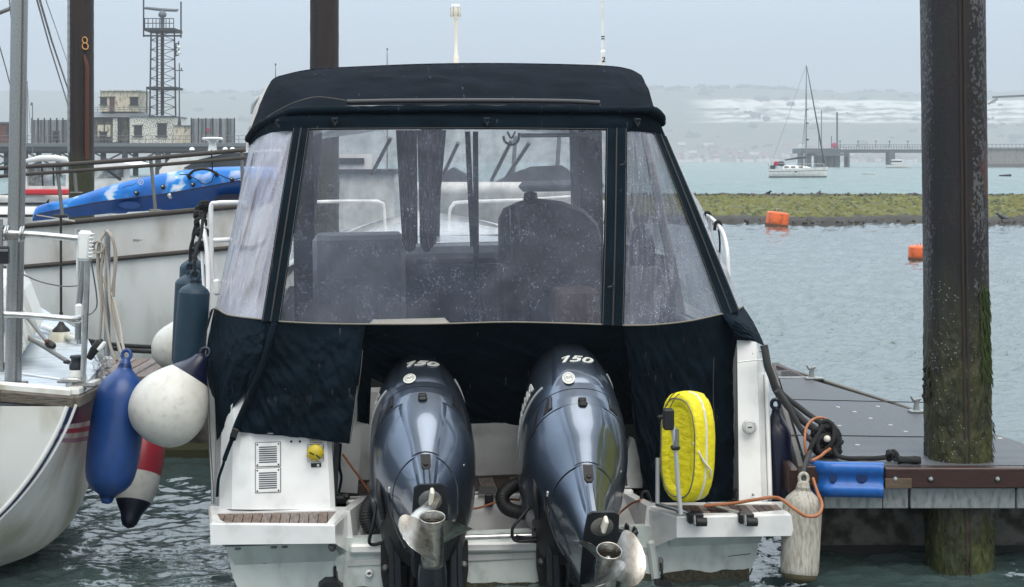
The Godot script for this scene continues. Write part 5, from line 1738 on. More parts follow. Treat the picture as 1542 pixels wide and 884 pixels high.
	put(o, "skirt", cloth(BL([[322, 464, -0.74], [336, 471, -0.46], [362, 478, -0.27], [400, 482, -0.13]]), BL([[326, 664, -0.30], [334, 652, -0.27], [352, 612, -0.21], [392, 570, -0.13]]), 60, 60, 0.018, 112, 0.06, 0.006), M.canvas, false)
	put(o, "skirt", cloth(BL([[322, 464, -0.74], [318, 466, -0.85]]), BL([[302, 530, -0.62], [298, 512, -0.70]]), 16, 20, 0.012, 113, 0.0, 0.006), M.canvas, false)
	put(o, "skirt", cloth(BL([[322, 466, -0.74], [330, 468, -0.62], [338, 471, -0.45]]), BL([[308, 545, -0.48], [316, 585, -0.40], [328, 610, -0.33]]), 24, 24, 0.02, 114, 0.03, 0.006), M.canvas, false)
	put(o, "skirt", cloth(BL([[545, 488, zb], [640, 488, zb], [770, 485, zb], [906, 489, zb], [945, 490, zb]]), BL([[538, 560, -0.36], [640, 600, -0.60], [770, 640, -0.70], [906, 640, -0.66], [955, 640, -0.50]]), 110, 50, 0.030, 115, -0.05, 0.006), M.canvas, false)
	put(o, "skirt", cloth(BL([[700, 600, -0.66], [760, 600, -0.68], [830, 600, -0.68]]), BL([[694, 638, -0.72], [760, 637, -0.72], [830, 640, -0.72]]), 30, 10, 0.02, 116, 0.0, 0.006), M.canvas, false)
	put(o, "skirt", cloth(BL([[940, 490, zb], [990, 488, -0.13], [1045, 483, -0.20], [1112, 467, -0.42]]), BL([[972, 757, -0.42], [1000, 757, -0.40], [1050, 756, -0.36], [1103, 754, -0.40]]), 80, 70, 0.026, 117, -0.02, 0.006), M.canvas, false)
	put(o, "skirt", cloth(BL([[538, 540, -0.30], [560, 560, -0.40]]), BL([[538, 634, -0.44], [556, 640, -0.50]]), 12, 20, 0.03, 118, 0.0, 0.006), M.canvas, false)
	put(o, "skirt", cloth(BL([[1086, 472, -0.33], [1100, 468, -0.40], [1119, 461, -0.9]]), BL([[1108, 512, -0.30], [1134, 514, -0.34], [1152, 522, -0.55]]), 24, 24, 0.02, 119, 0.05, 0.006), M.canvas, false)
	# piping along the foot of the windows
	for l in [spline(BL([[325, 463, -0.73], [336, 471, -0.46], [352, 476, -0.33], [396, 481, -0.125]]), 6), spline(BL([[420, 484, -0.105], [500, 487.5, -0.105], [640, 488, -0.105], [770, 485, -0.105], [906, 488.5, -0.105]]), 6), spline(BL([[938, 490, -0.105], [985, 489, -0.115], [1040, 483, -0.19], [1088, 472.5, -0.325]]), 6), spline(BL([[1110, 467, -0.41], [1119, 461, -0.9]]), 6)]: put(o, "piping", tubes([l], 0.0042, 6), M.piping, false)
	# the gathered fold and its strap running down over the locker
	st = mb()
	tube(st, spline(BL([[414, 486, -0.09], [404, 520, -0.06], [392, 560, -0.06], [372, 606, -0.10], [357, 640, -0.14], [350, 662, -0.15]]), 6), 0.017, 8)
	put(o, "gathered_fold", fin(st), M.canvas, false)
	st = mb(false)
	var sl := spline(BL([[352, 655, -0.13], [340, 686, -0.13], [336, 700, -0.13], [329, 722, -0.15], [327, 748, -0.17]]), 4)
	for k in sl.size() - 1: bar(st, sl[k], sl[k + 1], 0.022 if k < 6 else 0.014, 0.005, 0.0, Vector3(0, 0, 1))
	put(o, "strap", fin(st), M.canvas, false)
	st = mb(false)
	bx(st, Transform3D(Basis(Vector3(0, 0, 1), -0.4), B(353, 652, -0.11)), Vector3(0.034, 0.045, 0.016), 0.004)
	put(o, "buckle", fin(st), M.black_plastic, false)
	st = mb(false)
	sl = spline(BL([[513, 668, -0.2], [511, 700, -0.25], [514, 720, -0.28], [510, 742, -0.30]]), 4)
	for k in sl.size() - 1: bar(st, sl[k], sl[k + 1], 0.014, 0.004, 0.0, Vector3(0, 0, 1))
	put(o, "strap", fin(st), M.canvas, false)
	put(o, "label", box(B(407, 653, -0.095), Vector3(0.028, 0.007, 0.003), 0.001), M.flake, false)
	# seam lines on the skirt
	for l in [spline(BL([[546, 527, -0.075], [543, 560, -0.06], [536, 610, -0.065], [527, 668, -0.085]]), 6), spline(BL([[1075, 540, -0.24], [1074, 600, -0.29], [1077, 660, -0.33], [1072, 690, -0.35]]), 6)]: put(o, "stitching", tubes([l], 0.0018, 4), M.stitch, false)
	# cleat straps at the foot of the right curtain
	for e in [[1112, 738], [972, 742]]:
		st = mb()
		tube(st, spline(BL([[e[0] - 7, e[1] + 14, -0.2], [e[0] - 5, e[1] + 1, -0.2], [e[0] + 3, e[1] - 1, -0.2], [e[0] + 8, e[1] + 14, -0.2]]), 5), 0.008, 8)
		put(o, "tie_loop", fin(st), M.rubber, false)
		put(o, "tie_base", box(B(e[0], e[1] + 14, -0.2), Vector3(0.075, 0.016, 0.04), 0.005), M.black_plastic, false)
# ---------------------------------------------------------------- the outboards
# the cowl as sections across the steering axis: height, half width, rear, front, squareness
const COWL := [[0.80, 0.02, 0.34, 0.22, 2.0], [0.795, 0.10, 0.43, 0.06, 2.1], [0.77, 0.15, 0.50, -0.06, 2.2], [0.71, 0.192, 0.575, -0.16, 2.35], [0.62, 0.222, 0.614, -0.20, 2.4], [0.48, 0.246, 0.624, -0.22, 2.45], [0.32, 0.263, 0.614, -0.22, 2.4], [0.20, 0.266, 0.590, -0.20, 2.3], [0.12, 0.258, 0.562, -0.18, 2.15], [0.04, 0.235, 0.525, -0.15, 2.0], [-0.04, 0.198, 0.465, -0.12, 1.9], [-0.12, 0.155, 0.41, -0.09, 1.85], [-0.20, 0.118, 0.365, -0.06, 1.8], [-0.30, 0.09, 0.32, -0.04, 1.8], [-0.42, 0.068, 0.29, -0.02, 1.8], [-0.54, 0.055, 0.27, -0.01, 1.8]]
const ZC := 0.20
func cowl_at(y: float) -> Array:
	for i in COWL.size() - 1:
		if y <= COWL[i][0] and y >= COWL[i + 1][0]:
			var t: float = (COWL[i][0] - y) / (COWL[i][0] - COWL[i + 1][0])
			var p0 = COWL[maxi(i - 1, 0)]; var p1 = COWL[i]; var p2 = COWL[i + 1]; var p3 = COWL[mini(i + 2, COWL.size() - 1)]
			var out := [y]
			for k in range(1, 5):
				out.append(p1[k] + (p2[k] - p1[k]) * t if i < 2 else 0.5 * (2.0 * p1[k] + (p2[k] - p0[k]) * t + (2.0 * p0[k] - 5.0 * p1[k] + 4.0 * p2[k] - p3[k]) * t * t + (3.0 * p1[k] - p0[k] - 3.0 * p2[k] + p3[k]) * t * t * t))
			return out
	return COWL[0].duplicate() if y > 0.7 else COWL[-1].duplicate()
func cowl_pt(y: float, a: float, out := 0.0) -> Vector3:      # a = 0 at the rear, growing towards +x
	var c := cowl_at(y)
	var sx := sin(a); var cz := cos(a)
	var e: float = 2.0 / c[4]
	var z: float = (c[2] - ZC) * pow(absf(cz), e)
	if cz < 0:
		e = 0.62
		z = -(ZC - c[3] + 0.05) * pow(absf(cz), e)
	return Vector3(signf(sx) * (c[1] + out) * pow(absf(sx), e), y, ZC + z * (1.0 + out / maxf(0.05, absf(c[2] - ZC))))
func cowl_rear(x: float, y: float, out := 0.0) -> Vector3:    # the rear face over x
	var c := cowl_at(y)
	var k := pow(maxf(0.0, 1.0 - pow(minf(1.0, absf(x) / c[1]), c[4])), 1.0 / c[4])
	return Vector3(x, y, ZC + (c[2] - ZC) * k + out)
func cowl_left(z: float, y: float, out := 0.0) -> Vector3:    # the left face over z
	var c := cowl_at(y)
	var r: float = (c[2] - ZC) if z > ZC else (ZC - c[3])
	var k := pow(maxf(0.0, 1.0 - pow(minf(1.0, absf(z - ZC) / r), c[4])), 1.0 / c[4])
	return Vector3(-c[1] * k - out, y, z)
func cowl_skin(y0: float, y1: float, ny: int, out := 0.0) -> SurfaceTool:
	var st := mb()
	var rings := []
	for i in ny + 1:
		var y := lerpf(y0, y1, float(i) / ny)
		var ring := []
		for k in 72:
			# points closer together at the corners
			ring.append(cowl_pt(y, TAU * k / 72.0, out))
		rings.append(ring)
	loft(st, rings, true, true)
	return fin(st)
func wrap_letters(text: String, h: float, thick: float, place: Callable) -> SurfaceTool:     # letters laid on the cowl: place(x, y, out)
	var tm := TextMesh.new()
	var f := SystemFont.new()
	f.font_names = PackedStringArray(["Droid Sans"])
	f.font_weight = 700
	tm.font = f
	tm.text = text
	tm.font_size = 64
	tm.pixel_size = h / 46.0
	tm.depth = thick
	tm.curve_step = 1.5
	var arr := tm.get_mesh_arrays()
	var v: PackedVector3Array = arr[Mesh.ARRAY_VERTEX]
	var idx: PackedInt32Array = arr[Mesh.ARRAY_INDEX]
	var st := mb(false)
	if idx.is_empty():
		for p in v: st.add_vertex(place.call(p.x, p.y, p.z + thick * 0.5))
	else:
		for i in idx: st.add_vertex(place.call(v[i].x, v[i].y, v[i].z + thick * 0.5))
	return fin(st)

func outboard(called: String, pivot: Vector3, tilt: float, steer: float, which: int) -> void:
	var o := sub(boat, called, pivot)
	o.basis = Basis(Vector3(1, 0, 0), deg_to_rad(-tilt)) * Basis(Vector3(0, 1, 0), deg_to_rad(steer))
	put(o, "cowl", cowl_skin(0.7995, 0.250, 52), M.cowl, false)
	put(o, "cowl_collar", cowl_skin(0.244, 0.155, 12, 0.001), M.cowl, false)
	put(o, "lower_cowl", cowl_skin(0.149, -0.115, 34, 0.001), M.cowl, false)
	put(o, "apron", cowl_skin(-0.121, -0.54, 30, -0.001), M.cowl, false)
	put(o, "seam", cowl_skin(0.250, 0.244, 1, -0.008), M.seam, false)
	put(o, "seam", cowl_skin(0.155, 0.149, 1, -0.008), M.seam, false)
	put(o, "seam", cowl_skin(-0.115, -0.121, 1, -0.008), M.seam, false)
	# the raised panel down the rear of the cowl
	var st := mb()
	var f := func(u: float, v: float) -> Vector3:
		var y := lerpf(0.72, 0.268, v)
		var hw := lerpf(0.095, 0.150, v)
		var x := lerpf(-hw, hw, u)
		var edge := minf(1.0, 7.0 * minf(minf(u, 1 - u), minf(v, 1 - v)))
		return cowl_rear(x, y, -0.003 + 0.011 * smoothstep(0.0, 1.0, edge))
	sheet(st, f, 40, 30)
	put(o, "rear_panel", fin(st), M.cowl, false)
	st = mb()
	f = func(u: float, v: float) -> Vector3:
		var y := lerpf(0.146, -0.11, v)
		var hw := lerpf(0.135, 0.075, smoothstep(0.0, 1.0, v))
		var x := lerpf(-hw, hw, u)
		var edge := minf(1.0, 6.0 * minf(u, 1 - u))
		return cowl_rear(x, y, -0.003 + 0.012 * smoothstep(0.0, 1.0, edge))
	sheet(st, f, 36, 30)
	put(o, "rear_panel", fin(st), M.cowl, false)
	st = mb()
	f = func(u: float, v: float) -> Vector3:
		var y := lerpf(-0.124, -0.36, v)
		var hw := lerpf(0.070, 0.030, v)
		var x := lerpf(-hw, hw, u)
		var edge := minf(1.0, 5.0 * minf(minf(u, 1 - u), (1 - v)))
		return cowl_rear(x, y, -0.003 + 0.014 * smoothstep(0.0, 1.0, edge))
	sheet(st, f, 24, 20)
	put(o, "rear_panel", fin(st), M.cowl, false)
	# latch, vents, idle port
	var lp := cowl_rear(0.0, 0.162, 0.010)
	st = mb(false)
	bx(st, Transform3D(Basis(), lp + Vector3(0, 0.004, 0)), Vector3(0.040, 0.024, 0.026), 0.006)
	bx(st, Transform3D(Basis(), lp + Vector3(0, -0.022, -0.002)), Vector3(0.046, 0.034, 0.024), 0.010)
	put(o, "latch", fin(st), M.rubber, false)
	for sg in [-1.0, 1.0]:
		st = mb(false)
		var q := [[0.140, 0.236], [0.157, 0.236], [0.182, 0.165], [0.144, 0.165]]
		var pts := []
		for e in q: pts.append(cowl_rear(e[0] * sg, e[1], 0.001))
		slab(st, pts, Vector3(0.004 * sg, 0, 0.004))
		put(o, "vent", fin(st), M.seam, false)
		st = mb(false)
		pts = []
		for e in [[0.142, 0.228], [0.149, 0.228], [0.158, 0.169], [0.146, 0.169]]: pts.append(cowl_rear(e[0] * sg, e[1], 0.006))
		slab(st, pts, Vector3(0.003 * sg, 0, 0.003))
		put(o, "vent_rib", fin(st), M.cowl_dark, false)
		st = mb(false)
		pts = []
		for e in [[0.198, 0.215], [0.207, 0.215], [0.234, 0.14], [0.220, 0.14]]: pts.append(cowl_rear(e[0] * sg, e[1], 0.0025))
		slab(st, pts, Vector3(0.003 * sg, 0, 0.002))
		put(o, "vent", fin(st), M.seam, false)
	var kp := cowl_rear(0.0, -0.165, 0.012)
	st = mb(false)
	slab(st, [kp + Vector3(-0.024, 0.034, 0.017), kp + Vector3(0.024, 0.034, 0.017), kp + Vector3(0.023, -0.026, -0.010), kp + Vector3(0.012, -0.046, -0.019), kp + Vector3(-0.012, -0.046, -0.019), kp + Vector3(-0.023, -0.026, -0.010)], Vector3(0, 0.002, 0.007))
	put(o, "idle_port", fin(st), M.seam, false)
	st = mb()
	lathe(st, [Vector2(0.004, 0.003), Vector2(0.010, 0.003), Vector2(0.013, -0.006)], aim(kp + Vector3(0, -0.018, 0.004), Vector3(0, 0.4, 1)), 12)
	put(o, "idle_nozzle", fin(st), M.rubber, false)
	st = mb(false)
	bar(st, cowl_rear(0.0, -0.215, 0.010), cowl_rear(0.0, -0.50, 0.014), 0.034, 0.05, 0.008, Vector3(0, 0, 1))
	put(o, "spine", fin(st), M.cowl, false)
	# markings
	var place := func(x: float, y: float, out: float) -> Vector3: return cowl_rear(x * 1.25 + 0.010 + y * 0.5, 0.462 + y * 0.85, 0.0095 + out)
	put(o, "power_mark", wrap_letters("150", 0.062, 0.005, place), M.badge, false)
	place = func(x: float, y: float, out: float) -> Vector3: return cowl_left(0.315 + x * 0.95, 0.43 + y * 1.15, 0.001 + out)
	put(o, "maker_mark", wrap_letters("YAMAHA", 0.066, 0.004, place), M.badge, false)
	st = mb()
	var ln := []
	for k in 24: ln.append(cowl_left(lerpf(-0.05, 0.545, k / 23.0), 0.385 - 0.05 * sin(k / 23.0 * 1.6), 0.001))
	tube(st, ln, 0.006, 5)
	put(o, "side_stripe", fin(st), M.silver_badge, false)
	st = mb()
	ln = []
	for k in 24:
		var p := cowl_left(lerpf(0.0, 0.53, k / 23.0), 0.485, 0.001)
		ln.append(Vector3(-p.x, p.y, p.z))
	tube(st, ln, 0.005, 5)
	put(o, "side_stripe", fin(st), M.silver_badge, false)
	st = mb()
	var sx := -0.058 if which == 0 else -0.05
	var rings := []
	for r in [0.0001, 0.019, 0.020, 0.031, 0.032]:
		var ring := []
		for k in 24: ring.append(cowl_rear(sx + cos(TAU * k / 24.0) * r, 0.315 + sin(TAU * k / 24.0) * r * 1.35, 0.0098 + (0.0 if r > 0.0315 else 0.001)))
		rings.append(ring)
	loft(st, rings, true)
	put(o, "round_sticker", fin(st), M.badge, false)
	st = mb()
	ln = []
	for k in 25: ln.append(cowl_rear(sx + cos(TAU * k / 24.0) * 0.022, 0.315 + sin(TAU * k / 24.0) * 0.022 * 1.35, 0.011))
	tube(st, ln, 0.0012, 4, false)
	for k in 5: tube(st, [cowl_rear(sx - 0.014 + 0.007 * k, 0.305 + 0.004 * (k % 2), 0.011), cowl_rear(sx - 0.010 + 0.006 * k, 0.328 - 0.004 * (k % 3), 0.011)], 0.0016, 4)
	put(o, "round_sticker_print", fin(st), M.steel_grey, false)
	# anti-cavitation plate, seen from below, with its anode
	st = mb(false)
	slab(st, [Vector3(-0.055, -0.56, -0.05), Vector3(-0.072, -0.56, 0.10), Vector3(-0.080, -0.56, 0.36), Vector3(-0.072, -0.56, 0.475), Vector3(-0.05, -0.56, 0.49), Vector3(0.05, -0.56, 0.49), Vector3(0.072, -0.56, 0.475), Vector3(0.080, -0.56, 0.36), Vector3(0.072, -0.56, 0.10), Vector3(0.055, -0.56, -0.05)], Vector3(0, -0.012, 0))
	put(o, "cavitation_plate", fin(st), M.dark_metal, false)
	st = mb()
	lathe(st, [Vector2(0.0, 0.003), Vector2(0.050, 0.003), Vector2(0.055, -0.003)], aim(Vector3(0, -0.572, 0.41), Vector3(0, -1, 0)), 24)
	put(o, "worn_patch", fin(st), M.steel_grey, false)
	st = mb(false)
	bx(st, Transform3D(Basis(Vector3(0, 1, 0), 0.15), Vector3(0.004, -0.60, 0.445)), Vector3(0.018, 0.05, 0.07), 0.006)
	put(o, "trim_anode", fin(st), M.bone, false)
	# leg, gearcase, skeg
	st = mb()
	rings = []
	for e in [[-0.54, 0.052, 0.25, -0.02], [-0.62, 0.040, 0.22, -0.06], [-0.70, 0.040, 0.22, -0.12]]:
		var ring := []
		for k in 20:
			var a := TAU * k / 20.0
			ring.append(Vector3(sin(a) * e[1], e[0], lerpf(e[3], e[2], 0.5 + 0.5 * cos(a))))
		rings.append(ring)
	loft(st, rings, true, true)
	put(o, "leg", fin(st), M.cowl_dark, false)
	st = mb()
	tube(st, [Vector3(0, -0.76, -0.24), Vector3(0, -0.76, -0.21), Vector3(0, -0.76, -0.14), Vector3(0, -0.76, -0.02), Vector3(0, -0.76, 0.16), Vector3(0, -0.76, 0.21)], [0.006, 0.034, 0.054, 0.062, 0.062, 0.056], 22)
	put(o, "gearcase", fin(st), M.cowl_dark, false)
	st = mb(false)
	slab(st, [Vector3(-0.007, -0.80, -0.10), Vector3(-0.007, -0.80, 0.14), Vector3(-0.007, -0.94, 0.17), Vector3(-0.007, -0.985, 0.14), Vector3(-0.007, -0.985, 0.09)], Vector3(0.014, 0, 0))
	put(o, "skeg", fin(st), M.cowl_dark, false)
	propeller(o, Vector3(0, -0.76, 0.20), 1.97 if which == 0 else 2.25, -1.0 if which == 0 else 1.0)
	# swivel housing and the dark flanks under the cowl
	st = mb(false)
	bx(st, Transform3D(Basis(), Vector3(0, -0.12, -0.02)), Vector3(0.15, 0.52, 0.20), 0.03)
	put(o, "swivel_housing", fin(st), M.black_plastic, false)
	for sg in [-1.0, 1.0]:
		st = mb()
		rings = []
		for e in [[0.10, 0.20, 0.10, -0.17], [0.02, 0.215, 0.17, -0.21], [-0.08, 0.195, 0.17, -0.20], [-0.17, 0.13, 0.12, -0.15]]:
			var ring := []
			for k in 14:
				var a := TAU * k / 14.0
				ring.append(Vector3(sg * (e[1] - 0.06 + 0.06 * cos(a)), e[0], lerpf(e[3], e[2], 0.5 + 0.5 * sin(a))))
			rings.append(ring)
		loft(st, rings, true, true)
		put(o, "lower_mount", fin(st), M.black_plastic, false)
	st = mb()
	tube(st, spline([Vector3(-0.215, 0.03, 0.22), Vector3(-0.22, -0.03, 0.16), Vector3(-0.20, -0.06, 0.05)], 5), 0.016, 8)
	put(o, "boot", fin(st), M.rubber, false)
	st = mb()
	tube(st, spline([Vector3(-0.16, -0.06, 0.28), Vector3(-0.175, -0.10, 0.16), Vector3(-0.14, -0.20, 0.06), Vector3(-0.10, -0.3, 0.02)], 6), 0.006, 6)
	put(o, "cable", fin(st), M.rubber, false)
	put(o, "clip", box(Vector3(-0.17, -0.09, 0.22), Vector3(0.012, 0.012, 0.03), 0.003), M.badge, false)
	for e in [[0.19, -0.02, 0.30], [-0.19, 0.0, 0.31]]:
		st = mb()
		lathe(st, [Vector2(0.0, 0.006), Vector2(0.007, 0.004), Vector2(0.008, -0.004)], aim(Vector3(e[0], e[1], e[2]), Vector3(e[0], -0.3, 0.4)), 10)
		put(o, "bolt", fin(st), M.steel, false)

func propeller(par: Node3D, at: Vector3, turn: float, hand: float) -> void:
	var st := mb()
	# hub: a hollow barrel
	var t := Transform3D(Basis(Vector3(1, 0, 0), PI / 2), at)        # the lathe's y axis along +z
	lathe(st, [Vector2(0.045, -0.005), Vector2(0.048, 0.03), Vector2(0.049, 0.10), Vector2(0.052, 0.19), Vector2(0.057, 0.232), Vector2(0.0555, 0.236), Vector2(0.0525, 0.232), Vector2(0.047, 0.19)], t, 40, false)
	put(par, "propeller_hub", fin(st), M.prop, false)
	st = mb()
	lathe(st, [Vector2(0.048, 0.20), Vector2(0.045, 0.08), Vector2(0.02, 0.07), Vector2(0.0, 0.07)], t, 30, false)
	put(par, "hub_bore", fin(st), M.prop_inside, false)
	st = mb(false)
	for k in 3:
		var a := TAU * k / 3.0 + 0.4
		bar(st, t * Vector3(0, 0.15, 0), t * Vector3(cos(a) * 0.046, 0.15, sin(a) * 0.046), 0.01, 0.05)
	put(par, "hub_spokes", fin(st), M.prop_inside, false)
	st = mb()
	lathe(st, [Vector2(0.022, 0.10), Vector2(0.022, 0.165), Vector2(0.014, 0.17), Vector2(0.014, 0.195), Vector2(0.004, 0.20)], t, 6)
	put(par, "hub_nut", fin(st), M.steel_dull, false)
	for b in 3:
		st = mb()
		var a0 := turn + TAU * b / 3.0
		var f := func(u: float, v: float, off: float) -> Vector3:
			# u along the radius, v across the blade
			var r := lerpf(0.046, 0.178, u)
			var w: float = lerpf(0.80, 1.0, sin(minf(u * 1.3, 1.0) * PI * 0.5)) * sqrt(maxf(0.0, 1.0 - pow(maxf(0.0, (u - 0.42) / 0.58), 2.4)))
			var c := (v - 0.5) * 2.0
			var ang := a0 + c * w * 0.78
			var z := 0.150 + hand * c * w * 0.088 + 0.03 * u + 0.010 * c * c * w
			var th := off * 0.006 * (1.0 - c * c) * (1.15 - u)
			return at + Vector3(cos(ang) * r, sin(ang) * r, z + th)
		sheet(st, f.bind(1.0), 18, 18)
		sheet(st, f.bind(-1.0), 18, 18)
		put(par, "blade", fin(st), M.prop, false)

func bracket(x: float) -> void:
	var o := sub(boat, "transom_bracket")
	var dx := 0.02 if x > 0 else 0.0
	for sg in [-1.0, 1.0]:
		var st := mb(false)
		var q := [Vector3(x + dx + sg * 0.155, 0.40, 0.02), Vector3(x + dx + sg * 0.155, 0.42, 0.10), Vector3(x + dx + sg * 0.155, 0.33, 0.17), Vector3(x + dx + sg * 0.155, 0.05, 0.20), Vector3(x + dx + sg * 0.155, -0.12, 0.16), Vector3(x + dx + sg * 0.155, -0.12, 0.02)]
		slab(st, q, Vector3(sg * 0.02, 0, 0))
		bar(st, Vector3(x + dx + sg * 0.135, 0.36, 0.16), Vector3(x + dx + sg * 0.135, -0.14, 0.20), 0.030, 0.035, 0.006)
		put(o, "clamp_plate", fin(st), M.dark_metal, false)
		st = mb(false)
		slab(st, [Vector3(x + dx + sg * 0.16, 0.27, 0.022), Vector3(x + dx + sg * 0.215, 0.245, 0.022), Vector3(x + dx + sg * 0.215, 0.10, 0.022), Vector3(x + dx + sg * 0.185, -0.1, 0.022), Vector3(x + dx + sg * 0.16, -0.1, 0.022)], Vector3(0, 0, 0.03))
		put(o, "mounting_pad", fin(st), M.black_plastic, false)
		for y in [0.13, -0.02]:
			st = mb()
			lathe(st, [Vector2(0.018, -0.01), Vector2(0.018, 0.008), Vector2(0.011, 0.010), Vector2(0.010, 0.022), Vector2(0.0, 0.024)], aim(Vector3(x + dx + sg * 0.192, y, 0.055), Vector3(0, 0, 1)), 12)
			put(o, "mounting_bolt", fin(st), M.steel_grey, false)
		st = mb()
		rod(st, Vector3(x + dx + sg * 0.075, -0.15, 0.10), Vector3(x + dx + sg * 0.055, 0.26, 0.06), 0.026, 12)
		put(o, "tilt_ram", fin(st), M.black_plastic, false)
		st = mb(false)
		bx(st, Transform3D(Basis(), Vector3(x + dx + sg * 0.10, 0.30, 0.10)), Vector3(0.05, 0.06, 0.06), 0.01)
		put(o, "ram_head", fin(st), M.dark_metal, false)
	var st := mb(false)
	bx(st, Transform3D(Basis(), Vector3(x + dx, 0.05, 0.05)), Vector3(0.27, 0.40, 0.04), 0.01)
	put(o, "back_plate", fin(st), M.rubber, false)
	st = mb()
	rod(st, Vector3(x + dx - 0.19, 0.345, 0.09), Vector3(x + dx + 0.19, 0.345, 0.09), 0.022, 14)
	put(o, "tilt_tube", fin(st), M.dark_metal, false)
	st = mb(false)
	bx(st, Transform3D(Basis(), Vector3(x + dx - 0.02, 0.10, 0.13)), Vector3(0.055, 0.20, 0.07), 0.015)
	put(o, "tilt_pump", fin(st), M.black_plastic, false)
	for e in [[-0.09, -0.005], [-0.075, -0.012], [-0.05, -0.005]]:
		st = mb()
		lathe(st, [Vector2(0.0, 0.008), Vector2(0.008, 0.006), Vector2(0.009, -0.004)], aim(Vector3(x + dx + e[0], e[1], 0.10), Vector3(0, 0.2, 1)), 10)
		put(o, "fitting", fin(st), M.steel, false)

func ribbed(pts: Array, r: float) -> SurfaceTool:
	var line := spline(pts, 30)
	var rr := []
	for k in line.size(): rr.append(r * (1.0 + 0.07 * sin(k * 1.55)))
	var st := mb()
	tube(st, line, rr, 14)
	return fin(st)
func rigging() -> void:
	put(boat, "rigging_hose", ribbed(BL([[590, 742, -0.28], [568, 748, -0.18], [553, 768, -0.12], [556, 792, -0.10], [576, 806, -0.10], [596, 806, -0.10]]), 0.037), M.rubber, false)
	put(boat, "rigging_hose", ribbed(BL([[800, 728, -0.34], [776, 730, -0.26], [757, 746, -0.20], [762, 764, -0.16], [785, 772, -0.12], [812, 770, -0.10]]), 0.035), M.rubber, false)
	var st := mb()
	rod(st, B(686, 810, 0.07), B(800, 806, 0.07), 0.0125, 12)
	put(boat, "tie_bar", fin(st), M.steel, false)
	for e in [[[803, 795, 0.08], [815, 795, 0.08], [812, 812, 0.07], [790, 812, 0.08], [778, 810, 0.1]], [[920, 800, 0.07], [932, 801, 0.07], [948, 808, 0.05], [958, 800, 0.03]]]:
		st = mb()
		tube(st, spline(BL(e), 5), 0.016, 8)
		put(boat, "steering_arm", fin(st), M.dark_metal, false)
	for e in [[944, 797], [956, 802]]:
		put(boat, "steering_lug", box(B(e[0], e[1], 0.02), Vector3(0.022, 0.06, 0.04), 0.01), M.dark_metal, false)
	for l in [[[806, 745, 0.0], [800, 760, 0.05], [784, 780, 0.09], [772, 796, 0.10], [774, 812, 0.10], [790, 815, 0.10], [820, 812, 0.08]], [[562, 690, -0.1], [566, 730, 0.0], [566, 760, 0.05], [562, 790, 0.08], [556, 815, 0.06], [564, 820, 0.05], [590, 812, 0.04]], [[604, 716, 0.25], [598, 740, 0.24], [604, 780, 0.2]], [[560, 688, -0.1], [566, 705, 0.0], [563, 720, 0.0]]]:
		st = mb()
		tube(st, spline(BL(l), 6), 0.0085, 6)
		put(boat, "cable", fin(st), M.rubber, false)
	for l in [[[516, 684, -0.3], [530, 704, -0.32], [548, 728, -0.36], [560, 746, -0.36]], [[690, 768, -0.38], [720, 765, -0.36], [748, 756, -0.34], [770, 752, -0.30], [800, 756, -0.26]], [[918, 792, -0.2], [932, 774, -0.25], [950, 759, -0.2], [965, 753, -0.12]]]:
		st = mb()
		tube(st, spline(BL(l), 6), 0.006, 6)
		put(boat, "fuel_line", fin(st), M.orange_cable, false)
# ---------------------------------------------------------------- the left side
func PL(list: Array) -> Array:
	var out := []
	for q in list: out.append(P(q[0], q[1], q[2]))
	return out

func pile_mesh(c: Vector3, r: float, y0: float, y1: float, nr: int, ny: int, col: Callable, rough_: Callable, square := 2.0) -> SurfaceTool:
	# a weathered post: col(angle, height) is the colour of its surface, rough_(angle, height) how far growth stands out
	var st := mb()
	var g := []; var cs := []
	for i in ny + 1:
		var y := lerpf(y0, y1, float(i) / ny)
		var row := []; var cr := []
		for k in nr:
			var a := TAU * k / nr
			var sx := sin(a); var cz := cos(a)
			var rr: float = r + rough_.call(a, y)
			var e := 2.0 / square
			row.append(Vector3(c.x + signf(sx) * pow(absf(sx), e) * rr, y, c.z + signf(cz) * pow(absf(cz), e) * rr))
			cr.append(col.call(a, y))
		g.append(row); cs.append(cr)
	for i in ny:
		for k in nr:
			var k2 := (k + 1) % nr
			for q in [[i, k], [i, k2], [i + 1, k2], [i, k], [i + 1, k2], [i + 1, k]]:
				st.set_color(cs[q[0]][q[1]])
				st.add_vertex(g[q[0]][q[1]])
	return fin(st)

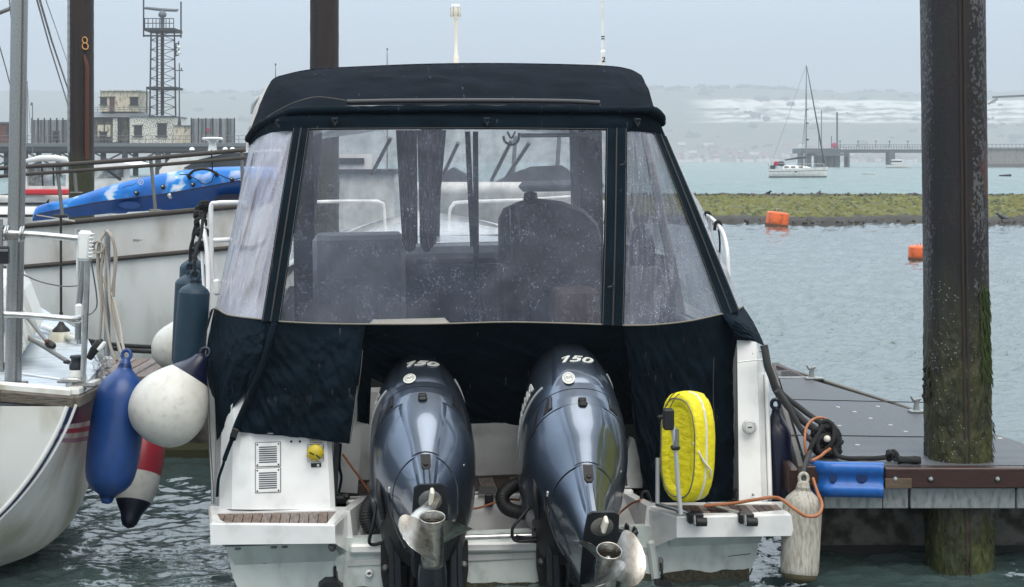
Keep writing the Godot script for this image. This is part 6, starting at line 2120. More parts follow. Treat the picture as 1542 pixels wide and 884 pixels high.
func left_pontoon_and_piles() -> void:
	# the short pontoon behind the fenders
	var o := thing("finger_pontoon", "weed-footed pontoon with a grey slatted deck behind the hanging fenders on the left", "pontoon", Vector3(-4.5, 0, -10.8))
	put(o, "float", box(Vector3(-4.95, 0.14, -10.95), Vector3(6.0, 0.76, 1.0), 0.02), M.concrete)
	put(o, "weed_line", box(Vector3(-4.95, -0.02, -10.93), Vector3(6.04, 0.26, 1.04), 0.05), M.concrete_weed)
	put(o, "waling", box(Vector3(-4.95, 0.50, -10.40), Vector3(6.1, 0.14, 0.06), 0.01), M.plank_wet)
	for k in 60:
		var x := -7.95 + 0.1 * k
		put(o, "slat", box(Vector3(x, 0.575, -10.85), Vector3(0.088, 0.026, 0.92), 0.004), M.teak_grey if k % 3 else M.teak, true)
	var n := noise(131, 1.0, 4)
	# the numbered pile
	var c := Vector3(P(122.5, 0, 24).x, 0, -24.0)
	o = thing("mooring_pile", "rusty dark steel pile painted with an orange figure 8", "pile", c, "steel mooring piles")
	var mw := mat("pile_paint", Color(1, 1, 1), 0.6, null, Vector3.ONE, {"vc": true, "normal": bump(132, 0.06, 4.0, 4), "nscale": 0.7})
	var col := func(a: float, y: float) -> Color:
		var base := Color(0.011, 0.008, 0.009).lerp(Color(0.030, 0.016, 0.014), clampf(0.5 + n.get_noise_3d(sin(a) * 2, y * 0.35, cos(a) * 2), 0, 1))
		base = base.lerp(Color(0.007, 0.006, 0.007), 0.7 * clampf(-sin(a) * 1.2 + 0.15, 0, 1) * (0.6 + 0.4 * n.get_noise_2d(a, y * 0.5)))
		var g := clampf((2.35 - y + 0.25 * n.get_noise_3d(sin(a) * 3, y * 2, cos(a) * 3)) / 0.35, 0, 1)
		return base.lerp(Color(0.030, 0.036, 0.012), g * 0.85)
	var bump_ := func(a: float, y: float) -> float: return 0.004 * n.get_noise_3d(sin(a) * 4, y * 3, cos(a) * 4) + (0.02 * maxf(0.0, n.get_noise_3d(sin(a) * 6, y * 4, 3)) if y < 2.2 else 0.0)
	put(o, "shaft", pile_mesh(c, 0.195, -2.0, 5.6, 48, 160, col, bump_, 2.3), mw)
	var st := mb()
	tube(st, PL([[126.5, 82, 23.79], [128.5, 90, 23.78], [131, 100, 23.77], [131, 160, 23.77], [131, 240, 23.77]]), [0.008, 0.03, 0.032, 0.032, 0.032], 10)
	put(o, "rusty_pipe", fin(st), M.rust)
	st = mb()
	for q in [[127.7, 60.5, 3.6, 4.6], [128.3, 69.6, 4.4, 4.8]]:
		var ring := []
		for k in 21:
			var a := TAU * k / 20.0
			ring.append(P(q[0] + cos(a) * q[2] + sin(a) * 0.4, q[1] + sin(a) * q[3], 23.80 + 0.012 * absf(cos(a))))
		tube(st, ring, 0.0105, 6, false)
	put(o, "painted_number", fin(st), M.paint_number)
	c = Vector3(P(488.5, 0, 20).x, 0, -20.0)
	o = thing("mooring_pile", "rusty dark steel pile rising straight behind the black canopy's left shoulder", "pile", c, "steel mooring piles")
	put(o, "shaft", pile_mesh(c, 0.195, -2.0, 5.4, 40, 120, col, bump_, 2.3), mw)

func cream_boat() -> void:
	var d := 13.0
	var o := thing("cabin_yacht", "large cream hull with two dark rubbing strips lying beyond the pontoon on the left", "boat", Vector3(P(100, 0, d).x, 0, -d))
	var top := [[-330, 366], [-200, 358], [-100, 351], [0, 343.5], [120, 333], [240, 321.5], [360, 310.5]]
	var dd := [13.6, 13.4, 13.25, 13.1, 13.0, 12.95, 13.0]
	# the boat ends in a blunt quarter just behind the motor cruiser's side
	var end := [Vector3(-2.34, 1.70, -13.2), Vector3(-2.30, 1.74, -13.7), Vector3(-2.34, 1.76, -14.6)]
	var line := []
	for k in top.size(): line.append(P(top[k][0], top[k][1], dd[k]))
	line = spline(line, 6)
	for e in spline([line[-1], end[0], end[1], end[2]], 4).slice(1): line.append(e)
	var rings := []
	var rings2 := []
	for p in line:
		var r := []
		var r2 := []
		var deep: float = 0.30
		for k in 7:
			var v := k / 6.0
			r.append(Vector3(p.x, lerpf(p.y, p.y - 0.36, v), p.z - 0.05 * v))
		for k in 11:
			var v := k / 10.0
			r2.append(Vector3(p.x, lerpf(p.y - 0.36, -0.35, v), p.z - 0.05 - 0.02 * v - 0.5 * pow(v, 3.0)))
		rings.append(r); rings2.append(r2)
	var st := mb()
	loft(st, rings, false)
	put(o, "topsides", fin(st), M.hull_cream)
	st = mb()
	loft(st, rings2, false)
	put(o, "hull", fin(st), M.hull_grey)
	st = mb(false)
	for i in line.size() - 1:
		quad(st, line[i] - Vector3(0, 0.02, 0), Vector3(line[i].x, line[i].y - 0.02, -15.4), Vector3(line[i + 1].x, line[i + 1].y - 0.02, -15.4), line[i + 1] - Vector3(0, 0.02, 0))
	put(o, "deck", fin(st), M.gel_grey)
	for e in [[0.0, 0.024, 0.022], [-0.365, 0.020, -0.03]]:
		st = mb()
		var l := []
		for p in line: l.append(p + Vector3(0, e[0], e[2]))
		tube(st, l, e[1], 8)
		put(o, "rubbing_strip", fin(st), M.rub_wood)
	# wooden guard rail and its posts
	for e in [[[-330, 278], [0, 253.5], [110, 247], [230, 238], [370, 225.5]], [[-330, 292], [0, 265.5], [110, 257.5], [230, 249], [370, 237.5]]]:
		st = mb()
		var l := []
		for q in e: l.append(P(q[0], q[1], 13.05))
		tube(st, spline(l, 8), 0.020 if e[0][1] < 280 else 0.016, 8)
		put(o, "guard_rail", fin(st), M.rub_wood)
	for e in [[86, 251, 94, 326], [227, 240, 234, 316], [112, 258, 115, 290], [364, 228, 366, 312], [-60, 262, -58, 348]]:
		st = mb()
		rod(st, P(e[0], e[1], 13.06), P(e[2], e[3], 13.06), 0.016, 8)
		put(o, "stanchion", fin(st), M.steel_grey)
		put(o, "stanchion_foot", box(P(e[2], e[3], 13.04), Vector3(0.10, 0.012, 0.06), 0.004), M.steel_grey)
	# hull scuffs
	for e in [[200, 361, 214, 361.5], [200, 363, 210, 363]]:
		st = mb()
		rod(st, P(e[0], e[1], 12.94), P(e[2], e[3], 12.94), 0.004, 5)
		put(o, "scuff", fin(st), M.steel_grey)
	kayak()
	# stern lines leading from the yacht's quarter to the pontoon
	for e in [[[130, 513, 9.6], [180, 520, 10.2], [240, 523, 11.0], [262, 524, 11.4]], [[130, 518, 9.6], [190, 527, 10.2], [240, 530, 11.0], [262, 530, 11.4]]]:
		var s2 := mb()
		tube(s2, spline(PL(e), 6), 0.016, 8)
		var ln := put(self, "mooring_line", fin(s2), M.rope_black)
		tag(ln, ["upper of two black mooring lines stretched low across the cream hull", "lower of two black mooring lines stretched low across the cream hull"][0 if e[0][1] < 515 else 1], "rope", "black lines on the left")

func kayak() -> void:
	var d := 13.35
	var o := thing("kayak", "blue and white sit-on kayak lashed on its side along the cream hull's deck edge", "kayak", P(230, 322, d))
	var stn := [[49, 329, 331, 333], [51, 318, 327, 333], [56, 311, 323, 332.5], [70, 306, 320, 331], [90, 302, 316, 329], [120, 294, 310, 326], [160, 280.5, 303, 322], [200, 270.5, 298, 319], [240, 262, 293.5, 317], [280, 256, 287, 315], [320, 252, 280, 313], [370, 250.5, 271, 309], [420, 252, 268, 304], [432, 258, 268, 300], [438, 270, 274, 292]]
	var hi := []; var lo := []
	var line := []
	for q in stn:
		var t := P(q[0], q[1], d); var m := P(q[0], q[2], d); var b := P(q[0], q[3], d)
		var hgt := t.y - b.y
		var r := []; var r2 := []
		# upper hull: from the hidden far side over the crown to the chine
		for k in 10:
			var v := k / 9.0
			var a := lerpf(-0.5, 1.0, v)
			var y := lerpf(t.y, m.y, maxf(0.0, a)) if a > 0 else lerpf(t.y, t.y - hgt * 0.3, -a * 2.0)
			var z := -d + hgt * (0.34 * sin(clampf(a, 0, 1) * PI * 0.5) - 0.42 * maxf(0.0, -a * 2.0) - 0.1)
			r.append(Vector3(t.x, y + hgt * 0.05 * sin(PI * clampf(a, 0, 1)), z))
		for k in 9:
			var v := k / 8.0
			r2.append(Vector3(t.x, lerpf(m.y, b.y, v), -d + hgt * (0.24 - 0.34 * v * v - (0.12 * sin(PI * v)))))
		hi.append(r); lo.append(r2)
		line.append(m + Vector3(0, 0, hgt * 0.255))
	# finer rings along the length
	var dense := func(g: Array) -> Array:
		var cols := []
		for k in g[0].size():
			var l := []
			for r in g: l.append(r[k])
			cols.append(spline(l, 5))
		var out := []
		for i in cols[0].size():
			var r := []
			for k in cols.size(): r.append(cols[k][i])
			out.append(r)
		return out
	var st := mb()
	loft(st, dense.call(hi), false)
	put(o, "hull", fin(st), M.kayak)
	st = mb()
	loft(st, dense.call(lo), false)
	put(o, "deck_well", fin(st), M.kayak_low)
	var ml := spline(line, 5)
	put(o, "seam", tubes([ml.slice(8, 60)], 0.006, 6), M.fender_navy)
	# foot-well hollows, scuppers and pad-eyes
	for e in [[195, 309, 16, 5.5], [348, 303, 26, 11], [178, 320, 14, 2.0]]:
		st = mb()
		var c := P(e[0], e[1], d - 0.07)
		var ring := []
		for k in 20: ring.append(c + Vector3(cos(TAU * k / 20.0) * e[2] * d / F, sin(TAU * k / 20.0) * e[3] * d / F, 0.012 * sin(TAU * k / 20.0)))
		var inner := []
		for p in ring: inner.append(c + (p - c) * 0.8 + Vector3(0, 0, -0.03))
		loft(st, [ring, inner], true, true)
		put(o, "hollow", fin(st), M.fender_navy if e[2] == 26 else M.kayak_low)
	for e in [[205, 290], [245, 281], [290, 277.5], [349, 270], [284, 264.5], [325, 261], [255, 294]]:
		var c := P(e[0], e[1], d - 0.10)
		st = mb()
		lathe(st, [Vector2(0.0, 0.012), Vector2(0.012, 0.012), Vector2(0.019, 0.006), Vector2(0.020, -0.05)], aim(c, Vector3(0, 0.35, 1)), 14)
		put(o, "pad_eye", fin(st), M.steel if e[0] == 255 else M.rubber)
		st = mb()
		lathe(st, [Vector2(0.0, 0.016), Vector2(0.007, 0.014), Vector2(0.008, 0.0)], aim(c, Vector3(0, 0.35, 1)), 10)
		put(o, "screw_head", fin(st), M.badge)
	st = mb()
	tube(st, spline(PL([[284, 264, d - 0.12], [292, 257, d - 0.15], [304, 254.5, d - 0.16], [316, 256, d - 0.15], [325, 261, d - 0.12]]), 6), 0.013, 8)
	put(o, "carry_handle", fin(st), M.rubber)
	put(o, "bungee", tubes([spline(PL([[284, 265, d - 0.12], [296, 270, d - 0.13], [306, 277, d - 0.13], [318, 274, d - 0.13], [325, 262, d - 0.12], [349, 270, d - 0.12], [372, 266, d - 0.12]]), 6), spline(PL([[270, 263, d - 0.1], [290, 262, d - 0.12]]), 3)], 0.005, 5), M.rubber)
	# ring-shaped emblem with a swirl, and the worn lettering left of it
	var ec := P(212, 274, d - 0.12)
	st = mb()
	var er := []
	for k in 25: er.append(ec + Vector3(cos(TAU * k / 24.0) * 0.024, sin(TAU * k / 24.0) * 0.024, 0.0))
	tube(st, er, 0.003, 5, false)
	tube(st, [ec + Vector3(-0.012, -0.008, 0), ec + Vector3(0.0, 0.006, 0), ec + Vector3(0.010, 0.010, 0)], 0.004, 5)
	tube(st, [ec + Vector3(-0.006, -0.014, 0), ec + Vector3(0.008, -0.004, 0)], 0.003, 5)
	put(o, "emblem", fin(st), M.badge)
	st = mb()
	tube(st, spline(PL([[184, 283, d - 0.11], [191, 280, d - 0.115], [198, 279, d - 0.115], [205, 276, d - 0.118]]), 5), 0.003, 5)
	put(o, "worn_lettering", fin(st), M.fender_navy)
	st = mb(false)
	slab(st, PL([[68, 306, d - 0.04], [73, 300, d - 0.04], [72, 306, d - 0.04]]), Vector3(0, 0, -0.03))
	put(o, "tow_eye", fin(st), M.rubber)
	# the thin cord from the tip, and the strings up to the rail
	for e in [[[[55, 324, 12.9], [80, 328, 12.0], [112, 333, 8.7]], "white cord tied from the kayak's tip down to the yacht's rail", "rope_pale", 0.006], [[[320, 259, 13.2], [319, 240, 13.1], [318.5, 226, 13.05]], "black string holding the kayak's handle up to the wooden rail", "rope_black", 0.006]]:
		st = mb()
		tube(st, spline(PL(e[0]), 6), e[3], 6)
		var r := put(self, "cord", fin(st), M[e[2]])
		tag(r, e[1], "rope")

func moored_beyond() -> void:
	# white boats between the cream hull and the old jetty
	var o := thing("cabin_boat", "small white cabin boat with a red rail strake behind the grey pole", "boat", Vector3(P(70, 0, 30).x, 0, -30.0), "white boats moored on the left")
	var d := 30.0
	var st := mb()
	var rings := []
	for q in [[-60, 0.0], [40, 0.0], [112, 0.15], [150, 0.5], [170, 1.2]]:
		var r := []
		for e in [[294, 0.02], [301, 0.0], [330, -0.1], [382, -0.4]]: r.append(P(q[0], e[0], d + q[1] + 0.0 - e[1]))
		for e in [[382, 2.4], [294, 2.6]]: r.append(P(q[0], e[0], d + e[1] - q[1]))
		rings.append(r)
	loft(st, rings, true, true)
	put(o, "hull", fin(st), M.white_far)
	put(o, "rail_strake", box(P(66, 289, d - 0.05), Vector3(1.16, 0.11, 0.1), 0.02), M.red_far)
	wall_box(o, "cabin_wall", M.white_far, 36, 250, 40.5, 288, d + 0.2, 1.6)
	wall_box(o, "cabin_wall", M.white_far, 99, 250, 103, 288, d + 0.2, 1.6)
	wall_box(o, "cabin_wall", M.white_far, 36, 280, 103, 288, d + 0.24, 1.5)
	wall_box(o, "cabin_front", M.screen_glass, 41, 251, 98, 280, d + 0.3, 0.03)
	st = mb()
	rings = []
	for q in [[33, 250.5, 247], [37, 246, 240], [60, 243, 233.5], [84, 243, 233], [101, 246, 237], [106, 250.5, 247]]:
		rings.append([P(q[0], q[1], d), P(q[0], q[2], d), P(q[0], q[2], d + 1.9), P(q[0], q[1], d + 1.9)])
	loft(st, rings, true, true)
	put(o, "cabin_roof", fin(st), M.white_far)
	for x in [63.0, 80.0]:
		st = mb()
		rod(st, P(x, 252, d + 0.25), P(x + 1, 280, d + 0.25), 0.02, 5)
		put(o, "window_bar", fin(st), M.dark_far)
	wall_box(o, "hull_band", M.dark_far, -60, 305, 68, 308.5, d - 0.02, 0.05)
	o = thing("moored_hull", "low white hull with two dark bands left of the kayak's tip", "boat", Vector3(P(20, 0, 24).x, 0, -24.0), "white boats moored on the left")
	d = 24.0
	st = mb()
	rings = []
	for q in [[-140, 0.0], [20, 0.0], [60, 0.15], [82, 0.5], [96, 1.2]]:
		var r := []
		for e in [[311, 0.0], [330, 0.02], [382, -0.1], [430, -0.4]]: r.append(P(q[0], e[0], d + q[1] - e[1]))
		for e in [[430, 2.4], [311, 2.6]]: r.append(P(q[0], e[0], d + e[1] - q[1]))
		rings.append(r)
	loft(st, rings, true, true)
	put(o, "hull", fin(st), M.white_far)
	st = mb(false)
	for y in [[323, 327]]:
		slab(st, PL([[-140, y[0], d - 0.03], [58, y[0], d - 0.03], [58, y[1], d - 0.03], [-140, y[1], d - 0.03]]), Vector3(0, 0, -0.05))
	put(o, "hull_band", fin(st), M.dark_far)
	o = thing("wheelhouse_boat", "white wheelhouse of a small boat showing between the number pile and the kayak", "boat", Vector3(P(170, 0, 34).x, 0, -34.0), "white boats moored on the left")
	d = 34.0
	wall_box(o, "wheelhouse", M.white_far, 128, 268, 195, 330, d + 0.1, 1.8)
	wall_box(o, "window", M.screen_glass, 138, 252, 186, 269, d + 0.06, 0.05)
	wall_box(o, "window_back", M.hull_grey, 132, 250, 192, 270, d + 1.8, 0.05)
	wall_box(o, "corner_post", M.white_far, 186, 250, 192.5, 270, d + 0.1, 0.2)
	st = mb(false)
	slab(st, PL([[120, 247, d - 0.1], [165, 240.5, d - 0.1], [200, 248.5, d - 0.1], [200, 252.5, d - 0.1], [120, 252.5, d - 0.1]]), Vector3(0, 0, -2.2))
	put(o, "roof", fin(st), M.white_far)
	st = mb(false)
	bar(st, P(158, 253, d - 0.3), P(182, 271, d - 0.3), 0.06, 0.06)
	put(o, "wiper_arm", fin(st), M.dark_far)
	o = thing("motor_launch", "white launch with a dark cover and a T-shaped scanner, behind the kayak's right end", "boat", Vector3(P(310, 0, 32).x, 0, -32.0), "white boats moored on the left")
	d = 32.0
	st = mb(false)
	slab(st, PL([[240, 256, d], [262, 233, d], [300, 230, d], [352, 226, d], [420, 224, d], [420, 330, d], [236, 330, d]]), Vector3(0, 0, -2.2))
	put(o, "hull", fin(st), M.white_far)
	st = mb(false)
	slab(st, PL([[276, 253, d - 0.05], [300, 240, d - 0.05], [340, 231, d - 0.05], [420, 228, d - 0.05], [420, 258, d - 0.05], [300, 258, d - 0.05]]), Vector3(0, 0, -0.2))
	put(o, "cover", fin(st), M.cover_grey)
	st = mb()
	lathe(st, [Vector2(0.10, 0.0), Vector2(0.085, 0.10), Vector2(0.075, 0.18), Vector2(0.12, 0.225), Vector2(0.22, 0.24), Vector2(0.23, 0.275), Vector2(0.20, 0.29), Vector2(0.0, 0.30)], Transform3D(Basis(), P(320, 227, d - 0.3)), 20)
	put(o, "scanner", fin(st), M.gel)
	for x in [289.0, 339.0, 350.0]:
		st = mb()
		lathe(st, [Vector2(0.06, 0), Vector2(0.05, 0.05), Vector2(0.0, 0.07)], Transform3D(Basis(), P(x, 226, d + 0.6)), 12)
		put(o, "deck_vent", fin(st), M.gel)
	# boats seen through the cruiser's own windscreen
	o = thing("moored_hull", "white hull under dark covers, seen through the cruiser's windscreen", "boat", Vector3(P(760, 0, 30).x, 0, -30.0), "boats seen through the canopy")
	d = 30.0
	st = mb()
	rings = []
	for q in [[560, 1.2], [590, 0.4], [640, 0.0], [760, 0.0], [860, 0.2], [905, 1.2]]:
		var r := []
		for e in [[274, 0.0], [292, 0.0], [320, -0.3], [382, -0.6]]: r.append(P(q[0], e[0], d + q[1] - e[1]))
		for e in [[382, 2.4], [274, 2.6]]: r.append(P(q[0], e[0], d + e[1] - q[1]))
		rings.append(r)
	loft(st, rings, true, true)
	put(o, "hull", fin(st), M.white_far)
	st = mb(false)
	slab(st, PL([[662, 276, d + 0.4], [668, 260, d + 0.4], [682, 252, d + 0.4], [700, 262, d + 0.4], [712, 276, d + 0.4]]), Vector3(0, 0, -1.2))
	put(o, "cover", fin(st), M.cover_grey)
	st = mb(false)
	slab(st, PL([[742, 276, d + 0.4], [770, 262, d + 0.4], [800, 251, d + 0.4], [846, 249, d + 0.4], [866, 262, d + 0.4], [870, 276, d + 0.4]]), Vector3(0, 0, -1.2))
	put(o, "cover", fin(st), M.cover_grey)
	for e in [[772, 205, 0.05], [838, 205, 0.05]]:
		st = mb()
		rod(st, P(e[0], 276, d + 1.0), P(e[0] + 4, e[1], d + 1.0), e[2], 6)
		put(o, "mast", fin(st), M.shed_grey)
	o = thing("moored_hull", "pale hull with a dark rail, seen through the left of the cruiser's windscreen", "boat", Vector3(P(520, 0, 26).x, 0, -26.0), "boats seen through the canopy")
	d = 26.0
	wall_box(o, "hull", M.hull_grey, 440, 262, 594, 345, d, 2.0)
	wall_box(o, "rail", M.cover_grey, 440, 255, 596, 262, d - 0.1, 2.0)
	wall_box(o, "deckhouse", M.white_far, 480, 232, 560, 256, d + 0.6, 1.4)
	wall_box(o, "window", M.dark_far, 492, 238, 548, 247, d + 0.55, 0.1)

func white_yacht() -> void:
	var d := 6.95
	var o := thing("sailing_yacht", "white sailing yacht's quarter with stainless rails and navy and red hull stripes at left edge", "sailing boat", P(40, 700, 7.0))
	# the raked transom, its corner edge and the side of the hull beyond it
	var edge := spline([P(101, 612, d), P(90, 640, d), P(74, 672, d), P(52, 708, d), P(27, 741, d), P(0, 771, d), P(-45, 812, d), P(-120, 860, d), P(-200, 895, d)], 6)
	var left := spline([P(-420, 600, d - 0.3), P(-420, 640, d - 0.3), P(-420, 672, d - 0.3), P(-420, 708, d - 0.3), P(-420, 741, d - 0.3), P(-420, 771, d - 0.3), P(-420, 812, d - 0.3), P(-420, 860, d - 0.3), P(-420, 900, d - 0.3)], 6)
	var st := mb()
	var f := func(u: float, v: float) -> Vector3: return along(edge, v).lerp(along(left, v), u) + Vector3(0, 0, 0.10 * sin(PI * u * 0.5))
	sheet(st, f, 10, 40)
	put(o, "transom", fin(st), M.gel_old)
	var sil := spline([P(157, 590, 8.1), P(154, 628, 8.05), P(148, 668, 8.0), P(139, 708, 7.9), P(127, 748, 7.8), P(104, 790, 7.7), P(60, 828, 7.55), P(0, 853, 7.45), P(-120, 893, 7.3)], 6)
	f = func(u: float, v: float) -> Vector3:
		var p := along(edge, v).lerp(along(sil, v), u)
		return p + Vector3(0.0, -0.01, 0.06) * sin(PI * u) * sin(PI * minf(v * 1.2, 1.0))
	for e in [["stripe", 0.0, 0.125, M.stripe_navy], ["stripe", 0.125, 0.15, M.gel_old], ["stripe", 0.15, 0.175, M.stripe_red], ["stripe", 0.175, 0.20, M.gel_old], ["stripe", 0.20, 0.222, M.stripe_mauve], ["hull_side", 0.222, 1.0, M.gel_old]]:
		st = mb()
		var g := func(u: float, v: float) -> Vector3: return f.call(u, lerpf(e[1], e[2], v))
		sheet(st, g, 24, 6 if e[0] == "stripe" else 44)
		put(o, e[0], fin(st), e[3])
	# the hull carries on ahead, out of sight behind the fenders
	var fwd := spline([P(60, 585, 11.5), P(60, 620, 11.5), P(58, 650, 11.5), P(50, 680, 11.4), P(40, 700, 11.3), P(20, 720, 11.2), P(0, 740, 11.1), P(-40, 750, 11.0), P(-120, 760, 11.0)], 6)
	st = mb()
	f = func(u: float, v: float) -> Vector3: return along(sil, v).lerp(along(fwd, v), u)
	sheet(st, f, 8, 30)
	put(o, "hull_side", fin(st), M.gel_old)
	put(o, "edge_bead", tubes([edge.slice(0, 46)], 0.011, 8), M.gel)
	var e2 := []
	for p in edge.slice(0, 46): e2.append(p + Vector3(0.020, 0.002, -0.008))
	put(o, "edge_line", tubes([e2], 0.005, 6), M.stripe_navy)
	var e3 := []
	for p in edge.slice(0, 46): e3.append(p + Vector3(0.036, 0.004, -0.02))
	put(o, "edge_bead", tubes([e3], 0.008, 8), M.gel)
	# toe rail: pale edge over weathered wood
	var y0 := 0.985
	st = mb(false)
	var rail := [P(-420, 580, 6.66), P(0, 596, 6.92), P(112, 605.5, 6.98), P(155, 584, 8.1), P(62, 572, 11.5)]
	for i in 4: bar(st, rail[i], rail[i + 1], 0.055, 0.058, 0.008)
	put(o, "toe_rail", fin(st), M.rub_wood_pale)
	st = mb(false)
	for i in 4: bar(st, rail[i] + Vector3(-0.02, 0.045, -0.02), rail[i + 1] + Vector3(-0.02, 0.045, -0.02), 0.07, 0.035, 0.006)
	put(o, "covering_board", fin(st), M.gel_old)
	st = mb(false)
	slab(st, [P(-420, 590, 6.7) * Vector3(1, 0, 1) + Vector3(0, y0, 0), P(110, 600, 7.02) * Vector3(1, 0, 1) + Vector3(0, y0, 0), P(153, 584, 8.1) * Vector3(1, 0, 1) + Vector3(0, y0, 0), P(128, 530, 9.6) * Vector3(1, 0, 1) + Vector3(0, y0, 0), P(58, 500, 11.4) * Vector3(1, 0, 1) + Vector3(0, y0, 0), P(-420, 500, 11.4) * Vector3(1, 0, 1) + Vector3(0, y0, 0)], Vector3(0, -0.03, 0))
	put(o, "deck", fin(st), M.deck_paint)
	st = mb()
	tube(st, spline([G(28, 480, 1.03), G(70, 494, 1.02), G(105, 508, 1.02), G(122, 512, 1.02)], 5), 0.02, 8)
	put(o, "bulwark", fin(st), M.gel_old)
	st = mb()
	rod(st, G(28, 562, 0.992), G(100, 572, 0.992), 0.006, 5)
	put(o, "deck_seam", fin(st), M.gel)
	# cabin side with its windows at the very edge
	st = mb(false)
	slab(st, PL([[-420, 405, 7.9], [-2, 440, 7.9], [12, 462, 7.9], [36, 526, 7.9], [26, 545, 7.9], [-420, 566, 7.9]]), Vector3(-0.4, 0, -1.6))
	put(o, "coachroof", fin(st), M.gel_old)
	for e in [[[-60, 460], [0, 462], [12, 478], [18, 500], [-60, 505]], [[14, 470], [20, 486], [33, 519], [29, 523], [18, 500]]]:
		var l := []
		for q in e: l.append([q[0], q[1], 7.88])
		put(o, "cabin_window", plate(PL(l), Vector3(0, 0, -0.02)), M.cabin_grey if e[0][0] < 0 else M.dark_far)
	# the tall pole and the pushpit
	st = mb()
	tube(st, [P(19.5, 579, 7.28), P(21.5, 480, 7.28), P(25, 300, 7.28), P(30, -40, 7.28)], 0.041, 16)
	put(o, "pole", fin(st), M.steel_dull)
	put(o, "pole_foot", box(P(14, 578, 7.26), Vector3(0.16, 0.018, 0.10), 0.005), M.steel_grey)
	put(o, "pole_seam", tubes([[P(25, 578, 7.245), P(31, 300, 7.242), P(36, -40, 7.242)]], 0.004, 5), M.steel_grey)
	st = mb()
	rod(st, P(2, 560, 7.1), P(1, 330, 7.1), 0.012, 8)
	put(o, "stanchion", fin(st), M.steel_dull)
	st = mb()
	tube(st, spline([P(-200, 342, 7.05), P(0, 350.5, 7.12), P(60, 354, 7.15), P(108, 358.5, 7.2), P(124, 359.5, 7.22)], 5), 0.0165, 12)
	put(o, "pushpit_rail", fin(st), M.steel)
	st = mb()
	tube(st, spline([P(-200, 466, 7.05), P(0, 473, 7.12), P(60, 476.5, 7.16), P(106, 480.5, 7.2), P(119, 479, 7.24)], 5), 0.0165, 12)
	put(o, "pushpit_rail", fin(st), M.steel)
	st = mb()
	tube(st, [P(116, 345, 8.6), P(118.5, 400, 8.6), P(119, 505, 8.6), P(119, 518, 8.6)], 0.014, 10)
	put(o, "pushpit_leg", fin(st), M.steel)
	st = mb()
	tube(st, [P(131.5, 380, 7.25), P(130.5, 430, 7.25), P(128, 500, 7.25), P(124.5, 578, 7.25)], 0.0145, 12)
	put(o, "pushpit_leg", fin(st), M.steel)
	st = mb()
	tube(st, [P(127, 385, 7.6), P(121, 440, 7.6), P(118, 470, 7.6), P(117, 512, 7.6)], 0.016, 12)
	put(o, "pushpit_leg", fin(st), M.steel_dull)
	put(o, "leg_sleeve", box(P(118.5, 472, 7.5), Vector3(0.034, 0.10, 0.034), 0.01), M.gel)
	put(o, "leg_foot", box(P(127, 580, 7.2), Vector3(0.12, 0.012, 0.07), 0.004), M.steel_grey)
	st = mb()
	rod(st, P(161.5, 346, 8.3), P(161.5, 548, 8.3), 0.018, 12)
	put(o, "stanchion", fin(st), M.steel_dull)
	put(o, "stanchion_socket", box(P(162, 546, 8.28), Vector3(0.05, 0.07, 0.05), 0.012), M.gel_old)
	# the white louvred box on the rail
	st = mb(false)
	bx(st, Transform3D(Basis(Vector3(0, 0, 1), -0.06), P(127.5, 370, 7.2)), Vector3(0.066, 0.150, 0.05), 0.014)
	put(o, "rail_box", fin(st), M.gel)
	for k in 7:
		put(o, "louvre", box(P(138.5 - 0.35 * k, 352.5 + 5.6 * k, 7.18), Vector3(0.014, 0.008, 0.045), 0.003), M.gel)
	for k in 2:
		for q in [[34, 350.5], [11, 349]]:
			st = mb()
			var c := P(q[0], q[1] + 2, 7.14)
			var ring := []
			for a in 17: ring.append(c + Vector3(0.004 * sin(TAU * a / 16.0) + 0.012 * cos(TAU * a / 16.0) * 0.6, 0.034 * sin(TAU * a / 16.0), 0.034 * cos(TAU * a / 16.0) + (0.0 if k == 0 else 0.03)))
			tube(st, ring, 0.006, 6, false)
			put(o, "u_bolt", fin(st), M.steel)
	st = mb(false)
	bx(st, Transform3D(Basis(), P(22, 356, 7.1)), Vector3(0.10, 0.03, 0.02), 0.004)
	put(o, "clamp_plate", fin(st), M.steel_grey)
	put(o, "instrument", box(P(4, 384, 7.0), Vector3(0.06, 0.085, 0.03), 0.006), M.black_plastic)
	put(o, "instrument_band", box(P(5, 377, 6.983), Vector3(0.045, 0.012, 0.004), 0.001), M.cabin_grey)
	# winch with its handle, a cleat, tackle on deck
	var w := sub(o, "winch")
	var wb := G(116, 582, 0.99)
	st = mb()
	lathe(st, [Vector2(0.085, 0.0), Vector2(0.075, 0.06), Vector2(0.055, 0.13), Vector2(0.052, 0.14)], Transform3D(Basis().scaled(Vector3.ONE * 0.66), wb), 20)
	put(w, "winch_base", fin(st), M.gel_old)
	st = mb()
	lathe(st, [Vector2(0.056, 0.13), Vector2(0.058, 0.16), Vector2(0.045, 0.18), Vector2(0.045, 0.21), Vector2(0.055, 0.22), Vector2(0.05, 0.235), Vector2(0.0, 0.236)], Transform3D(Basis().scaled(Vector3.ONE * 0.66), wb), 20)
	put(w, "drum", fin(st), M.dark_metal)
	st = mb()
	tube(st, PL([[134, 540, 7.3], [141, 528, 7.3], [150, 517, 7.3], [155, 514, 7.3]]), [0.016, 0.022, 0.026, 0.016], 10)
	put(w, "winch_handle", fin(st), M.rubber)
	st = mb()
	tube(st, PL([[148, 527, 7.26], [153, 522, 7.26], [157.5, 515, 7.26]]), [0.010, 0.013, 0.008], 8)
	put(w, "handle_grip", fin(st), M.gel)
	var cl := sub(o, "cleat")
	var cb := G(105, 588, 0.99)
	st = mb()
	lathe(st, [Vector2(0.03, 0), Vector2(0.02, 0.02), Vector2(0.018, 0.04)], Transform3D(Basis(), cb), 12)
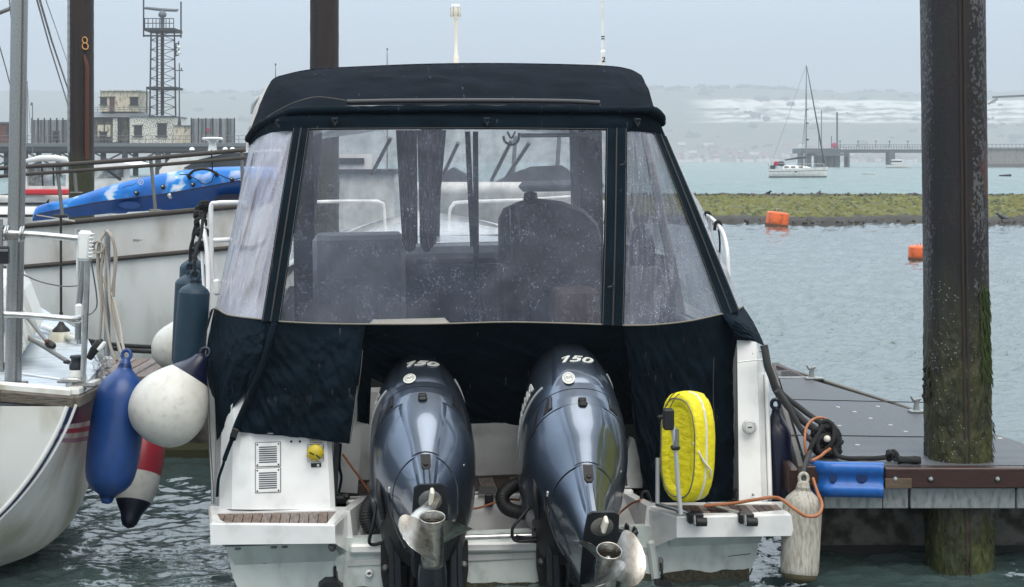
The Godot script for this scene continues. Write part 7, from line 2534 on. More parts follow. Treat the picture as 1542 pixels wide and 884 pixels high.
	tube(st, [cb + Vector3(-0.06, 0.045, 0.01), cb + Vector3(-0.03, 0.05, 0.0), cb + Vector3(0.03, 0.05, 0), cb + Vector3(0.055, 0.045, -0.01)], [0.008, 0.016, 0.016, 0.008], 8)
	put(cl, "horn", fin(st), M.steel_dull)
	put(cl, "plate", box(cb + Vector3(0, 0.004, 0), Vector3(0.15, 0.008, 0.06), 0.003), M.steel_grey)
	for e in [["boat_hook", [[28, 462, 8.6], [52, 492, 8.3], [70, 514, 8.0]], 0.010, "steel_grey"], ["tiller_rod", [[34, 503, 8.4], [66, 522, 8.0], [104, 546, 7.7]], 0.012, "steel_grey"], ["tiller_rod", [[38, 508, 8.4], [70, 520, 8.1], [80, 526, 8.0]], 0.016, "gel_old"]]:
		st = mb()
		tube(st, spline(PL(e[1]), 5), e[2], 8)
		put(o, e[0], fin(st), M[e[3]])
	st = mb(false)
	bx(st, Transform3D(Basis(Vector3(0, 0, 1), -0.6), P(76, 519, 7.95)), Vector3(0.06, 0.035, 0.05), 0.012)
	put(o, "tackle_block", fin(st), M.rubber)
	st = mb(false)
	bx(st, Transform3D(Basis(Vector3(0, 0, 1), -0.6), P(71, 514, 7.93)), Vector3(0.025, 0.02, 0.04), 0.008)
	put(o, "tackle_sheave", fin(st), M.rust)
	put(o, "tackle_sheave", box(P(100, 545, 7.68), Vector3(0.03, 0.018, 0.03), 0.006), M.rubber)
	# aerial on a black cone
	var ae := sub(o, "deck_aerial")
	st = mb()
	lathe(st, [Vector2(0.055, 0.0), Vector2(0.052, 0.012), Vector2(0.028, 0.035), Vector2(0.012, 0.06), Vector2(0.011, 0.12)], Transform3D(Basis(), P(92, 499, 9.2)), 18)
	put(ae, "cone", fin(st), M.rubber)
	st = mb()
	lathe(st, [Vector2(0.09, -0.08), Vector2(0.075, -0.02), Vector2(0.055, 0.0)], Transform3D(Basis(), P(92, 499, 9.2)), 18)
	put(ae, "cone_base", fin(st), M.gel_old)
	st = mb()
	rod(st, P(92, 495, 9.2), P(91.5, 323, 9.2), 0.008, 6)
	put(ae, "whip", fin(st), M.rubber)
	put(ae, "whip_tip", box(P(91.5, 325, 9.2), Vector3(0.09, 0.02, 0.03), 0.006), M.rubber)
	# lines hanging at the stanchion
	st = mb()
	for l in [[[158, 350, 8.25], [150, 365, 8.22], [147, 385, 8.22], [150, 410, 8.22], [160, 430, 8.2], [168, 455, 8.2], [175, 500, 8.1], [180, 528, 8.0], [185, 536, 7.9]], [[160, 348, 8.25], [165, 352, 8.22], [172, 368, 8.2], [175, 390, 8.2], [172, 420, 8.2], [171, 447, 8.2]], [[163, 348, 8.25], [169, 358, 8.2], [173, 380, 8.2], [172, 415, 8.2], [168, 440, 8.2]], [[150, 370, 8.2], [147, 400, 8.2], [150, 430, 8.2], [153, 460, 8.2], [150, 510, 8.2]], [[155, 380, 8.2], [152, 420, 8.2], [158, 470, 8.2], [166, 520, 8.1], [176, 543, 8.0]], [[157, 370, 8.2], [163, 410, 8.2], [166, 460, 8.1], [176, 510, 8.0], [186, 540, 7.8]]]:
		tube(st, spline(PL(l), 6), 0.0085, 6)
	var c2 := P(148, 372, 8.2)
	for k in 3:
		var ring := []
		for a in 17: ring.append(c2 + Vector3(cos(TAU * a / 16.0) * (0.028 + 0.005 * k), sin(TAU * a / 16.0) * 0.032, 0.01 * k))
		tube(st, ring, 0.007, 6, false)
	var r := put(self, "hanging_lines", fin(st), M.rope_pale)
	tag(r, "tangle of pale grey lines tied round the yacht's stanchion", "rope")
	for e in [[[[28, 410, 7.6], [60, 424, 8.0], [95, 431, 8.4], [120, 430, 8.5]], "thin grey wire looping across behind the yacht's stern rail"], [[[137, 392, 7.3], [146, 452, 7.4], [140, 470, 7.4], [124, 476, 7.3]], "thin grey wire hanging from the white louvred box to the lower rail"]]:
		st = mb()
		tube(st, spline(PL(e[0]), 6), 0.004, 5)
		r = put(self, "thin_wire", fin(st), M.steel_grey)
		tag(r, e[1], "wire")
	# crumpled clear sheet
	st = mb()
	var n := noise(140, 1.0, 3)
	f = func(u: float, v: float) -> Vector3: return P(lerpf(140, 166, u) + 8 * n.get_noise_2d(u * 5, v * 5), lerpf(536, 570, v) + 5 * n.get_noise_2d(u * 6 + 9, v * 6), 7.9 + 0.12 * n.get_noise_2d(u * 7, v * 7 + 4))
	sheet(st, f, 20, 20)
	r = put(self, "plastic_sheet", fin(st), M.vinyl)
	tag(r, "crumpled clear plastic sheet bunched beside the blue fender's neck", "sheet")
	# shrouds that cross the sky at the left
	for e in [[[[50, -20, 7.6], [75, 70, 10.2], [103, 160, 13.0]], 0.0055, "left one of two dark shrouds slanting down behind the number pile"], [[[54, -20, 7.6], [78, 62, 10.2], [105, 142, 13.0]], 0.007, "right one of two dark shrouds slanting down behind the number pile"], [[[12, -20, 8.0], [17, 30, 8.0], [20, 60, 8.0]], 0.004, "thin stay beside the grey pole's top"], [[[-5, 55, 9.0], [8, 100, 9.5], [19, 142, 10]], 0.004, "thin stay slanting in from the left edge"], [[[62, -20, 9.0], [85, 45, 11.0], [101, 92, 13.0]], 0.003, "faint thin stay nearest the number pile"]]:
		st = mb()
		tube(st, PL(e[0]), e[1], 5)
		r = put(self, "shroud", fin(st), M.steel_grey)
		tag(r, e[2], "rigging", "stays at the upper left")
	st = mb()
	tube(st, PL([[-5, 21, 8.0], [15, 13, 8.0]]), 0.012, 6)
	put(o, "spreader", fin(st), M.steel_grey)
	st = mb()
	var ch := []
	for k in 60: ch.append(P(103.0 + 0.3 * sin(k * 2.1), lerpf(-10, 230, k / 59.0), 22.0))
	tube(st, ch, 0.02, 5)
	r = put(self, "hanging_chain", fin(st), M.steel_dull)
	tag(r, "pale chain hanging down the number pile's left edge", "chain")
# ---------------------------------------------------------------- the right side
func right_pontoon() -> void:
	var h := 0.57
	var o := thing("mooring_pontoon", "grey grating pontoon with a dark timber edge at the right of the cruiser", "pontoon", Vector3(2.4, 0, -8.0))
	var poly := PackedVector2Array([Vector2(1.52, -7.43), Vector2(3.6, -7.43), Vector2(3.32, -7.8), Vector2(2.79, -7.99), Vector2(2.12, -10.35), Vector2(1.99, -11.1)])
	var pts := []
	poly = PackedVector2Array([Vector2(1.50, -7.43), Vector2(3.7, -7.43), Vector2(3.68, -7.50), Vector2(2.80, -8.0), Vector2(2.13, -10.3), Vector2(2.0, -11.1)])
	for p in poly: pts.append(Vector3(p.x, h - 0.035, p.y))
	put(o, "deck_bed", plate(pts, Vector3(0, -0.05, 0)), M.grate_under)
	# the grating: bars athwart, joined into one part, with panel joints
	var st := mb(false)
	var z := -7.46
	var count := 0
	while z > -11.05:
		var strip := PackedVector2Array([Vector2(0, z - 0.011), Vector2(6, z - 0.011), Vector2(6, z + 0.011), Vector2(0, z + 0.011)])
		for q in Geometry2D.intersect_polygons(poly, strip):
			var l := []
			for v in q: l.append(Vector3(v.x, h, v.y))
			slab(st, l, Vector3(0, -0.028, 0))
		z -= 0.031
		count += 1
	for k in 50:
		var x := 1.54 + 0.042 * k
		var strip := PackedVector2Array([Vector2(x, -12), Vector2(x + 0.012, -12), Vector2(x + 0.012, -7), Vector2(x, -7)])
		for q in Geometry2D.intersect_polygons(poly, strip):
			var l := []
			for v in q: l.append(Vector3(v.x, h - 0.005, v.y))
			slab(st, l, Vector3(0, -0.02, 0))
	var g := put(o, "grating", fin(st), M.grate)
	g.set_meta("kind", "stuff")
	for e in [[1264, 641], [1287, 620], [1311, 630], [1200, 631], [1341, 640], [1364, 650], [1291, 670], [1331, 687], [1262, 613], [1322, 612], [1506, 660]]:
		var c := G(e[0], e[1], h)
		put(o, "grating_clip", box(c, Vector3(0.024, 0.006, 0.012), 0.003, Basis(Vector3(0, 1, 0), -0.5)), M.badge)
	for y in [[1165, 601, 1390, 606], [1180, 655, 1390, 658]]:
		st = mb(false)
		bar(st, G(y[0], y[1], h + 0.001), G(y[2], y[3], h + 0.001), 0.014, 0.004)
		put(o, "panel_joint", fin(st), M.grate_under)
	st = mb(false)
	bar(st, Vector3(2.81, h - 0.055, -8.0), Vector3(2.03, h - 0.055, -11.1), 0.03, 0.10, 0.004)
	bar(st, Vector3(1.475, h - 0.055, -7.45), Vector3(1.98, h - 0.055, -11.1), 0.03, 0.10, 0.004)
	put(o, "edge_frame", fin(st), M.rub_wood_pale)
	# timber fascia in lengths with bolts, steel plates under it
	var fy := [2.12 - (703.0 - HZ) * 7.4 / F, 2.12 - (733.5 - HZ) * 7.4 / F]
	var cy: float = (fy[0] + fy[1]) * 0.5
	var hh: float = fy[0] - fy[1]
	for e in [[1330, 1370, "plank_pale", -0.012], [1330, 1542.5, "plank_wet", 0.0], [1543, 1780, "plank_wet", 0.0]]:
		var a: float = P(e[0], 0, 7.4).x
		var b: float = P(e[1], 0, 7.4).x
		if e[2] == "plank_pale":
			put(o, "fascia_patch", box(Vector3((a + b) * 0.5, fy[1] + hh * 0.26, -7.365), Vector3(b - a, hh * 0.48, 0.01), 0.002), M.plank_pale)
		else:
			put(o, "fascia_board", box(Vector3((a + b) * 0.5, cy, -7.40), Vector3(b - a, hh, 0.06), 0.006), M[e[2]])
	put(o, "fascia_board", box(Vector3(P(1272, 0, 7.4).x, cy, -7.44), Vector3(0.40, hh, 0.05), 0.006), M.plank_wet)
	for e in [1348.0, 1401.5, 1502.0]:
		var c := P(e, 721.5, 7.37)
		st = mb()
		lathe(st, [Vector2(0.0, 0.016), Vector2(0.008, 0.013), Vector2(0.0125, 0.002), Vector2(0.013, -0.01)], aim(c, Vector3(0, 0, 1)), 16)
		put(o, "bolt", fin(st), M.galv)
		st = mb()
		lathe(st, [Vector2(0.0, 0.003), Vector2(0.0165, 0.003), Vector2(0.017, -0.004)], aim(c, Vector3(0, 0, 1)), 16)
		put(o, "washer", fin(st), M.rubber)
	for e in [[1240, 1328], [1329, 1367], [1370.5, 1528], [1530.5, 1780]]:
		var a: float = P(e[0], 0, 7.44).x
		var b: float = P(e[1], 0, 7.44).x
		put(o, "steel_plate", box(Vector3((a + b) * 0.5, 2.12 - (749.5 - HZ) * 7.44 / F, -7.44), Vector3(b - a, 31.5 * 7.44 / F, 0.02), 0.004), M.galv)
	st = mb(false)
	slab(st, PL([[1216, 742, 7.46], [1252, 742, 7.46], [1252, 764, 7.46], [1228, 757, 7.46]]), Vector3(0, 0, -0.02))
	put(o, "steel_plate", fin(st), M.galv)
	# the concrete float below, set well back
	put(o, "float", plate([Vector3(1.56, 0.49, -7.9), Vector3(2.80, 0.49, -7.9), Vector3(2.50, 0.49, -8.95), Vector3(1.78, 0.49, -8.95)], Vector3(0, -0.74, 0)), M.concrete)
	put(o, "float_foot", plate([Vector3(1.55, 0.04, -7.885), Vector3(2.82, 0.04, -7.885), Vector3(2.52, 0.04, -8.96), Vector3(1.77, 0.04, -8.96)], Vector3(0, -0.2, 0)), M.antifoul)
	# timber beyond the far end, with its pale edge
	put(o, "end_board", plate([G(1163, 546, h), G(1171, 546, h), G(1217, 568.5, h), G(1172, 569, h)], Vector3(0, -0.04, 0)), M.teak_dark)
	st = mb()
	rod(st, G(1172, 569.5, h), G(1217, 569, h), 0.012, 6)
	put(o, "edge_strip", fin(st), M.galv)
	for e in [[1222, 571], [1380, 621]]:
		var c := G(e[0], e[1], h)
		var k := sub(o, "cleat")
		put(k, "cleat_base", box(c + Vector3(0.02, 0.008, 0), Vector3(0.13, 0.016, 0.07), 0.005), M.galv, true)
		st = mb()
		tube(st, [c + Vector3(0, 0.01, 0), c + Vector3(0, 0.05, 0), c + Vector3(0.004, 0.075, 0)], [0.022, 0.016, 0.018], 10)
		tube(st, [c + Vector3(-0.035, 0.10, 0.0), c + Vector3(-0.018, 0.075, 0), c + Vector3(0.0, 0.078, 0), c + Vector3(0.03, 0.085, 0)], [0.006, 0.011, 0.014, 0.007], 8)
		put(k, "cleat_horn", fin(st), M.galv, true)
	big_pile()
	# ---- blue plastic corner bumper
	o = thing("dock_bumper", "blue moulded plastic dock bumper with dark holes on the pontoon corner", "bumper", P(1274, 746, 7.37))
	st = mb()
	var rings := []
	var prof := [[700, -0.055], [694.5, 0.0], [694.5, 0.035], [698, 0.058], [706, 0.066], [712, 0.058], [715, 0.040], [728, 0.040], [731, 0.058], [737, 0.066], [744, 0.058], [747.5, 0.035], [748, 0.0], [744, -0.055]]
	for u in 15:
		var t := u / 14.0
		var px := lerpf(1217, 1330.5, t)
		var sq := 1.0 - 0.10 * pow(1.0 - minf(t * 6.0, 1.0), 2.0) if t < 0.17 else 1.0
		var ring := []
		var back := -0.16 * pow(1.0 - minf(t * 3.0, 1.0), 2.0)
		for q in prof:
			var yy: float = 721.0 + (q[0] - 721.0) * sq + (1.0 - t) * 0.0 + t * 2.0 - (1.0 - minf(t * 5.0, 1.0)) * 3.0
			ring.append(P(px, yy, 7.40 - q[1] * sq - back))
		rings.append(ring)
	loft(st, rings, true, true)
	put(o, "body", fin(st), M.bumper_blue)
	for e in [[1226, 6, 6.5, 0.083], [1254.5, 11, 7.0, -0.002], [1298, 16, 7.0, 0.0]]:
		st = mb()
		var c := P(e[0], 720, 7.36 + e[3] - 0.002)
		var ring := []; var ring2 := []; var ring3 := []
		for k in 24:
			var a := TAU * k / 24.0
			var w := Vector3(cos(a) * e[1] * 0.5, sin(a) * e[2], 0) * (7.36 / F)
			ring.append(c + w * 1.08 + Vector3(0, 0, 0.0005))
			ring2.append(c + w + Vector3(0, 0, 0.003))
			ring3.append(c + w * 0.8 + Vector3(0, 0, 0.0035))
		loft(st, [ring, ring2, ring3], true, true)
		put(o, "hole", fin(st), M.bumper_hole)
	# ---- the corner cleat buried in black rope
	o = thing("mooring_cleat", "corner cleat wound thick with black rope beside the blue bumper", "cleat", G(1243, 692, h))
	var cc := P(1243, 690, 7.75)
	st = mb()
	lathe(st, [Vector2(0.08, 0.0), Vector2(0.07, 0.015), Vector2(0.04, 0.03), Vector2(0.034, 0.16), Vector2(0.045, 0.2)], Transform3D(Basis(), cc), 16)
	put(o, "post", fin(st), M.steel_grey)
	st = mb()
	lathe(st, [Vector2(0.0, 0.012), Vector2(0.014, 0.008), Vector2(0.018, -0.004)], aim(P(1246, 661, 7.55), Vector3(0, 0, 1)), 14)
	put(o, "bolt", fin(st), M.bone)
	st = mb()
	var n := noise(151, 1.0, 2)
	for k in 9:       # turns piled on one another
		var l := []
		var c := P(1243 + 3.0 * n.get_noise_1d(k * 7.0), 662 + 2.5 * k - 8, 7.66)
		var tilt := 0.9 + 0.35 * n.get_noise_1d(k * 11.0 + 3.0)
		for a in 25:
			var t := TAU * a / 24.0
			var rr := 0.052 + 0.012 * n.get_noise_2d(k * 5.0, a * 0.4)
			l.append(c + Vector3(cos(t) * rr * 1.15, sin(t) * rr * tilt, 0.05 * sin(t + k) + 0.045 - 0.008 * absf(k - 4.0)))
		tube(st, spline(l, 2), 0.0125, 8, false, 0.6, 0.12, 3)
	for l in [[[1240, 640, 7.60], [1232, 655, 7.58], [1222, 672, 7.56], [1212, 692, 7.55]], [[1250, 640, 7.62], [1258, 652, 7.58], [1261, 668, 7.58], [1252, 684, 7.58]], [[1236, 638, 7.62], [1246, 634, 7.6], [1256, 644, 7.58], [1254, 664, 7.56], [1240, 682, 7.57]]]:
		tube(st, spline(PL(l), 6), 0.0125, 8, true, 0.6, 0.12, 3)
	put(o, "rope_turns", fin(st), M.rope_black)
	# ---- ropes and cable over the pontoon
	var rope := func(called: String, pts_: Array, r: float, m: Material, label: String, cat: String) -> void:
		var s := mb()
		tube(s, spline(PL(pts_), 8), r, 8, true, 0.7, 0.10, 3)
		var q := put(self, called, fin(s), m)
		tag(q, label, cat)
	rope.call("mooring_line", [[1150, 520, 7.55], [1158, 556, 7.55], [1170, 588, 7.6], [1186, 610, 7.65], [1208, 632, 7.7], [1236, 652, 7.68]], 0.020, M.rope_grey, "thickest dark mooring line drooping from the cruiser's quarter to the cleat", "rope")
	rope.call("mooring_line", [[1152, 524, 7.60], [1164, 574, 7.65], [1184, 598, 7.7], [1210, 618, 7.75], [1240, 640, 7.72]], 0.015, M.rope_grey, "upper dark mooring line from the cruiser's quarter to the cleat, over the thickest one", "rope")
	rope.call("mooring_line", [[1170, 588, 7.56], [1190, 618, 7.6], [1206, 646, 7.62], [1222, 664, 7.62], [1238, 672, 7.62]], 0.015, M.rope_grey, "lowest dark mooring line sagging under the others to the cleat", "rope")
	rope.call("mooring_line", [[1254, 668, 7.60], [1258, 682, 7.56], [1268, 689, 7.52], [1300, 690.5, 7.52], [1334, 689, 7.52]], 0.0125, M.rope_black, "black rope lying along the pontoon edge, right of the cleat, ending in a knot", "rope")
	var s := mb()
	for k in 4:
		var c := P(1340 + 2.0 * k, 687 - (k % 2) * 2.0, 7.52)
		var l := []
		for a in 13: l.append(c + Vector3(0.016 * cos(TAU * a / 12.0 + k), 0.018 * sin(TAU * a / 12.0), 0.012 * sin(TAU * a / 12.0 + 1.5 * k)))
		tube(s, l, 0.011, 7, false)
	tube(s, spline(PL([[1338, 688, 7.52], [1345, 678, 7.52], [1352, 685, 7.52]]), 4), 0.008, 6)
	tube(s, spline(PL([[1352, 692.5, 7.46], [1372, 693, 7.46], [1386, 693, 7.46]]), 4), 0.020, 8, true, 1.2, 0.15, 4)
	var kn := put(self, "rope_knot", fin(s), M.rope_black)
	tag(kn, "black rope knot and whipped end lying against the thick pile", "rope")
	rope.call("cable", [[1216, 692, 7.55], [1212, 668, 7.55], [1214, 645, 7.6], [1224, 632, 7.66], [1236, 629, 7.7], [1246, 632, 7.75]], 0.0075, M.orange_cable, "orange cable arching up over the black rope at the cleat", "cable")
	rope.call("cable", [[1222, 694, 7.45], [1234, 688, 7.5], [1244, 680, 7.52], [1250, 676, 7.55]], 0.0085, M.orange_cable, "short orange cable leading from the cleat down behind the blue bumper", "cable")
	rope.call("cable", [[1060, 762, 7.3], [1110, 757, 7.26], [1140, 752, 7.22], [1166, 749, 7.2], [1180, 754, 7.15], [1196, 766, 7.1], [1214, 777, 7.1], [1232, 775, 7.12], [1238, 760, 7.2], [1232, 744, 7.3], [1224, 720, 7.38]], 0.0085, M.orange_cable, "orange cable running off the cruiser's platform and looping past the dirty fender", "cable")
	rope.call("tow_cord", [[1186, 659, 8.2], [1195, 668, 8.1], [1202, 680, 8.0], [1211, 684, 7.9]], 0.008, M.rope_pale, "short pale cord on the pontoon behind the navy fender", "rope")
	# beam below the pontoon corner
	put(self, "pontoon_beam", box(Vector3(1.44, 0.48, -7.9), Vector3(0.05, 0.14, 0.9), 0.01), M.plank_wet)
	tag(get_node("pontoon_beam"), "short dark timber beam under the pontoon's left corner", "beam")

func big_pile() -> void:
	var d := 7.64
	var c := Vector3(P(1444.5, 0, d).x, 0, -d)
	var o := thing("mooring_pile", "thick tarred steel pile, flaking above and green with weed below, standing through the pontoon edge", "pile", c, "steel mooring piles")
	var n := noise(161, 1.0, 4)
	var sp := noise(162, 1.0, 3)
	var ce := noise(163, 1.0, 1, FastNoiseLite.TYPE_CELLULAR)
	var ht := func(y: float) -> float: return 2.12 - (y - HZ) * d / F
	var col := func(a: float, y: float) -> Color:
		var s := sin(a)                      # -1 left, +1 right, as seen from the cruiser
		var q := Vector3(s * 0.19, y, cos(a) * 0.19)
		var g := 0.5 + 0.5 * n.get_noise_3d(q.x * 3, q.y * 1.6, q.z * 3)
		var base := Color(0.007, 0.007, 0.009).lerp(Color(0.017, 0.015, 0.016), g)
		# flaking paint: pale scabs, most to the right of the weld
		var f: float = sp.get_noise_3d(q.x * 42, q.y * 34, q.z * 42) + 0.45 * n.get_noise_3d(q.x * 6, q.y * 2.2, q.z * 6)
		var right := clampf((s - 0.05) * 6.0, 0, 1)
		var lim := lerpf(0.85, 0.12, right) if s > -0.80 else lerpf(0.62, 0.18, clampf((-s - 0.80) * 8.0, 0, 1))
		lim += 0.25 * clampf((ht.call(330.0) - y) / 0.3, 0, 1) + 0.22 * n.get_noise_2d(s * 3.0, y * 1.2)
		if f > lim: base = Color(0.062, 0.064, 0.071).lerp(Color(0.115, 0.118, 0.128), g)
		# rust on the right face and along the weld
		var ru: float = clampf((n.get_noise_3d(q.x * 5 + 20, q.y * 3.0, q.z * 5) - 0.02) * 5.0, 0, 1) * right * clampf((y - ht.call(360.0)) / 0.2, 0, 1) * clampf((ht.call(200.0) - y) / 0.2, 0, 1)
		base = base.lerp(Color(0.075, 0.026, 0.020), ru * 0.85)
		base = base.lerp(Color(0.040, 0.026, 0.022), clampf(1.0 - absf(s - 0.02) / 0.06, 0, 1) * 0.6 * clampf((y - ht.call(420.0)) / 0.5, 0, 1))
		# tide zone: brown-green slime, brighter weed in streaks
		var t := clampf((ht.call(400.0) - y + 0.35 * n.get_noise_3d(q.x * 4, q.y * 1.1, q.z * 4)) / 0.5, 0, 1)
		var slime := Color(0.019, 0.020, 0.012).lerp(Color(0.046, 0.048, 0.016), clampf(0.5 + 0.9 * n.get_noise_3d(q.x * 9, q.y * 3.5, q.z * 9 + 7), 0, 1))
		base = base.lerp(slime, t * 0.9)
		var st_: float = clampf(1.0 - absf(s - 0.55 - 0.1 * n.get_noise_1d(y * 3.0)) / 0.24, 0, 1) * clampf((ht.call(430.0) - y) / 0.06, 0, 1) * clampf((y - ht.call(600.0)) / 0.35, 0, 1) * clampf(0.6 + sp.get_noise_2d(s * 28.0, y * 2.5) * 1.6, 0, 1)
		base = base.lerp(Color(0.036, 0.056, 0.010), st_)
		var lowg: float = clampf((ht.call(560.0) - y) / 0.3, 0, 1) * clampf(0.25 + n.get_noise_3d(q.x * 7 + 5, q.y * 2.0, q.z * 7) * 2.2 + s * 0.4, 0, 1)
		base = base.lerp(Color(0.058, 0.064, 0.014), lowg * 0.8)
		var wet: float = clampf((ht.call(790.0) - y) / 0.2, 0, 1)
		base = base.lerp(Color(0.030, 0.040, 0.013).lerp(Color(0.085, 0.100, 0.020), clampf(n.get_noise_3d(q.x * 6, q.y * 1.5, q.z * 6 + 30) * 2.0 + 0.25, 0, 1)), wet * 0.75)
		return base
	var stick := func(a: float, y: float) -> float:
		var t := clampf((ht.call(430.0) - y) / 0.4, 0, 1)
		return t * (0.004 + 0.010 * n.get_noise_3d(sin(a) * 3, y * 6, cos(a) * 3) + 0.005 * sp.get_noise_3d(sin(a) * 9, y * 16, cos(a) * 9)) + 0.0015 * sp.get_noise_3d(sin(a) * 8, y * 8, cos(a) * 8)
	var mw := mat("big_pile_skin", Color(1, 1, 1), 0.55, null, Vector3.ONE, {"vc": true, "normal": bump(164, 0.05, 5.0, 4), "nscale": 0.22})
	mw.uv1_scale = Vector3(2.5, 1.6, 2.5)
	put(o, "shaft", pile_mesh(c, 0.158, -1.5, 4.6, 190, 1100, col, stick, 2.7), mw)
	var st := mb()
	for x in [1441.0, 1447.0]:
		var l := []
		for k in 40:
			var y := lerpf(4.6, -0.3, k / 39.0)
			l.append(Vector3(P(x + (5.0 if y < 0.6 else 0.0) * 0.0 + 2.5 * (1 - k / 39.0) * 0.0, 0, d).x + 0.002 * n.get_noise_1d(y * 4), y, c.z + 0.159))
		tube(st, l, 0.0075, 6)
	put(o, "weld_seam", fin(st), M.weld)
	# barnacles
	var q := RandomNumberGenerator.new()
	q.seed = 3
	st = mb(false)
	for i in 520:
		var a := q.randf_range(-1.35, 1.35)
		var y: float = ht.call(q.randf_range(420.0, 700.0))
		if n.get_noise_2d(a * 3.0, y * 4.0) < -0.05 and q.randf() < 0.8: continue
		if a > 0.1 and q.randf() < 0.6: continue
		var e := 2.0 / 2.7
		var r: float = 0.158 + stick.call(a, y)
		var p := Vector3(c.x + signf(sin(a)) * pow(absf(sin(a)), e) * r, y, c.z + pow(absf(cos(a)), e) * r)
		var s := q.randf_range(0.0018, 0.0042)
		bx(st, Transform3D(Basis.from_euler(Vector3(q.randf() * 3, q.randf() * 3, q.randf() * 3)), p), Vector3(s, s, s) * 1.3, s * 0.3)
	var b := put(o, "barnacles", fin(st), M.barnacle)
	b.set_meta("kind", "stuff")
	# strands of weed hanging in the tide zone
	for k in 3:
		st = mb()
		for i in 260:
			var a := q.randf_range(0.30, 0.85) if k == 0 else q.randf_range(-1.6, 1.6)
			var y: float = ht.call(q.randf_range(425.0, 560.0) if k == 0 else (q.randf_range(560.0, 700.0) if k == 1 else q.randf_range(765.0, 850.0)))
			if k == 0 and absf(sin(a) - 0.55) > 0.2: continue
			if k > 0 and n.get_noise_2d(a * 2.0, y * 3.0) < 0.0: continue
			var e := 2.0 / 2.7
			var l := []
			var len := q.randf_range(0.02, 0.06) * (1.4 if k == 0 else 1.0)
			for j in 4:
				var yy := y - len * j / 3.0
				var r: float = 0.162 + stick.call(a, yy) + 0.004 * j
				var aa := a + 0.012 * j * q.randf_range(-1, 1)
				l.append(Vector3(c.x + signf(sin(aa)) * pow(absf(sin(aa)), e) * r, yy, c.z + pow(absf(cos(aa)), e) * r))
			tube(st, l, [0.0018, 0.0026, 0.0022, 0.0006], 4)
		var w := put(o, "weed_strands", fin(st), [M.weed_green, M.weed_dark, M.weed][k])
		w.set_meta("kind", "stuff")
	# a ragged clump standing out on the left edge
	st = mb()
	for i in 26:
		var y: float = ht.call(q.randf_range(545.0, 590.0))
		var p := Vector3(c.x - 0.158, y, c.z + q.randf_range(-0.02, 0.08))
		tube(st, [p, p + Vector3(-q.randf_range(0.01, 0.025), -0.02, 0.01), p + Vector3(-q.randf_range(0.0, 0.02), -q.randf_range(0.05, 0.09), 0.01)], [0.005, 0.006, 0.001], 5)
	w_(put(o, "weed_clump", fin(st), M.weed_dark))
	o.rotation.z = 0.012        # it leans a little
func w_(o: Node) -> void: o.set_meta("kind", "stuff")

# ---------------------------------------------------------------- fenders and small things
# a fender: profile of (radius, distance along) from the neck eye down to the foot
func fender(label: String, neck: Vector3, foot: Vector3, prof: Array, body: Material, neck_m: Material, foot_m: Material, cut0: float, cut1: float, group: String, called := "fender") -> Node3D:
	var o := thing(called, label, "fender", (neck + foot) * 0.5, group)
	var t := aim(neck, foot - neck)
	var L := neck.distance_to(foot)
	var fine := []
	var l := []
	for q in prof: l.append(Vector2(q[0], q[1] * L))
	fine = spline(l, 5)
	var parts := [[], [], []]
	for p in fine:
		var v: float = p.y / L
		p.x = maxf(p.x, 0.001)
		if v <= cut0 + 0.001: parts[0].append(p)
		if v >= cut0 - 0.04 and v <= cut1 + 0.04: parts[1].append(p)
		if v >= cut1 - 0.001: parts[2].append(p)
	var names := ["neck", "body", "foot"]
	var ms := [neck_m, body, foot_m]
	for k in 3:
		if parts[k].size() < 2: continue
		var st := mb()
		if k != 1 and (ms[k] != body):
			for i in parts[k].size(): parts[k][i].x *= 1.008
		lathe(st, parts[k], t, 40, k != 1)
		put(o, names[k], fin(st), ms[k])
	var st := mb()       # the eye in the neck
	var ring := []
	for a in 17: ring.append(t * Vector3(0.022 * cos(TAU * a / 16.0), -0.012 + 0.024 * sin(TAU * a / 16.0), 0))
	tube(st, ring, 0.010, 8, false)
	put(o, "eye", fin(st), neck_m)
	return o
func line_thing(called: String, pts: Array, r: float, m: Material, label: String) -> void:
	var st := mb()
	tube(st, spline(pts, 6), r, 8, true, 0.7, 0.08, 3)
	tag(put(self, called, fin(st), m), label, "rope")

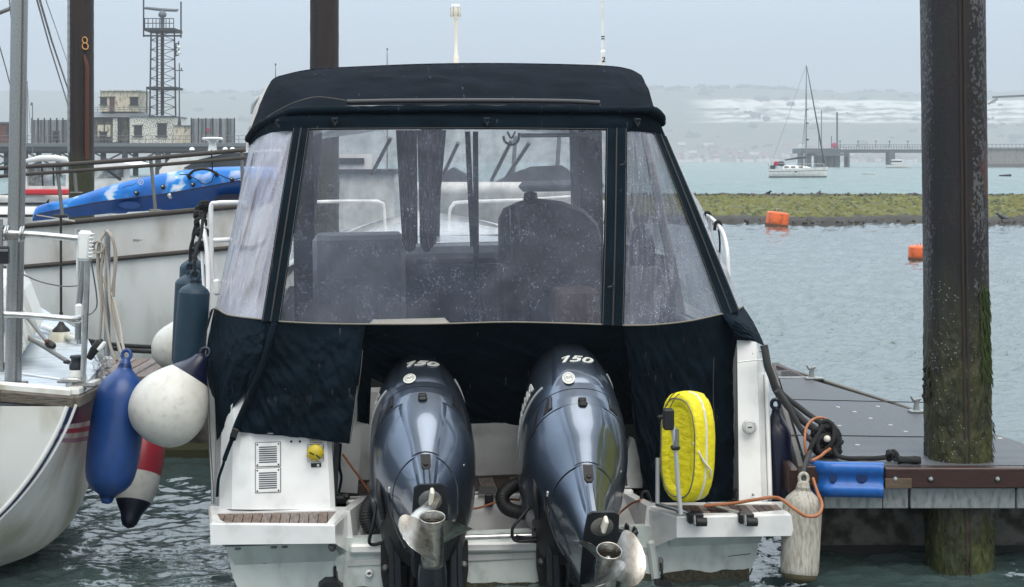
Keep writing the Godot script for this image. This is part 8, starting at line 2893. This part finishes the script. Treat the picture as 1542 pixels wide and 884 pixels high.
func fenders() -> void:
	var cyl := [[0.012, 0.0], [0.022, 0.02], [0.034, 0.06], [0.045, 0.09], [0.095, 0.16], [0.122, 0.24], [0.132, 0.36], [0.135, 0.55], [0.130, 0.74], [0.115, 0.84], [0.085, 0.90], [0.040, 0.945], [0.032, 0.975], [0.020, 0.995], [0.0, 1.0]]
	fender("long blue fender hanging at the white yacht's quarter", P(190, 538, 7.55), P(160, 759, 7.40), cyl, M.fender_blue, M.fender_blue, M.fender_blue, 0.08, 0.93, "fenders between the boats")
	line_thing("fender_line", PL([[190, 540, 7.55], [184, 515, 7.7], [182, 495, 7.85], [172, 452, 8.1]]), 0.008, M.rope_pale, "pale line holding up the long blue fender")
	var c2 := [[0.014, 0.0], [0.03, 0.02], [0.04, 0.06], [0.07, 0.12], [0.100, 0.22], [0.118, 0.36], [0.120, 0.55], [0.115, 0.66], [0.095, 0.78], [0.058, 0.88], [0.046, 0.94], [0.030, 0.98], [0.0, 1.0]]
	fender("red, white and navy fender low behind the long blue one, its foot near the water", P(228, 618, 8.3), P(193, 796, 8.0), c2, M.fender_white, M.fender_red, M.fender_navy, 0.56, 0.76, "fenders between the boats")
	var ball := [[0.016, 0.0], [0.034, 0.03], [0.045, 0.08], [0.068, 0.15], [0.108, 0.25], [0.150, 0.36], [0.184, 0.49], [0.197, 0.63], [0.184, 0.77], [0.150, 0.88], [0.090, 0.965], [0.0, 1.0]]
	fender("big white ball fender with a navy top against the cruiser's side", P(307, 534, 7.50), P(221, 664, 7.36), ball, M.fender_white, M.fender_navy, M.fender_white, 0.27, 0.99, "fenders between the boats")
	var b2 := [[0.014, 0.0], [0.03, 0.03], [0.05, 0.1], [0.11, 0.3], [0.155, 0.5], [0.165, 0.65], [0.150, 0.8], [0.10, 0.94], [0.0, 1.0]]
	fender("pale ball fender mostly hidden behind the teal fenders", P(300, 470, 9.2), P(250, 558, 9.1), b2, M.fender_white, M.fender_navy, M.fender_white, 0.1, 0.99, "fenders between the boats")
	var long := [[0.012, 0.0], [0.024, 0.02], [0.030, 0.05], [0.060, 0.085], [0.078, 0.12], [0.083, 0.2], [0.083, 0.8], [0.078, 0.9], [0.05, 0.96], [0.0, 1.0]]
	var tl := ["teal fender nearest the camera of three under the cruiser's side rail", "middle of three teal fenders under the cruiser's side rail", "farthest of three teal fenders under the cruiser's side rail"]
	for k in 3:
		var nk: Vector3 = [P(294, 418, 7.75), P(287, 406, 8.25), P(291, 383, 8.75)][k]
		var ft: Vector3 = [P(281, 590, 7.75), P(280, 560, 8.25), P(288, 530, 8.75)][k]
		var sc := [1.0, 1.0, 0.95]
		var pr := []
		for q in long: pr.append([q[0] * sc[k], q[1]])
		fender(tl[k], nk, ft, pr, M.fender_teal, M.fender_teal, M.fender_teal, 0.05, 0.97, "fenders between the boats")
		line_thing("fender_line", [nk, nk + Vector3(0.0, 0.12, 0.0), [P(303, 352, 7.85), P(299, 335, 8.2), P(303, 316, 8.5)][k], [P(306, 322, 7.9), P(303, 318, 8.2), P(306, 308, 8.5)][k]], 0.009, M.rope_black, ["black line tied to the nearest teal fender", "black line tied to the middle teal fender", "black line tied to the farthest teal fender"][k])
	fender("navy fender squeezed between the cruiser's right side and the pontoon", P(1168, 612, 7.75), P(1174, 790, 7.7), [[0.012, 0.0], [0.02, 0.03], [0.03, 0.08], [0.07, 0.2], [0.078, 0.35], [0.078, 0.8], [0.05, 0.95], [0.0, 1.0]], M.fender_navy, M.fender_navy, M.fender_navy, 0.05, 0.97, "fenders on the right")
	var dirty := [[0.012, 0.0], [0.028, 0.015], [0.034, 0.06], [0.045, 0.10], [0.080, 0.165], [0.095, 0.23], [0.097, 0.30], [0.096, 0.5], [0.094, 0.82], [0.088, 0.90], [0.07, 0.96], [0.0, 1.0]]
	fender("dirty white fender with a slimy foot hanging off the pontoon corner", P(1210, 724, 7.32), P(1203, 880, 7.22), dirty, M.fender_dirty, M.fender_dirty, M.fender_slime, 0.1, 0.90, "fenders on the right")
	line_thing("fender_line", PL([[1210, 726, 7.32], [1210, 712, 7.35], [1212, 700, 7.42], [1220, 680, 7.55]]), 0.012, M.rope_grey, "grey line tying the dirty white fender to the cleat")

func small_things() -> void:
	# yellow horseshoe lifebuoy in its cover, hung on a stainless post at the stern
	var o := thing("lifebuoy", "yellow horseshoe lifebuoy in its fabric cover on the cruiser's right platform", "lifebuoy", P(1035, 755, 7.2))
	# outline of the near face and of the far face, seen obliquely
	var cx := 1009.0
	var ow := func(k: float, t: float) -> Array: return []
	var n := noise(171, 1.0, 3)
	# the buoy is a tall U: build its outer wall and inner wall in its own frame
	var fr := Transform3D(Basis(Vector3(0, 1, 0), deg_to_rad(-52.0)) * Basis(Vector3(0, 0, 1), deg_to_rad(-1.5)), P(1035, 672, 7.12))
	var H := 0.265      # half height
	var W := 0.128     # half width
	var D := 0.066      # half thickness
	var outline := []
	for k in 49:
		var a := -PI * 0.5 + TAU * k / 48.0
		var x := W * signf(cos(a)) * pow(absf(cos(a)), 0.75)
		var y := H * signf(sin(a)) * pow(absf(sin(a)), 0.72)
		outline.append(Vector2(x, y))
	var st := mb()
	var rings := []
	for q in [[-0.80, 0.62], [-0.97, 0.74], [-1.0, 0.90], [-0.93, 0.985], [-0.6, 1.0], [0.0, 1.015], [0.6, 1.0], [0.93, 0.985], [1.0, 0.90], [0.97, 0.74], [0.80, 0.62]]:
		var ring := []
		for k in 48:
			var p: Vector2 = outline[k]
			var w := 1.0 + 0.025 * n.get_noise_2d(k * 0.5, q[0] * 2.0)
			ring.append(fr * Vector3(p.x * q[1] * w, p.y * (q[1] if q[1] > 0.8 else lerpf(q[1], 1.0, 0.3)) * w, q[0] * D))
		rings.append(ring)
	loft(st, rings, true, false)
	put(o, "cover", fin(st), M.yellow)
	st = mb()
	loft(st, [rings[0], rings[10]], true, true)
	put(o, "centre_panel", fin(st), M.yellow)
	for q in [2, 8]:
		var l: Array = rings[q].duplicate()
		l.append(l[0]); l.append(l[1])
		put(o, "piping", tubes([l], 0.0035, 6), M.steel_grey)
	st = mb(false)
	var tp := []
	for k in range(2, 23): tp.append(rings[5][(k + 2) % 48].lerp(fr.origin, -0.006))
	for i in tp.size() - 1: bar(st, tp[i], tp[i + 1], 0.012, 0.003, 0.0, (tp[i] - fr.origin).normalized())
	put(o, "tape", fin(st), M.tape)
	put(o, "lashing", tubes([spline(PL([[1003, 612, 7.0], [1010, 598, 7.02], [1016, 592, 7.06]]), 4), spline(PL([[1009, 614, 7.0], [1016, 600, 7.02], [1023, 593, 7.06]]), 4)], 0.0025, 5), M.rubber)
	# the post and its clamps
	o = boat
	st = mb()
	tube(st, spline(PL([[1025, 774, 7.03], [1021.5, 735, 7.02], [1018.5, 690, 7.0], [1015, 655, 6.98], [1012, 640, 6.98], [1006, 632, 6.98]]), 5), 0.0115, 10)
	put(o, "stern_post", fin(st), M.post_steel, true)
	st = mb()
	rod(st, P(990, 758, 7.2), P(990.5, 690, 7.2), 0.011, 8)
	put(o, "stern_post", fin(st), M.post_steel, true)
	put(o, "post_clamp", box(P(1006.5, 631, 6.97), Vector3(0.052, 0.10, 0.05), 0.008), M.rubber, true)
	put(o, "post_clamp", box(P(1017, 674, 6.99), Vector3(0.045, 0.022, 0.04), 0.008), M.rubber, true)
	st = mb()
	rod(st, P(1019, 672, 6.98), P(1018.5, 646, 6.98), 0.013, 10)
	put(o, "post_sleeve", fin(st), M.steel_dull, true)
	put(o, "post_clamp", box(P(995, 628, 7.0), Vector3(0.03, 0.018, 0.03), 0.006), M.rubber, true)
	# white cord down the buoy
	line_thing("cord", PL([[1043, 666, 7.0], [1052, 680, 6.99], [1060, 695, 7.0], [1069, 706, 7.02], [1070, 716, 7.04], [1066, 722, 7.06]]), 0.005, M.tape, "white cord slanting down the yellow lifebuoy's cover")
	# rails of the cruiser
	for e in [[[372, 305, -0.95], [345, 305, -0.92], [326, 306, -0.9], [318, 311, -0.9], [318.5, 350, -0.9], [319, 410, -0.9], [324, 428, -0.9]], [[301, 313, -1.3], [303, 330, -1.1], [308, 352, -0.95], [312, 380, -0.9], [313.5, 430, -0.85], [312, 470, -0.8], [310.5, 488, -0.78]], [[318.5, 362, -0.9], [345, 361, -0.92], [352, 361, -0.95]], [[303, 340, -1.1], [305, 400, -1.0], [307, 432, -0.95]]]:
		st = mb()
		tube(st, spline(BL(e), 5), 0.0135 if e[0][0] != 303 else 0.009, 10)
		put(boat, "side_rail", fin(st), M.gel, false)
	for e in [[[1060, 322, -1.9], [1070, 328, -1.7], [1082, 340, -1.5], [1090, 355, -1.4], [1095, 380, -1.3], [1097, 425, -1.25]], [[1069, 330, -1.7], [1070, 350, -1.7], [1070, 366, -1.7]]]:
		st = mb()
		tube(st, spline(BL(e), 5), 0.0135, 10)
		put(boat, "side_rail", fin(st), M.gel, false)
	for e in [[1065, 327, -1.75], [1081, 341, -1.5]]:
		st = mb()
		tube(st, spline(BL([[e[0] - 5, e[1] + 6, e[2]], [e[0] - 3, e[1] - 6, e[2]], [e[0] + 4, e[1] - 5, e[2]], [e[0] + 3, e[1] + 8, e[2]]]), 5), 0.010, 8)
		put(boat, "rail_lashing", fin(st), M.rope_black, false)
	st = mb()
	tube(st, spline(BL([[1082, 345, -1.48], [1084, 365, -1.48], [1083, 395, -1.5]]), 4), 0.006, 6)
	put(boat, "rail_lashing", fin(st), M.rope_black, false)
	# turns of black line round the left rail
	for q in [[309, 311, -1.15], [303, 318, -1.2], [301, 326, -1.15], [302, 337, -1.1], [305, 352, -1.0], [303, 372, -1.0]]:
		st = mb()
		var c := B(q[0], q[1], q[2])
		for k in 2:
			var ring := []
			for a in 13: ring.append(c + Vector3(0.028 * cos(TAU * a / 12.0), 0.016 * sin(TAU * a / 12.0) + 0.012 * k, 0.024 * sin(TAU * a / 12.0)))
			tube(st, ring, 0.011, 7, false)
		put(boat, "rail_lashing", fin(st), M.rope_black, false)
	put(boat, "cleat_block", box(B(327, 432, -0.8), Vector3(0.04, 0.09, 0.06), 0.012), M.gel, false)
	# two whips beyond the canopy
	for e in [[583, 76, "thin aerial tip showing above the canopy left of the masthead light"], [415, 99, "thin dark aerial tip standing left of the canopy's shoulder"]]:
		o = thing("aerial", e[2], "aerial", P(e[0], 130, 40))
		st = mb()
		tube(st, [P(e[0], 320, 40), P(e[0], e[1] + 8, 40), P(e[0], e[1], 40)], [0.02, 0.012, 0.006], 5)
		put(o, "whip", fin(st), M.steel_grey)
		st = mb()
		rod(st, P(e[0], e[1], 40), P(e[0], e[1] - 3.5, 40), 0.018, 6)
		put(o, "tip", fin(st), M.dark_far)
